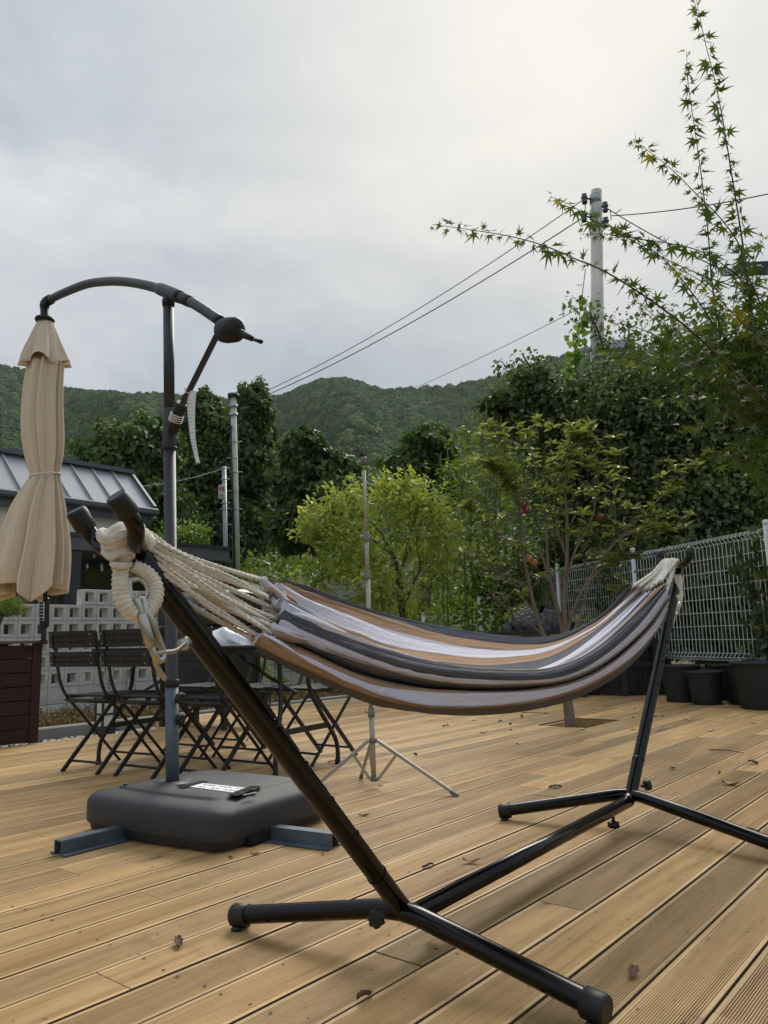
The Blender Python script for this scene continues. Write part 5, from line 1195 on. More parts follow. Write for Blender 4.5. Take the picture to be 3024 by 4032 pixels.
for y in (1275, 1340, 1480, 1515): c = AY(*zM(1336, y), 21); part(MB().tube([c + V(-.12, -.05, 0), c + V(.14, -.05, 0)], .015, 6), 'clamp', M_GALV, mp_)
def wire(a, b, sag, r, label, name='overhead_wire'):
    a, b = np.asarray(a), np.asarray(b); t = np.linspace(0, 1, 40)[:, None]; P = a + (b - a) * t - V(0, 0, 1) * sag * 4 * t * (1 - t)
    setp(part(MB().tube(P, r * .75, 6), name, M_BLACKPLASTIC, None, a), label, 'wire', 'overhead wires')
wA = AY(1060, 1530, 23); wB = AY(1055, 1572, 23); wire(ins['a'], AY(930, 1590, 22), .32, .012, 'upper of the two thick wires running down left from the utility pole'); wire(ins['b'], AY(930, 1605, 22), .28, .015, 'lower of the two thick wires running down left from the utility pole')
wire(upp(900, 1360), AY(1400, 1620, 34), .15, .010, 'thin wire sloping down to the wooded ridge')
wire(ins['c'], AY(3024 + 260, 1235, 10), .15, .014, 'wire leaving the utility pole to the right through the maple shoots'); wire(ins['d'], AY(3024 + 200, 1210, 9), .25, .013, 'second wire leaving the utility pole downward to the right')
wire(upp(940, 990), AY(3300, 700, 10), .1, .013, 'twisted wire rising from the utility pole to the right edge')
wire(AY(*zM(1330, 1272), 21), AY(350, 1925, 15), .15, .012, 'green wire from the meter pole to the house roof')
# dark eave of another house at the right edge
ev = AY(2962, 1030, 16.5); M_EAVE = mat('dark_eave', S(54, 55, 60), .55)
h2 = thing('neighbour_house', 'dark tiled eave of a house at the right edge behind the maple', 'house', V(ev[0] + 3, ev[1] + 2, .2))
part(MB().box(V(ev[0] + 6.6, ev[1] + 2.6, ev[2] / 2 - .1), (6.2, 2.6, ev[2] - .1)), 'wall', M_CREAM, h2)
m = MB(); rz_ = ev[2]; q = [V(ev[0], ev[1], rz_), V(ev[0] + 8, ev[1] - .4, rz_), V(ev[0] + 8, ev[1] + 3.5, rz_ + 1.5), V(ev[0] + .9, ev[1] + 3.5, rz_ + 1.5)]; m.add(np.array(q + [p - V(0, 0, .16) for p in q]), [(0, 1, 2, 3), (4, 7, 6, 5), (0, 4, 5, 1), (1, 5, 6, 2), (2, 6, 7, 3), (3, 7, 4, 0)])
part(m, 'roof', M_EAVE, h2)
part(MB().bar(V(ev[0] + .3, ev[1] - .06, rz_ - .26), V(ev[0] + 8, ev[1] - .46, rz_ - .26), .14, .14), 'gutter', M_TRIM, h2)
# ================================================================ BARBECUE behind the table
gc = V(-1.62, 7.15, 0); ga = math.radians(-32); gxd, gyd = V(math.cos(ga), math.sin(ga), 0), V(-math.sin(ga), math.cos(ga), 0); AXG = (gxd, gyd, V(0, 0, 1))
bbq = thing('barbecue', 'black barbecue trolley with closed lid behind the table', 'barbecue', gc)
m = MB(); n_ = 14; prof = [(-.26, .90), (-.27, 1.0), (-.24, 1.12), (-.15, 1.19), (.12, 1.20), (.22, 1.13), (.26, 1.0), (.26, .90)]; pr = catmull([V(a, b) for a, b in prof], 26)
P = np.array([[gc + gxd * x + gyd * p[0] * s + V(0, 0, .9 + (p[1] - .9) * s) for p in pr] for x, s in ((-.42, .9), (-.40, 1), (.40, 1), (.42, .9))]); m.sheet(P); m.add(P[0], [tuple(range(26))]); m.add(P[-1], [tuple(range(26))[::-1]])
M_BBQ = mat('black_enamel', S(40, 41, 44), .3, 0, .1, 6, spec=.6); part(m, 'lid', M_BBQ, bbq)
part(MB().tube([gc + gxd * -.25 - gyd * .31 + V(0, 0, 1.02), gc + gxd * .25 - gyd * .31 + V(0, 0, 1.02)], .014, 10), 'lid_handle', M_CHROME, bbq)
part(MB().box(gc + V(0, 0, .80), (.84, .50, .19), AXG, bev=.02), 'firebox', M_BBQ, bbq)
for s in (-1, 1): part(MB().box(gc + gxd * s * .62 + V(0, 0, .86), (.36, .46, .03), AXG, bev=.008), 'side_shelf', M_BBQ, bbq)
part(MB().box(gc + V(0, 0, .42), (.78, .44, .42), AXG, bev=.012), 'cabinet', M_BBQ, bbq)
for s in (-1, 1):
    for q in (-1, 1): part(MB().bar(gc + gxd * s * .38 + gyd * q * .21, gc + gxd * s * .38 + gyd * q * .21 + V(0, 0, .72), .04, .04, up=gxd), 'leg', M_BBQ, bbq)
# ================================================================ FOLIAGE
SH_OVAL = (np.array([(0, 0), (.30, .20), (.70, .17), (1, 0), (.70, -.17), (.30, -.20)]), [(0, 1, 2, 3), (0, 3, 4, 5)])
SH_WIDE = (np.array([(0, 0), (.22, .34), (.62, .28), (1, 0), (.62, -.28), (.22, -.34)]), [(0, 1, 2, 3), (0, 3, 4, 5)])
SH_HEART = (np.array([(.05, 0), (-.06, .30), (.35, .46), (1, 0), (.35, -.46), (-.06, -.30)]), [(0, 1, 2, 3), (0, 3, 4, 5)])
SH_BLADE = (np.array([(0, .03), (.5, .035), (1, 0), (.5, -.035), (0, -.03)][:4]), [(0, 1, 2, 3)])
def star():
    P = [(0, 0), (.03, -.10)]
    for a, r in ((-125, .55), (-100, .27), (-76, .82), (-56, .32), (-38, .98), (-18, .36), (0, 1.1), (18, .36), (38, .98), (56, .32), (76, .82), (100, .27), (125, .55)):
        t = math.radians(a); P.append((.12 + r * math.cos(t), r * math.sin(t)))
    P.append((.03, .10))
    return np.array(P), [(0, 1 + 2 * i, 2 + 2 * i, 3 + 2 * i) for i in range(7)]
SH_STAR = star()
def nrm(a): return a / (np.linalg.norm(a, axis=1)[:, None] + 1e-9)
def leaves(P, D, Nn, size, shape, fold=.25, curl=.12, rnd=None, r=None):
    P = np.asarray(P, float); n = len(P); D = nrm(np.asarray(D, float)); Nn = np.asarray(Nn, float)
    Nn = nrm(Nn - D * np.sum(Nn * D, 1)[:, None]); S_ = np.cross(Nn, D); size = np.broadcast_to(np.asarray(size, float), (n,))
    sh, fc_ = shape; k = len(sh)
    u = sh[:, 0][None, :, None]; v = sh[:, 1][None, :, None]
    w = np.abs(v) * fold - u * u * curl
    X = P[:, None] + size[:, None, None] * (u * D[:, None] + v * S_[:, None] + w * Nn[:, None])
    F = (np.array(fc_)[None] + (np.arange(n) * k)[:, None, None]).reshape(-1, 4)
    if rnd is None: rnd = (r or rng).random(n)
    return X.reshape(-1, 3), F, np.repeat(rnd, len(fc_))
def leaf_mesh(name, chunks, off):
    vs = []; fs_ = []; rn = []; b = 0
    for X, F, R_ in chunks: vs.append(X); fs_.append(F + b); rn.append(R_); b += len(X)
    X = np.vstack(vs) - np.asarray(off); F = np.vstack(fs_).astype(np.int32); R_ = np.concatenate(rn).astype(np.float32)
    me = bpy.data.meshes.new(name); me.vertices.add(len(X)); me.vertices.foreach_set('co', X.astype(np.float32).ravel())
    me.loops.add(F.size); me.loops.foreach_set('vertex_index', F.ravel()); me.polygons.add(len(F)); me.polygons.foreach_set('loop_start', np.arange(0, F.size, 4, dtype=np.int32))
    me.update(calc_edges=True); me.validate()
    a = me.attributes.new('rnd', 'FLOAT', 'FACE'); a.data.foreach_set('value', R_[:len(me.polygons)])
    return me
def blob_pts(c, rad, n, r, lo=.55, lump=.22, zmin=None):
    d = nrm(r.normal(size=(n, 3))); ph = r.uniform(0, 6.28, 6)
    k = 1 + lump * (np.sin(d[:, 0] * 5 + ph[0]) * np.sin(d[:, 1] * 5 + ph[1]) + .7 * np.sin(d[:, 2] * 7 + ph[2] + d[:, 0] * 4))
    q = (lo + (1 - lo) * r.random(n) ** .45) * k
    P = np.asarray(c) + d * q[:, None] * np.asarray(rad); return P, d
def clumped(c, rad, n, r, nclump=40, cs=.28, lo=.6):
    """points gathered in clumps near the surface of an ellipsoid, gaps between"""
    C_, d = blob_pts(c, rad, nclump, r, lo, .2); i = r.integers(0, nclump, n); s = cs * np.mean(rad)
    P = C_[i] + r.normal(size=(n, 3)) * s * (.5 + r.random((nclump, 1))[i]); dd = nrm((P - np.asarray(c)) / np.asarray(rad)); return P, dd, i
UPV = np.array([0, 0, 1.0])
def crown(blobs, leaf, shape, r, droop=.4, out=.8, upn=.7, jit=.5, clump=0, core=True, rvar=.25):
    ch = []
    for (c, rad, n) in blobs:
        if clump: P, d, ci = clumped(c, rad, n, r, clump); base = r.random(clump)[ci]
        else: P, d = blob_pts(c, rad, n, r); base = r.random(len(P))
        D = d * out * .6 + r.normal(size=P.shape) * jit - UPV * droop; Nn = d * out + UPV * upn + r.normal(size=P.shape) * jit * .7
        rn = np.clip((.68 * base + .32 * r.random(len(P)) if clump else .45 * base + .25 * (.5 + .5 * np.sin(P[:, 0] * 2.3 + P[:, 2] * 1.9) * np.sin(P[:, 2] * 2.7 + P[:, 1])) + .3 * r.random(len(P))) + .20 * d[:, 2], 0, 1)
        ch.append(leaves(P, D, Nn, leaf * r.uniform(.45, 1.35, len(P)), shape, rnd=rn))
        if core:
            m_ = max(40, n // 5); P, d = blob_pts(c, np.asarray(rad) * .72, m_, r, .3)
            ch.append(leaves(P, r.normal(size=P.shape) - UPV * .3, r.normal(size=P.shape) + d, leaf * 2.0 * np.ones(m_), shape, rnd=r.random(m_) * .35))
    return ch
def limb(mb, pts, r0, r1, n=14, sides=8): mb.tube(catmull(pts, n), np.linspace(r0, r1, n), sides)
M_BARK = mat('bark', S(96, 84, 72), .95, 0, .25, 10, bump=.8, bscale=40)
M_BARKG = mat('grey_smooth_bark', S(128, 118, 104), .9, 0, .2, 12, bump=.5, bscale=50, col2=S(92, 82, 72))
LM_KUDZU = leafmat('kudzu_leaf', [(0.026, 0.044, 0.013), (0.059, 0.100, 0.028), (0.110, 0.175, 0.047), (0.202, 0.273, 0.076)], .5, .28, .3)
LM_DARKTREE = leafmat('dark_tree_leaf', [(0.036, 0.054, 0.020), (0.077, 0.111, 0.033), (0.123, 0.169, 0.049), (0.212, 0.250, 0.083)], .45, .28, .35)
LM_CITRON = leafmat('citron_leaf', [(0.086, 0.129, 0.027), (0.196, 0.258, 0.048), (0.345, 0.403, 0.085), (0.529, 0.560, 0.142)], .42, .42, .4)
LM_APPLE = leafmat('apple_leaf', [(.055, .075, .025), (.10, .13, .04), (.20, .24, .07), (.36, .39, .13)], .45, .38, .4)
LM_WEED = leafmat('weed_leaf', [(0.055, 0.101, 0.018), (0.110, 0.186, 0.030), (0.202, 0.296, 0.045), (0.350, 0.404, 0.090)], .5, .35, .3)
LM_MAPLE = leafmat('maple_leaf', [(0.049, 0.083, 0.015), (0.077, 0.122, 0.022), (0.119, 0.173, 0.028), (0.364, 0.294, 0.039)], .5, .30, .25)
LM_GRASS = leafmat('grass_blade', [(0.052, 0.100, 0.014), (0.104, 0.175, 0.024), (0.208, 0.250, 0.042), (0.390, 0.350, 0.084)], .55, .35, .3)
LM_DRY = leafmat('dry_weed', [(.12, .07, .04), (.20, .12, .07), (.28, .19, .11), (.16, .14, .05)], .8, .2, .2)
LM_BRIGHT = leafmat('vine_leaf', [(.07, .15, .02), (.13, .24, .03), (.20, .32, .05), (.30, .42, .08)], .42, .45, .4)
LM_IVY = leafmat('ivy_leaf', [(0.025, 0.042, 0.015), (0.049, 0.077, 0.026), (0.077, 0.112, 0.037), (0.154, 0.187, 0.053)], .4, .3, .45)
def tree(name, label, cat, base, chunks, lm, wood, wm=None, group=None, crown_name='crown'):
    t = thing(name, label, cat, base, group)
    if wood is not None: part(wood, 'trunk', wm or M_BARK, t)
    part(leaf_mesh(crown_name, chunks, base), crown_name, lm, t); return t
def bl(px, py, Y_, rx, rz, ry, n):       # blob from photo pixels at distance Y_
    k = Y_ / FPX * 1.02; return (AY(px, py, Y_), (rx * k, ry, rz * k), n)
# ---- vine-covered trees behind the house
r = np.random.default_rng(11)
def kudzu(label, base_px, Y_, blobs, trunk_top, n_hang=0):
    bx_ = AY(base_px[0], base_px[1], Y_); gzb = ground_z(bx_[0], bx_[1]); base = V(bx_[0], bx_[1], gzb)
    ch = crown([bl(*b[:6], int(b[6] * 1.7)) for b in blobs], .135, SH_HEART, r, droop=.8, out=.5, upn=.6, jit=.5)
    tt = AY(*trunk_top, Y_); w = MB(); limb(w, [base, base * .5 + tt * .5 + V(.2, 0, 0), tt], .16, .05)
    for k in range(4): limb(w, [base * .4 + tt * .6, base * .3 + tt * .7 + V(r.uniform(-1, 1), r.uniform(-.5, .5), .5), tt + V(r.uniform(-1.4, 1.4), 0, r.uniform(-.8, .2))], .06, .02, 8, 6)
    return tree('vine_covered_tree', label, 'tree', base, ch, LM_KUDZU, w, group='trees smothered in vines')
kudzu('broad rounded vine-covered tree behind the grey house roof', (500, 2250), 19, [(510, 1800, 19, 165, 150, 1.3, 2600), (420, 1860, 18.6, 95, 90, .9, 1100), (600, 1730, 19.2, 110, 95, .9, 1300), (560, 1980, 19, 170, 180, 1.2, 1900)], (520, 1760))
kudzu('tall dark vine-covered tree behind the slim poles, tallest of them', (930, 2250), 26, [(1000, 1600, 26, 70, 100, .8, 1500), (790, 1640, 26, 85, 100, .9, 1500), (890, 1720, 26, 140, 120, 1.1, 2200), (950, 1850, 26, 160, 150, 1.2, 2400), (800, 1880, 26, 130, 190, 1.1, 2200), (900, 2080, 26, 230, 140, 1.3, 2600), (1040, 1760, 26.4, 60, 130, .8, 900)], (960, 1600))
kudzu('vine-covered tree with a knobbly top between slim pole and tripod', (1220, 2250), 20, [(1200, 1765, 20, 85, 75, .8, 1300), (1180, 1890, 20, 110, 110, .9, 1500), (1330, 1850, 20.4, 90, 70, .8, 1000), (1330, 1960, 19.8, 120, 85, .9, 1400), (1200, 2060, 20, 140, 110, 1.0, 1500)], (1200, 1780))
kudzu('dense vine-covered tree behind the light green tree top', (1640, 2250), 19, [(1690, 1760, 19, 100, 85, .8, 1500), (1620, 1850, 19, 110, 90, .9, 1400), (1560, 1930, 19, 80, 70, .7, 900), (1700, 1900, 19, 120, 140, .9, 1600)], (1680, 1760))
# small-leaved conifer-like top of the tall one
# ---- bright shrub by the house and undergrowth on the slope
b0 = AY(700, 2130, 17.5); base = V(b0[0], b0[1], ground_z(b0[0], b0[1]))
tree('bright_shrub', 'yellow-green shrub peeping past the house beside the parasol mast', 'shrub', base, crown([bl(690, 2130, 17.5, 80, 45, .6, 900), bl(770, 2100, 17.8, 60, 40, .5, 500), bl(720, 2190, 17.5, 90, 60, .6, 500)], .10, SH_OVAL, r, clump=14), LM_BRIGHT, MB().tube([base, b0], .03, 8))
n = 34000; gx_ = r.uniform(-13, 13, n); gy_ = 13.2 + r.random(n) ** 1.2 * 22
gk = (np.array([float(ND[:2] @ (a, b)) for a, b in zip(gx_, gy_)]) < 9.5) | (gy_ - gx_ * .5 > 17.5); gx_, gy_ = gx_[gk], gy_[gk]; n = len(gx_)
gz_ = terrain(gx_, gy_); hz = r.random(n) ** 2 * .55 * (1 + .6 * np.sin(gx_ * 1.3) * np.sin(gy_ * .9))
P = np.stack([gx_, gy_, gz_ + np.abs(hz)], 1)
gc_ = leaf_mesh('undergrowth', [leaves(P, r.normal(size=P.shape) + UPV * .3, r.normal(size=P.shape) * .5 + UPV, r.uniform(.09, .24, n), SH_WIDE, rnd=np.clip(.45 * r.random(n) + .3 * (np.sin(gx_ * .8 + gy_ * .5) * .5 + .5), 0, 1))], (0, 0, 0))
setp(part(gc_, 'undergrowth', LM_WEED), kind='stuff')
# tall yellow-green grass beyond the low fence
n = 7000; gx_ = r.uniform(-.6, 3.6, n); gy_ = r.uniform(16.5, 19.5, n); P = np.stack([gx_, gy_, terrain(gx_, gy_)], 1)
setp(part(leaf_mesh('tall_grass', [leaves(P, r.normal(size=P.shape) * .35 + UPV, r.normal(size=P.shape), r.uniform(.5, 1.25, n), (SH_BLADE[0] * np.array([1, .5]), SH_BLADE[1]), fold=0, curl=.3, rnd=np.clip(r.normal(.62, .2, n), 0, 1))], (0, 0, 0)), 'tall_grass', LM_GRASS), kind='stuff')
# ---- light green fruit tree beyond the deck
CYD = 11.2; r = np.random.default_rng(21)
cb_ = AY(1588, 2485, CYD); base = V(cb_[0], cb_[1], ground_z(cb_[0], cb_[1])); w = MB()
cp = lambda x, y, dy=0: AY(x, y, CYD + dy)
limb(w, [base, cp(1592, 2470), cp(1580, 2380), cp(1572, 2280)], .055, .045); limb(w, [cp(1572, 2280), cp(1560, 2220), cp(1545, 2180), cp(1500, 2100), cp(1440, 2030)], .036, .012)
limb(w, [cp(1572, 2280), cp(1600, 2180), cp(1610, 2110), cp(1640, 2020), cp(1620, 1940)], .032, .010); limb(w, [cp(1585, 2400), cp(1630, 2290), cp(1655, 2230), cp(1640, 2130), cp(1660, 2040)], .022, .008)
limb(w, [cp(1575, 2300), cp(1450, 2230), cp(1330, 2260), cp(1240, 2280)], .02, .006); limb(w, [cp(1550, 2190), cp(1400, 2080), cp(1280, 2040)], .02, .006); limb(w, [cp(1575, 2340), cp(1500, 2330), cp(1400, 2350)], .016, .005)
cbl = [(1500, 1990, 11.2, 230, 80, .8, 1100), (1300, 2060, 11.0, 110, 70, .55, 620), (1230, 2070, 11.1, 50, 60, .3, 160), (1600, 1940, 11.3, 110, 60, .5, 520), (1660, 2080, 11.4, 110, 130, .6, 700), (1470, 2120, 10.9, 190, 90, .7, 800), (1330, 2200, 11.0, 150, 70, .6, 560), (1240, 2300, 11.1, 90, 70, .5, 360), (1440, 2290, 10.9, 170, 90, .6, 620), (1730, 2180, 11.5, 90, 110, .5, 480), (1540, 2370, 11, 120, 80, .5, 330)]
ch = []
for b in cbl:
    c, rad, n = bl(*b); P, d, ci = clumped(c, np.asarray(rad) * 1.05, int(n * 1.05), r, max(8, n // 22), .20, .25); base_r = r.random(10000)[ci]
    hgt = np.clip((P[:, 2] - 1.0) / 2.2, 0, 1)
    ch.append(leaves(P, d * .5 + r.normal(size=P.shape) * .5 - UPV * .25, d * .5 + UPV * .7 + r.normal(size=P.shape) * .5, (.104) * r.uniform(.55, 1.2, len(P)), SH_OVAL, rnd=np.clip(.2 + .45 * base_r + .25 * r.random(len(P)) + .2 * hgt - .1, 0, 1)))
for k in range(60):
    a_ = r.uniform(-.1, 3.3); x0 = 1480 + 265 * math.cos(a_) * r.uniform(.75, 1.0); y0 = 2110 - 165 * math.sin(a_) * r.uniform(.8, 1.0); p0 = cp(x0, y0, r.normal(0, .25)); p1 = p0 + V(math.cos(a_) * .26 + r.normal(0, .06), r.normal(0, .1), r.uniform(.06, .42) * max(.25, math.sin(a_))); q_ = catmull([p0 - (p1 - p0) * .6, p0, (p0 + p1) / 2 + V(.01, 0, .01), p1], 10); w.tube(q_, np.linspace(.005, .002, 10), 5, cap=False)
    for j in range(2, 10): D_ = r.normal(size=(2, 3)) * .5 + unit(p1 - p0) * .5; ch.append(leaves(np.repeat(q_[j][None], 2, 0), D_, UPV + r.normal(size=(2, 3)) * .5, r.uniform(.07, .115, 2), SH_OVAL, rnd=np.clip(r.normal(.78, .15, 2), 0, 1)))
tree('fruit_tree', 'light yellow-green fruit tree behind the tripod', 'tree', base, ch, LM_CITRON, w)
# ---- apple tree growing through the deck opening
r = np.random.default_rng(33); AYD = 6.52
ap_ = lambda x, y, dy=0: AY(x, y, AYD + dy)
base = V(*G(2245, 2859)[:2], -.12); w = MB()
limb(w, [base, ap_(2240, 2800), ap_(2226, 2705), ap_(2218, 2620), ap_(2222, 2560)], .046, .034, 16, 12)
stems = [([(2222, 2570), (2225, 2480), (2222, 2330), (2232, 2200), (2232, 2050), (2225, 1900), (2240, 1760), (2250, 1680)], 0.0, .024),
 ([(2222, 2560), (2205, 2430), (2170, 2300), (2155, 2180), (2150, 2060), (2130, 1930), (2095, 1800), (2075, 1720)], .15, .018),
 ([(2218, 2590), (2140, 2500), (2095, 2350), (2065, 2200), (2045, 2020), (2030, 1900), (1990, 1780), (1960, 1720)], -.15, .020),
 ([(2222, 2560), (2290, 2420), (2320, 2290), (2420, 2140), (2500, 2060), (2600, 1960), (2660, 1900)], .1, .018),
 ([(2222, 2540), (2260, 2400), (2330, 2260), (2420, 2120), (2420, 2000), (2415, 1880)], .3, .015),
 ([(2170, 2300), (2100, 2120), (2020, 2140), (1940, 2080), (1880, 2030), (1840, 1990)], -.1, .010),
 ([(2090, 2340), (2020, 2280), (1920, 2230), (1860, 2170)], -.2, .008), ([(2220, 2330), (2260, 2180), (2330, 2040), (2350, 1930), (2360, 1830)], -.1, .012),
 ([(2140, 2500), (2040, 2420), (1980, 2380), (1940, 2350)], -.2, .008), ([(2232, 2200), (2190, 2060), (2180, 1900), (2190, 1800)], .2, .010), ([(2420, 2140), (2480, 2100), (2580, 2110), (2640, 2080)], .1, .008),
 ([(2222, 2560), (2330, 2480), (2400, 2390), (2440, 2300)], .05, .011), ([(2150, 2440), (2070, 2370), (2030, 2300), (1985, 2270)], -.1, .008), ([(2040, 2000), (2000, 1900), (1930, 1830)], -.2, .008), ([(2240, 1760), (2290, 1720), (2330, 1760)], 0, .007), ([(2320, 2290), (2380, 2230), (2450, 2190), (2500, 2200)], -.1, .007)]
ch = []; tips = []
for pts, dy, r0 in stems:
    q = catmull([ap_(x, y, dy * (i / (len(pts) - 1))) for i, (x, y) in enumerate(pts)], 26); w.tube(q, np.linspace(r0, max(.0035, r0 * .22), 26), 8)
    for k in range(8, 26):
        if r.random() < .75: tips.append((q[k], k / 25.0))
    tips.append((q[-1], 1.0)); tips.append((q[-1], 1.0))
for p, f in list(tips):
    for _ in range(int(r.integers(0, 3))):
        e = p + V(r.normal(0, .10), r.normal(0, .12), abs(r.normal(.06, .07))); w.tube([p, (p + e) / 2 + V(0, 0, -.01), e], [.003, .0025, .002], 5, cap=False); tips.append((e, f))
for p, f in tips:
    hi_ = np.clip((p[2] - 1.15) / 1.2, 0, 1)
    if r.random() > .07 + 1.0 * hi_: continue
    n = r.integers(6, 11); a = r.uniform(0, 6.28, n); el = r.uniform(-.1, .9, n)
    D = np.stack([np.cos(a) * np.cos(el), np.sin(a) * np.cos(el), np.sin(el)], 1); Pn = np.repeat(p[None], n, 0) + D * .012
    ch.append(leaves(Pn, D, UPV + r.normal(size=D.shape) * .35, r.uniform(.055, .105, n), SH_OVAL, fold=.3, curl=.25, rnd=np.clip(r.normal(.35 + .42 * hi_, .18, n), 0, 1)))
tree('apple_tree', 'young bare-stemmed apple tree growing through the square opening in the deck', 'tree', base, ch, LM_APPLE, w, M_BARKG)
def apple_mat(name, c1, c2): return mat(name, c1, .35, 0, .2, 18, col2=c2, spec=.5)
MA1 = apple_mat('apple_red', (.20, .012, .02), (.09, .008, .012)); MA2 = apple_mat('apple_brown', (.34, .15, .06), (.22, .07, .03))
for x, y, mm, lb in ((2060, 1992, MA1, 'dark red apple, upper of the pair high on the left stem'), (2072, 2010, MA1, 'red apple touching just below the dark red one'), (2366, 2037, MA1, 'single red apple on the right-hand branches'), (2086, 2200, MA2, 'brownish apple, left of the low pair'), (2104, 2214, MA2, 'brownish apple, right of the low pair')):
    c = ap_(x, y, -.18); a_ = thing('apple', lb, 'apple', c, 'apples on the young tree')
    part(MB().lathe([(0, -.024), (.010, -.028), (.021, -.022), (.030, -.004), (.029, .012), (.018, .024), (.008, .025), (0, .018)], c, 18, cap=False), 'fruit', mm, a_); part(MB().tube([c + V(0, 0, .018), c + V(.006, 0, .042)], .0015, 5), 'stalk', M_BARK, a_)
# ---- ragweed-like stand with upright flower spikes behind the fence
r = np.random.default_rng(44)
LM_SPIKE = leafmat('flower_spike', [(.14, .17, .05), (.22, .25, .08), (.28, .30, .10), (.2, .24, .06)], .7, .3, .2)
spots = [(1760, 1830), (1800, 1700), (1850, 1640), (1900, 1620), (1960, 1650), (2010, 1690), (2070, 1640), (2140, 1620), (2220, 1640), (1730, 1980), (1830, 1780), (1930, 1760), (2290, 1660), (2380, 1700)]
desc = ['leftmost tall weed with pale upright spikes, by the light green tree', 'second tall spiked weed from the left, rising above the first', 'third tall spiked weed from the left', 'fourth tall spiked weed from the left, one of the tallest', 'spiked weed in front of the hill, left of centre of its stand', 'spiked weed at the centre of the stand', 'tall spiked weed just left of the apple tree top', 'tallest spiked weed, above the apple tree', 'spiked weed behind the upper apple leaves', 'lowest spiked weed at the left foot of the stand', 'shorter spiked weed in front of the left group', 'shorter spiked weed in front of the centre group', 'spiked weed half lost in the dark tree', 'rightmost spiked weed under the dark tree']
for (x, y), lb in zip(spots, desc):
    Yd = 13.2 + r.uniform(-.5, .9); tp = AY(x, y, Yd); base = V(tp[0] + r.uniform(-.2, .2), tp[1], ground_z(tp[0], tp[1])); H_ = tp[2] - base[2]
    st_ = catmull([base, base * .5 + tp * .5 + V(r.uniform(-.08, .08), 0, 0), tp], 30); w = MB(); w.tube(st_, np.linspace(.018, .004, 30), 6)
    ch = []; sp_ = MB()
    for k in range(3, 29):
        nl = r.integers(10, 17); f = k / 29.0; spread = (.62 * (1 - f) + .12) * min(1, H_ / 2.6)
        a = r.uniform(0, 6.28, nl); rr_ = spread * r.random(nl) ** .6; Pn = st_[k] + np.stack([np.cos(a) * rr_, np.sin(a) * rr_, r.normal(0, .07, nl) + rr_ * .3], 1)
        D = np.stack([np.cos(a), np.sin(a), r.normal(-.1, .4, nl)], 1); ch.append(leaves(Pn, D, UPV + r.normal(size=D.shape) * .5, r.uniform(.07, .17, nl), SH_OVAL, rnd=np.clip(.15 + .5 * f + r.normal(0, .15, nl), 0, 1)))
        if f > .42:
            for q in range(2):
                a1 = r.uniform(0, 6.28); s0 = st_[k] + V(math.cos(a1), math.sin(a1), 0) * spread * r.uniform(.1, .8); L_ = r.uniform(.22, .45); sp_.tube(catmull([s0, s0 + V(math.cos(a1) * .03, math.sin(a1) * .03, L_ * .5), s0 + V(math.cos(a1) * .02 + r.normal(0, .02), 0, L_)], 7), [.007, .012, .013, .012, .010, .007, .003], 5)
    t = tree('spiked_weed', lb, 'weed', base, ch, LM_WEED, w, mat('weed_stem', (.10, .15, .04), .7), 'tall weeds with flower spikes behind the fence', 'foliage')
    part(sp_, 'flower_spikes', mat('spike', (.20, .23, .07), .8, 0, .2, 20), t, kind='stuff')
# ---- big dark trees behind the fence on the right
r = np.random.default_rng(55)
def darktree(label, bpx, Yd, blobs, limbs, leaf=.082):
    p = AY(bpx, 2300, Yd); base = V(p[0], p[1], ground_z(p[0], p[1])); w = MB()
    for pts, r0, r1 in limbs: limb(w, [base if q is None else AY(q[0], q[1], Yd + (q[2] if len(q) > 2 else 0)) for q in pts], r0, r1, 16, 8)
    ch = []
    for b in blobs:
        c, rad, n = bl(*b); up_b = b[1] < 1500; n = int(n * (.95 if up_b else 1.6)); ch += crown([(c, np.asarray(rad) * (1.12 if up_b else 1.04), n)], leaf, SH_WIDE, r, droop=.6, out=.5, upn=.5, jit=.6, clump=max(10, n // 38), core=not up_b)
    return tree('broadleaf_tree', label, 'tree', base, ch, LM_DARKTREE, w, group='dark broadleaf trees behind the fence')
darktree('large dark broadleaf tree filling the right side behind the fence', 2750, 12.0,
 [(2650, 1480, 12, 270, 150, 1.0, 3000), (2880, 1500, 12, 230, 200, 1.0, 3000), (2500, 1640, 11.8, 190, 130, .9, 2200), (2750, 1700, 11.8, 300, 180, 1.1, 3400), (2950, 1800, 11.8, 200, 220, 1.0, 2600), (2560, 1850, 11.8, 230, 160, .9, 2400), (2800, 1980, 11.5, 280, 150, .9, 2600), (2600, 2080, 11.5, 260, 130, .9, 2200), (2980, 1330, 12.2, 160, 120, .8, 1200), (2700, 1330, 12.3, 120, 60, .5, 450), (3150, 1700, 12, 200, 400, 1.0, 2200), (2460, 1560, 12, 100, 70, .5, 700)],
 [([None, (2760, 2000), (2780, 1750), (2800, 1500), (2850, 1250)], .16, .03), ([(2770, 1900), (2650, 1700), (2560, 1560), (2400, 1480)], .08, .02), ([(2780, 1750), (2900, 1600), (2960, 1400)], .07, .02), ([(2650, 1700), (2500, 1640), (2330, 1620)], .05, .012)])
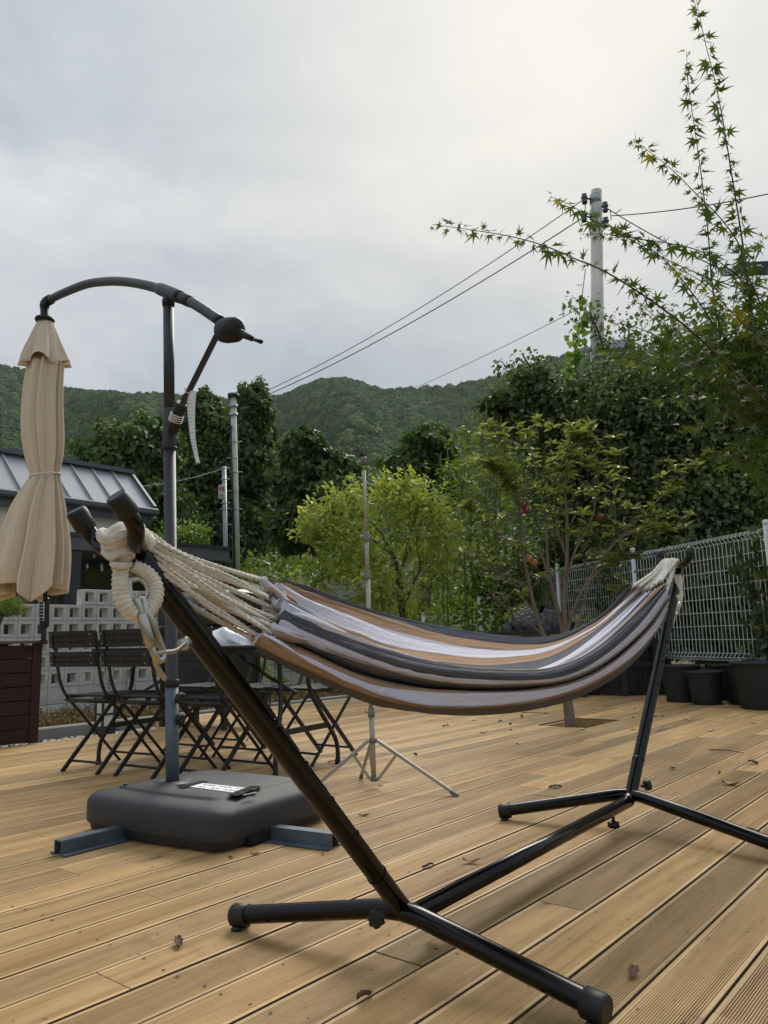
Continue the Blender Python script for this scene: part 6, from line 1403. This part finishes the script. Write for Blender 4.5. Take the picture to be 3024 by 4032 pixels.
darktree('dark broadleaf tree with thin top sprays left of the utility pole', 2200, 13.0,
 [(2060, 1440, 13, 75, 60, .45, 420), (2100, 1520, 13, 95, 55, .5, 520), (1970, 1590, 13, 85, 55, .45, 480), (2050, 1640, 13, 60, 60, .4, 300), (2170, 1600, 13, 130, 70, .6, 900), (2300, 1590, 13, 130, 80, .7, 1000), (2240, 1720, 13.1, 150, 110, .8, 1100), (2380, 1700, 13, 140, 130, .8, 1200), (2290, 1230, 13.3, 70, 60, .4, 120), (2440, 1330, 13.3, 100, 70, .4, 200), (2460, 1450, 13.2, 90, 80, .5, 330), (2300, 1900, 13, 170, 170, .9, 1500)],
 [([None, (2220, 2000), (2230, 1800), (2200, 1620), (2120, 1500), (2060, 1400)], .11, .015), ([(2225, 1850), (2100, 1640), (1960, 1590)], .05, .012), ([(2230, 1800), (2330, 1600), (2380, 1400), (2320, 1220)], .07, .012), ([(2330, 1600), (2440, 1420), (2480, 1300)], .04, .012)], .085)
# hedge mass low behind the fence
p = AY(2700, 2350, 11); base = V(p[0], p[1], ground_z(p[0], p[1]))
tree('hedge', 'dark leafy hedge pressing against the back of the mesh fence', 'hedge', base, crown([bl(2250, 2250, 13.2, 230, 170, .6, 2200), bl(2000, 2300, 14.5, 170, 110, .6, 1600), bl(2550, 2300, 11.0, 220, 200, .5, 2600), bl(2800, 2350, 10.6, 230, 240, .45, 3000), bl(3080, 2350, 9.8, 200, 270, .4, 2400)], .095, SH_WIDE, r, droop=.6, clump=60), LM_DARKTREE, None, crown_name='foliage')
# ---- ivy on the mesh
r = np.random.default_rng(66); ch = []; w = MB()
sR, sL = posts_s[3], posts_s[2]
for k in range(5):
    s = sR + (sL - sR) * (r.random() ** 3.0) * .22 - .05; z0 = FZB - .1; z1 = FZB + (FZT - FZB) * r.uniform(.35, 1.08) * (1 if s < sR + .7 else .7)
    q = catmull([FP(s, z0, -.03), FP(s + r.uniform(-.15, .15), (z0 + z1) / 2, .015), FP(s + r.uniform(-.25, .25), z1, .02)], 22); w.tube(q, np.linspace(.005, .002, 22), 5)
    for j in range(22):
        n = r.integers(2, 5); Pn = q[j] + r.normal(size=(n, 3)) * .05; D = r.normal(size=(n, 3)) * .6 - UPV * .7; ch.append(leaves(Pn, D, FENCE_N + r.normal(size=(n, 3)) * .4, r.uniform(.06, .12, n), SH_HEART, rnd=r.random(n)))
for k in range(650):
    s = sR + (sL - sR) * r.random() ** .8 * 1.3 - .3; ch.append(leaves(FP(s, FZB + (FZT - FZB) * r.random() ** .9, -r.uniform(.14, .40))[None], r.normal(size=(1, 3)) * .6 - UPV * .7, FENCE_N[None] + r.normal(size=(1, 3)) * .5, .11, SH_HEART, rnd=r.random(1) * .7))
base = FP(sR, ground_z(*FP(sR, 0)[:2]), -.05); tree('ivy', 'ivy climbing through the right-hand mesh panel', 'ivy', base, ch, LM_IVY, w, crown_name='leaves')
# ---- vine hanging beside the utility pole
vq = catmull([AY(x, y, 13.5) for x, y in ((2305, 1060), (2290, 1180), (2275, 1300), (2262, 1400), (2245, 1480))], 30); w = MB(); w.tube(vq, .008, 5); ch = []
for j in range(9, 30):
    n = 3; D = r.normal(size=(n, 3)) * .7 - UPV * .5; ch.append(leaves(vq[j] + r.normal(size=(n, 3)) * .10, D, V(0, -1, .3) + r.normal(size=(n, 3)) * .4, r.uniform(.12, .2, n), SH_HEART, rnd=r.random(n)))
tree('climbing_vine', 'bright green heart-leaved vine dangling left of the utility pole', 'vine', vq[-1], ch, LM_BRIGHT, w, crown_name='leaves')
# ---- maple with long arching shoots at the right
r = np.random.default_rng(77); MYD = 6.2
zX = zr(1600, 0, 1424)
mp2 = lambda x, y, dy=0: AY(*zX(x, y), MYD + dy)
shoots = [([(1330, 0), (1370, 190), (1420, 390), (1460, 600), (1500, 850), (1540, 1100), (1570, 1350), (1600, 1560), (1660, 1800)], 0, .012),
 ([(1285, 235), (1295, 400), (1330, 640), (1360, 860), (1385, 1080), (1405, 1320), (1440, 1500), (1540, 1700)], .25, .010),
 ([(1040, 640), (1120, 700), (1220, 780), (1320, 880), (1440, 1000), (1530, 1130), (1560, 1250)], -.2, .008),
 ([(660, 900), (760, 945), (860, 1010), (980, 1060), (1120, 1140), (1220, 1230), (1330, 1370), (1420, 1500), (1540, 1640)], .2, .009),
 ([(120, 1030), (300, 1055), (480, 1085), (640, 1130), (780, 1190), (900, 1240), (1050, 1330), (1180, 1420), (1320, 1530), (1500, 1700), (1660, 1850)], -.3, .013),
 ([(800, 1075), (920, 1075), (1060, 1095), (1200, 1115), (1340, 1150), (1460, 1220), (1560, 1330)], .1, .008),
 ([(1190, 1210), (1260, 1240), (1350, 1290), (1440, 1380), (1560, 1500), (1659, 1600)], -.1, .008),
 ([(1640, 1080), (1600, 1200), (1590, 1330), (1610, 1500)], .1, .008), ([(1659, 1330), (1620, 1400), (1590, 1500), (1640, 1700)], -.2, .008),
 ([(900, 1640), (1000, 1640), (1120, 1670), (1300, 1740), (1500, 1830)], 0, .008), ([(930, 1480), (1050, 1500), (1180, 1560), (1340, 1660), (1520, 1800)], .2, .009), ([(1050, 1380), (1150, 1460), (1290, 1590), (1450, 1760)], -.3, .008), ([(1100, 1840), (1250, 1830), (1420, 1860), (1600, 1950)], -.2, .008), ([(1250, 1960), (1400, 1950), (1560, 2020)], .1, .007), ([(1659, 1480), (1560, 1560), (1480, 1660), (1540, 1820)], 0, .008), ([(1300, 2120), (1450, 2080), (1600, 2120)], -.1, .007)]
trunk_b = V(4.75, 6.9, ground_z(4.75, 6.9)); fork_ = [V(4.1, 6.6, 2.2), V(3.95, 6.4, 2.7)]
w = MB(); limb(w, [trunk_b, V(4.55, 6.85, 1.0), fork_[0]], .06, .035); ch = []
for pts, dy, r0 in shoots:
    q = [mp2(x, y, dy) for x, y in pts]; q = catmull(q + [fork_[0] + V(0, 0, r.uniform(-.6, .1))], 90); w.tube(q, np.linspace(.0022, r0, 90), 7)
    ln = np.concatenate([[0], np.cumsum(np.linalg.norm(np.diff(q, axis=0), axis=1))]); s = .01; side = 0
    while s < ln[-1] * .93:
        p = np.array([np.interp(s, ln, q[:, i]) for i in range(3)]); j = min(len(q) - 2, int(np.searchsorted(ln, s))); T = unit(q[j + 1] - q[j])
        u1 = unit(np.cross(T, V(0, 1, .2))); u2 = np.cross(T, u1); an = side * 1.57 + r.normal(0, .3); side += 1
        f = s / ln[-1]
        for sg in ((-1, 1) if r.random() < .82 else (int(r.choice([-1, 1])),)):
            dv = (u1 * math.cos(an) + u2 * math.sin(an)) * sg; st_ = p + dv * .022 - T * .006
            D = dv * .8 - T * .15 + V(0, 0, -.25) + r.normal(size=3) * .4; n_ = UPV * .8 + r.normal(size=3) * .5 - V(0, .35, 0)
            young = np.exp(-s / .12)
            ch.append(leaves(st_[None], D[None], n_[None], .098 * r.uniform(.55, 1.2) * (1 - .5 * young), SH_STAR, fold=r.uniform(.0, .35), curl=r.uniform(.1, .55), rnd=np.clip(np.array([r.normal(.38, .15) + .5 * young + (.45 if pts[0] == (1190, 1210) else 0)]), 0, 1)))
        s += .058 + .022 * r.random()
# fuller leaf mass where the shoots meet
for b in ((2860, 1520, 6.3, 200, 120, .35, 170), (2960, 1720, 6.3, 140, 180, .4, 190), (2700, 1400, 6.3, 170, 80, .3, 90), (2950, 1350, 6.3, 100, 110, .3, 80)):
    c, rad, n = bl(*b); P, d, ci = clumped(c, rad, n, r, 22, .25); ch.append(leaves(P, r.normal(size=P.shape) - UPV * .4, UPV + r.normal(size=P.shape) * .4, .085 * r.uniform(.7, 1.2, n), SH_STAR, fold=.12, curl=.35, rnd=np.clip(r.normal(.32, .17, n), 0, 1)))
tree('maple_tree', 'maple with long arching leafy shoots against the sky at right', 'tree', trunk_b, ch, LM_MAPLE, w, mat('maple_bark', S(96, 74, 62), .8, 0, .2, 20))
# ---- pine in the left planter
r = np.random.default_rng(88); pc0 = AY(20, 2400, 6.25); base = MN(mP - .35, nP + .3, PH - .05); w = MB(); limb(w, [base, base * .5 + pc0 * .5 + V(.03, 0, 0), pc0], .02, .008); ch = []
for c in (AY(30, 2395, 6.25), AY(-30, 2380, 6.35), AY(-90, 2400, 6.2), AY(60, 2410, 6.2), AY(0, 2425, 6.15), AY(40, 2375, 6.3)):
    for q in range(26):
        p = c + V(*r.normal(0, .045, 2), r.normal(0, .018)); limb(w, [pc0, (p + pc0) / 2, p], .004, .0015, 5, 5)
        n = 26; D = nrm(r.normal(size=(n, 3)) + UPV * 1.1); ch.append(leaves(np.repeat(p[None], n, 0), D, r.normal(size=(n, 3)), r.uniform(.05, .085, n), (SH_BLADE[0] * np.array([1, .45]), SH_BLADE[1]), fold=0, curl=0, rnd=np.clip(r.normal(.4, .2, n), 0, 1)))
tree('pine_shrub', 'small tufted pine growing in the wooden planter', 'pine', base, ch, LM_GRASS, w, crown_name='needles')
# ---- plants behind the table: flowers, shrubs, pots, dry weeds
r = np.random.default_rng(99); zG = zr(600, 2300, 800)
def shrub(name, label, px, py, Yd, rx, rz, n, lm, leaf, zb=0.0, shape=SH_OVAL):
    c = AY(*zG(px, py), Yd); k = Yd / FPX * .482; base = V(c[0], c[1], zb)
    return tree(name, label, 'plant', base, crown([(c, (rx * k, .18, rz * k), n)], leaf, shape, r, droop=0, out=1, clump=16, core=False), lm, MB().tube([base, c], .012, 6), crown_name='foliage')
shrub('leafy_plant', 'pale green bushy plant behind the table, under the red flowers', 800, 700, 8.8, 85, 130, 420, LM_APPLE, .05, -.1)
shrub('leafy_plant', 'low bright green plant right of the flower pot', 960, 790, 9.6, 110, 70, 600, LM_WEED, .05, -.15)
shrub('leafy_plant', 'thin green plant between the chairs behind the table', 380, 790, 8.9, 40, 40, 160, LM_APPLE, .045, -.1)
fl = AY(*zG(825, 560), 8.75); fo = thing('red_flowers', 'crimson flower heads above the pale plant behind the table', 'flowers', fl); M_CRIM = mat('crimson_petal', (.36, .008, .05), .7, 0, .3, 40)
for x, y in ((795, 530), (825, 560), (838, 545), (812, 580), (845, 575), (830, 600)):
    c = AY(*zG(x, y), 8.75 + r.uniform(-.05, .05)); part(MB().lathe([(0, -.03), (.018, -.02), (.025, 0), (.016, .025), (0, .045)], c, 10, cap=False), 'flower_head', M_CRIM, fo); part(MB().tube([c + V(0, 0, -.02), c + V(0, .03, -.28)], .004, 5), 'stem', M_BARKG, fo)
pp_ = V(*AY(*zG(800, 830), 8.8)[:2], 0.0); zb = AY(*zG(800, 860), 8.8)[2]
tb = thing('plant_tub', 'wide low black tub holding the pale plant', 'pot', V(pp_[0], pp_[1], -.1)); part(MB().lathe([(0, 0), (.17, 0), (.2, .2), (.215, .2), (.215, .235), (.19, .235), (.18, .2), (0, .19)], V(pp_[0], pp_[1], -.1), 20, cap=False), 'body', M_POT, tb); part(MB().lathe([(0, .205), (.19, .205)], V(pp_[0], pp_[1], -.1), 16, cap=False), 'soil_fill', M_SOIL, tb)
n = 5200; mm = r.uniform(2.6, 9.3, n); nn_ = r.uniform(7.66, 9.0, n); P = np.array([MN(a, b, -.17) for a, b in zip(mm, nn_)]); hh = .35 + .65 * np.clip((nn_ - 7.6) / 1.3, 0, 1)
setp(part(leaf_mesh('dry_weeds', [leaves(P, r.normal(size=P.shape) * .5 + UPV, r.normal(size=P.shape), r.uniform(.12, .30, n) * hh, (SH_BLADE[0] * np.array([1, .8]), SH_BLADE[1]), fold=0, curl=.2), leaves(P + UPV * .04 + r.random((n, 1)) * UPV * .15, r.normal(size=P.shape), r.normal(size=P.shape) + UPV, r.uniform(.02, .05, n), SH_WIDE)], (0, 0, 0)), 'dry_weeds', LM_DRY), kind='stuff')
# thin dead stalks with seed heads in front of the wall
r = np.random.default_rng(101)
ds = thing('dead_flower_stalks', 'thin dry stalks with dark seed heads in front of the block wall', 'plant', MN(5.2, 8.85, -.17)); 
for x, y in ((985, 915), (1060, 870), (1140, 860), (1165, 855), (1190, 850), (1230, 880), (1220, 910), (1020, 960)):
    t_ = onpl(*zQ(x, y), MN(0, 8.85), BA); b_ = V(t_[0] + r.uniform(-.1, .1), t_[1], -.17); part(MB().tube(catmull([b_, (b_ + t_) / 2 + V(.02, 0, 0), t_], 8), .0028, 5), 'stalk', M_BARK, ds); part(MB().lathe([(0, -.012), (.012, -.004), (.012, .008), (0, .014)], t_, 8, cap=False), 'seed_head', M_BARK, ds)
# sprout at the right edge by the largest pot
p = G(2995, 2790); ch = []
for x, y, dx, dz in ((2985, 2740, .06, .06), (2978, 2765, -.09, .01), (2975, 2785, -.06, -.04), (3005, 2745, .02, .09), (3015, 2760, .08, .03)):
    ch.append(leaves(AY(x, y, p[1])[None], V(dx, -.02, dz)[None], V(0, -.5, 1)[None], .10, SH_OVAL, rnd=np.array([.6])))
tree('sprout', 'small green sprout beside the largest pot', 'plant', p, ch, LM_BRIGHT, MB().tube(catmull([p, AY(2990, 2770, p[1]), AY(3000, 2745, p[1])], 8), .004, 6), crown_name='leaves')
# stone by the fence
st0 = V(3.52, 9.35, 0); th = np.linspace(0, 6.283, 17); rows_ = [np.stack([st0[0] + .17 * math.cos(f) ** .6 * (1 + .15 * np.sin(th * 3)) * np.cos(th), st0[1] + .15 * math.cos(f) ** .6 * (1 + .1 * np.sin(th * 2)) * np.sin(th), np.full(17, .32 * math.sin(f)) + .02 * np.sin(th * 4)], -1) for f in np.linspace(0, 1.5, 9)]
setp(part(MB().sheet(np.array(rows_)), 'rock', mat('rock', S(150, 146, 136), .95, 0, .25, 9, bump=.9, bscale=18), None, st0), 'grey rock between the slatted planter and the pots', 'rock')
# far white closed parasol and grey slat fence beyond the fruit tree
wp = AY(1250, 2290, 17); wpt = AY(1250, 2212, 17); pf = thing('white_parasol', 'small closed white parasol far beyond the fruit tree', 'parasol', V(wp[0], wp[1], ground_z(wp[0], wp[1])))
part(MB().tube([V(wp[0], wp[1], ground_z(wp[0], wp[1])), wpt + V(0, 0, .05)], .02, 8), 'pole', M_POST, pf); th = np.linspace(0, 6.283, 49)
rows_ = [np.stack([wpt[0] + (.03 + .13 * f) * (1 + .18 * np.sin(th * 8)) * np.cos(th), wpt[1] + (.03 + .13 * f) * (1 + .18 * np.sin(th * 8)) * np.sin(th), np.full(49, wpt[2] - .46 * f)], -1) for f in np.linspace(0, 1, 8)]; part(MB().sheet(np.array(rows_)), 'canopy', M_BAG, pf)
sf = thing('grey_slat_fence', 'low grey slat fence far behind the fruit tree', 'fence', AY(1350, 2330, 17.4)); M_GSL = mat('grey_slat', S(150, 150, 148), .8)
a0, a1 = AY(1190, 2290, 17.4), AY(1540, 2290, 17.4)
for k in range(4): part(MB().bar(a0 + V(0, 0, -.13 * k), a1 + V(0, 0, -.13 * k), .03, .09), 'slat', M_GSL, sf)
for f in (0, .33, .66, 1): q = a0 + (a1 - a0) * f; part(MB().bar(V(q[0], q[1] + .05, ground_z(q[0], q[1]) - .1), q + V(0, .05, .06), .07, .07, up=(1, 0, 0)), 'post', M_GSL, sf)
# ================================================================ FALLEN LEAVES ON THE DECK
r = np.random.default_rng(123)
LFM = [mat('dead_leaf_pale', S(206, 190, 160), .8, 0, .15, 40, obj_random=.3), mat('dead_leaf_brown', S(104, 78, 58), .85, 0, .2, 40, obj_random=.4), mat('dead_leaf_yellow', S(196, 168, 62), .75, 0, .2, 40, obj_random=.3), mat('dead_leaf_dark', S(58, 48, 42), .85, 0, .2, 40)]
def dead_leaf(k):
    q = np.random.default_rng(500 + k); n, m_ = 7, 5; P = np.zeros((n, m_, 3)); ph = q.uniform(0, 6.28, 3); cu = q.uniform(.8, 1.5)
    for i in range(n):
        u = i / (n - 1); wd = .30 * math.sin(math.pi * (u * .94 + .03)) ** .7 * (1 + .2 * math.sin(u * 17 + ph[0]))
        for j in range(m_):
            v = (j / (m_ - 1) - .5) * 2; P[i, j] = (u - .5, wd * v * (1 - .25 * cu * abs(v)), .14 * cu * abs(v) ** 1.5 + .10 * math.sin(u * 5 + ph[1]) + .05 * math.sin(v * 4 + u * 9 + ph[2]) + .06)
    P[..., 2] -= P[..., 2].min() ; m = MB(); m.sheet(P); m.tube([V(.48, 0, P[-1, 2, 2]), V(.62, .05, P[-1, 2, 2] + .02), V(.75, .06, .02)], .010, 5); return m.mesh('fallen_leaf')
DL = {}
zD1, zD2, zD3, zD4 = zr(2000, 2600, 1024), zr(1900, 3300, 1124), zr(1000, 2700, 1100), zr(0, 3200, 1100); zD5 = zr(700, 3000, 1800)
spots = [(zD1(780, 268), .06, 0), (zD1(950, 267), .07, 0), (zD1(622, 300), .04, 1), (zD1(540, 317), .04, 1), (zD1(600, 358), .05, 0), (zD1(808, 316), .06, 1), (zD1(797, 370), .06, 3), (zD1(938, 360), .05, 1), (zD1(987, 358), .08, 0), (zD1(1155, 385), .07, 0), (zD1(1200, 318), .04, 0), (zD1(1080, 262), .10, 2), (zD1(1190, 283), .08, 2), (zD1(1285, 287), .07, 0), (zD1(1395, 300), .08, 0), (zD1(965, 450), .06, 0), (zD1(1002, 437), .06, 0), (zD1(798, 445), .05, 1), (zD1(475, 448), .06, 0), (zD1(1300, 452), .09, 0), (zD1(1568, 408), .04, 3), (zD1(1565, 660), .08, 3), (zD1(1425, 798), .11, 0), (zD1(1350, 722), .05, 1), (zD1(1050, 695), .07, 1), (zD1(302, 815), .09, 3), (zD1(722, 842), .07, 3), (zD1(90, 365), .06, 1), (zD1(18, 410), .06, 3), (zD1(420, 325), .05, 0), (zD1(243, 308), .04, 1), (zD1(240, 340), .06, 1), (zD1(20, 448), .05, 1), (zD1(60, 537), .03, 3), (zD1(608, 226), .06, 0), (zD1(140, 385), .03, 0),
 (zD2(880, 798), .055, 1), (zD3(655, 776), .06, 1), (zD3(1365, 178), .10, 0), (zD3(1138, 245), .07, 1), (zD3(1308, 211), .05, 1), (zD3(1462, 216), .06, 3), (zD3(1522, 230), .07, 3), (zD3(1365, 283), .07, 0), (zD3(1592, 187), .07, 1), (zD3(465, 458), .08, 1), (zD3(1032, 1080), .05, 3), (zD3(1292, 1052), .075, 0), (zD3(960, 412), .06, 3), (zD3(1563, 349), .04, 3), (zD3(408, 1003), .03, 3), (zD4(1060, 795), .075, 1), (zD4(1515, 250), .04, 1), (zD4(1370, 270), .03, 1), (zD5(678, 862), .055, 1), (zD3(800, 168), .03, 0), (zD3(750, 1500 - 900), .03, 1)]
nm = ['pale', 'brown', 'yellow', 'dark']
def where(p):
    x, y = p[0], p[1]; d = {'the tree opening': V(1.6, 6.7), 'the row of pots': V(3.3, 8.2), 'the far foot of the stand': V(1.0, 3.2), 'the tripod': V(0, 4.1), 'the near foot of the stand': V(0, 2.0), 'the parasol base': V(-.75, 3.4), 'the slatted planter': V(2.6, 9.4), 'the table': V(-.6, 4.7)}
    k = min(d, key=lambda q: np.linalg.norm(d[q] - V(x, y))); return k, np.linalg.norm(d[k] - V(x, y))
lbls = {}
for i, ((x, y), s, kd) in enumerate(spots):
    p = G(x, y); k = (i % 5, kd)
    if k not in DL: me = dead_leaf(i % 5); me.materials.append(LFM[kd]); DL[k] = me
    o = bpy.data.objects.new('fallen_leaf', DL[k]); COL.objects.link(o); p[2] = .002; o.location = tuple(p); o.rotation_euler = (0, 0, r.uniform(0, 6.28)); sc_ = s * r.uniform(.7, .95); o.scale = (sc_, sc_ * r.uniform(.8, 1.2), sc_ * r.uniform(.45, .8))
    w_, dist = where(p); lbls.setdefault((nm[kd], w_), []).append((p, o))
ordn = ['nearest', 'second nearest', 'third nearest', 'fourth nearest', 'fifth nearest', 'sixth nearest', 'seventh nearest', 'eighth nearest', 'ninth nearest', 'tenth nearest', 'eleventh nearest', 'twelfth nearest', 'thirteenth nearest', 'fourteenth nearest', 'fifteenth nearest']
for (c, w_), lst in lbls.items():
    lst.sort(key=lambda q: q[0][1])
    for j, (p, o) in enumerate(lst): setp(o, ('the only %s fallen leaf close to %s' % (c, w_)) if len(lst) == 1 else ('%s leaf fallen by %s, %s of these' % (c, w_, ordn[min(j, 14)])), 'leaf', 'fallen leaves on the deck')
# thin fallen twigs
for (a, b, lb) in ((zD1(1283, 570), zD1(1503, 590), 'thin dry twig on the boards at the right, longest of the twigs'), (zD1(1460, 1078), zD1(1610, 1090), 'dark twig on the boards beside the far right foot bar'), (zD1(90, 332), zD1(270, 342), 'thin twig lying left of the tree opening')):
    P0_, P1_ = G(*a, .004), G(*b, .004); setp(part(MB().tube(catmull([P0_, (P0_ + P1_) / 2 + V(0, .012, .006), P1_], 10), np.linspace(.004, .002, 10), 6), 'twig', M_BARK, None, P0_), lb, 'twig', 'fallen twigs on the deck')
# ================================================================ HILLS AND FOREST
sky_px = [(-1500, 1500), (-900, 1380), (-400, 1400), (0, 1455), (120, 1482), (200, 1540), (350, 1562), (480, 1572), (640, 1567), (800, 1580), (960, 1590), (1080, 1578), (1160, 1557), (1250, 1517), (1340, 1505), (1420, 1522), (1500, 1552), (1560, 1550), (1680, 1540), (1800, 1530), (1900, 1512), (2000, 1490), (2060, 1460), (2160, 1432), (2300, 1392), (2450, 1402), (2700, 1380), (3024, 1400), (3500, 1350), (4200, 1420), (5200, 1500)]
az = []; el = []
for x, y in sky_px:
    d = ray(x, y); az.append(math.atan2(d[0], d[1])); el.append(d[2] / math.hypot(d[0], d[1]))
R0H, R1H = 170.0, 760.0
def hill_z(a, rr):
    e = np.interp(a, az, el); zs = CAMH + e * R1H
    t = np.clip((rr - R0H) / (R1H - R0H), 0, 1.35)
    sp = .10 * np.sin(a * 21 + t * 3.0) * np.sin(t * math.pi) + .05 * np.sin(a * 47 + 1.3 + t * 5) * np.sin(t * math.pi)
    g_ = np.where(t < 1, (t + sp * .8) ** 1.25, 1 - (t - 1) * 1.2)
    return 6.0 + (zs - 6.0) * np.clip(g_, 0, 1.05)
A_ = np.linspace(math.radians(-75), math.radians(75), 260); RR = np.linspace(R0H - 20, 960, 70)
aa, rr_ = np.meshgrid(A_, RR); zz_ = hill_z(aa, rr_); zz_[0] = 3.0
M_HILL = mat('hill_soil', (.03, .045, .018), .95, 0, .2, .02)
m = MB(); m.sheet(np.stack([rr_ * np.sin(aa), rr_ * np.cos(aa), zz_], -1)); setp(part(m, 'hills', M_HILL), kind='structure')
r = np.random.default_rng(202); NT = 34000
ta = r.uniform(math.radians(-42), math.radians(42), NT); tr = np.sqrt(r.uniform(0.10, 1.0, NT)) * 860
kp = tr > 235; ta, tr = ta[kp], tr[kp]
tz_ = hill_z(ta, tr); TPt = np.stack([tr * np.sin(ta), tr * np.cos(ta), tz_], 1)
me = bpy.data.meshes.new('forest'); me.from_pydata(TPt.tolist(), [], [])
a_ = me.attributes.new('s', 'FLOAT', 'POINT'); a_.data.foreach_set('value', (r.uniform(.7, 1.35, len(TPt)) * (4.0 + .001 * tr)).astype(np.float32))
a_ = me.attributes.new('rz', 'FLOAT', 'POINT'); a_.data.foreach_set('value', r.uniform(0, 6.28, len(TPt)).astype(np.float32))
forest = bpy.data.objects.new('forest', me); COL.objects.link(forest); setp(forest, kind='stuff')
mf = bpy.data.materials.new('forest_crown'); mf.use_nodes = True; t = mf.node_tree; b = t.nodes['Principled BSDF']
oi = t.nodes.new('ShaderNodeObjectInfo'); ge = t.nodes.new('ShaderNodeNewGeometry')
c = ramp(t, oi.outputs['Random'], [(0, (.026, .056, .020)), (.35, (.062, .115, .034)), (.7, (.105, .170, .050)), (.93, (.17, .23, .07)), (1, (.24, .25, .10))])
big = noise(t, ge.outputs['Position'], .012, 3); c = mixc(t, mth(t, 'MULTIPLY', big, .35), c, (.06, .10, .035))
fn = noise(t, ge.outputs['Position'], .9, 3, .7); c = mixc(t, mth(t, 'MULTIPLY', fn, .25), c, (.018, .034, .012))
L(t, c, b.inputs['Base Color']); b.inputs['Roughness'].default_value = .8; b.inputs['Specular IOR Level'].default_value = .2
ng = bpy.data.node_groups.new('forest', 'GeometryNodeTree'); ng.interface.new_socket('Geometry', in_out='INPUT', socket_type='NodeSocketGeometry'); ng.interface.new_socket('Geometry', in_out='OUTPUT', socket_type='NodeSocketGeometry')
gi = ng.nodes.new('NodeGroupInput'); go = ng.nodes.new('NodeGroupOutput')
ico = ng.nodes.new('GeometryNodeMeshIcoSphere'); ico.inputs['Radius'].default_value = 1.0; ico.inputs['Subdivisions'].default_value = 4
spn = ng.nodes.new('GeometryNodeSetPosition'); nz = ng.nodes.new('ShaderNodeTexNoise'); nz.inputs['Scale'].default_value = 2.6; nz.inputs['Detail'].default_value = 4; nz.inputs['Roughness'].default_value = .7
nrn = ng.nodes.new('GeometryNodeInputNormal'); mm_ = ng.nodes.new('ShaderNodeMath'); mm_.operation = 'MULTIPLY_ADD'; mm_.inputs[1].default_value = 1.7; mm_.inputs[2].default_value = -.85
vs = ng.nodes.new('ShaderNodeVectorMath'); vs.operation = 'SCALE'
ng.links.new(nz.outputs['Fac'], mm_.inputs[0]); ng.links.new(nrn.outputs[0], vs.inputs[0]); ng.links.new(mm_.outputs[0], vs.inputs[3]); ng.links.new(vs.outputs[0], spn.inputs['Offset']); ng.links.new(ico.outputs['Mesh'], spn.inputs['Geometry'])
sm = ng.nodes.new('GeometryNodeSetMaterial'); sm.inputs['Material'].default_value = mf; ng.links.new(spn.outputs[0], sm.inputs[0])
iop = ng.nodes.new('GeometryNodeInstanceOnPoints'); ng.links.new(gi.outputs[0], iop.inputs['Points']); ng.links.new(sm.outputs[0], iop.inputs['Instance'])
na1 = ng.nodes.new('GeometryNodeInputNamedAttribute'); na1.data_type = 'FLOAT'; na1.inputs[0].default_value = 's'
na2 = ng.nodes.new('GeometryNodeInputNamedAttribute'); na2.data_type = 'FLOAT'; na2.inputs[0].default_value = 'rz'
cx_ = ng.nodes.new('ShaderNodeCombineXYZ'); ng.links.new(na2.outputs[0], cx_.inputs[2]); ng.links.new(cx_.outputs[0], iop.inputs['Rotation']); ng.links.new(na1.outputs[0], iop.inputs['Scale']); ng.links.new(iop.outputs[0], go.inputs[0])
md = forest.modifiers.new('forest', 'NODES'); md.node_group = ng
# ================================================================ HAZE
hz_ = MB(); hz_.box((0, 300, 140), (2600, 2000, 300)); hzo = part(hz_, 'haze', mat('haze_surface', (1, 1, 1)), None); hzo.data.materials.clear()
mh = bpy.data.materials.new('haze'); mh.use_nodes = True; t = mh.node_tree; t.nodes.clear()
pv = t.nodes.new('ShaderNodeVolumePrincipled'); pv.inputs['Color'].default_value = (.86, .90, .96, 1); pv.inputs['Density'].default_value = 0.00009; pv.inputs['Anisotropy'].default_value = 0.2
mo = t.nodes.new('ShaderNodeOutputMaterial'); t.links.new(pv.outputs[0], mo.inputs['Volume']); hzo.data.materials.append(mh); setp(hzo, kind='stuff')
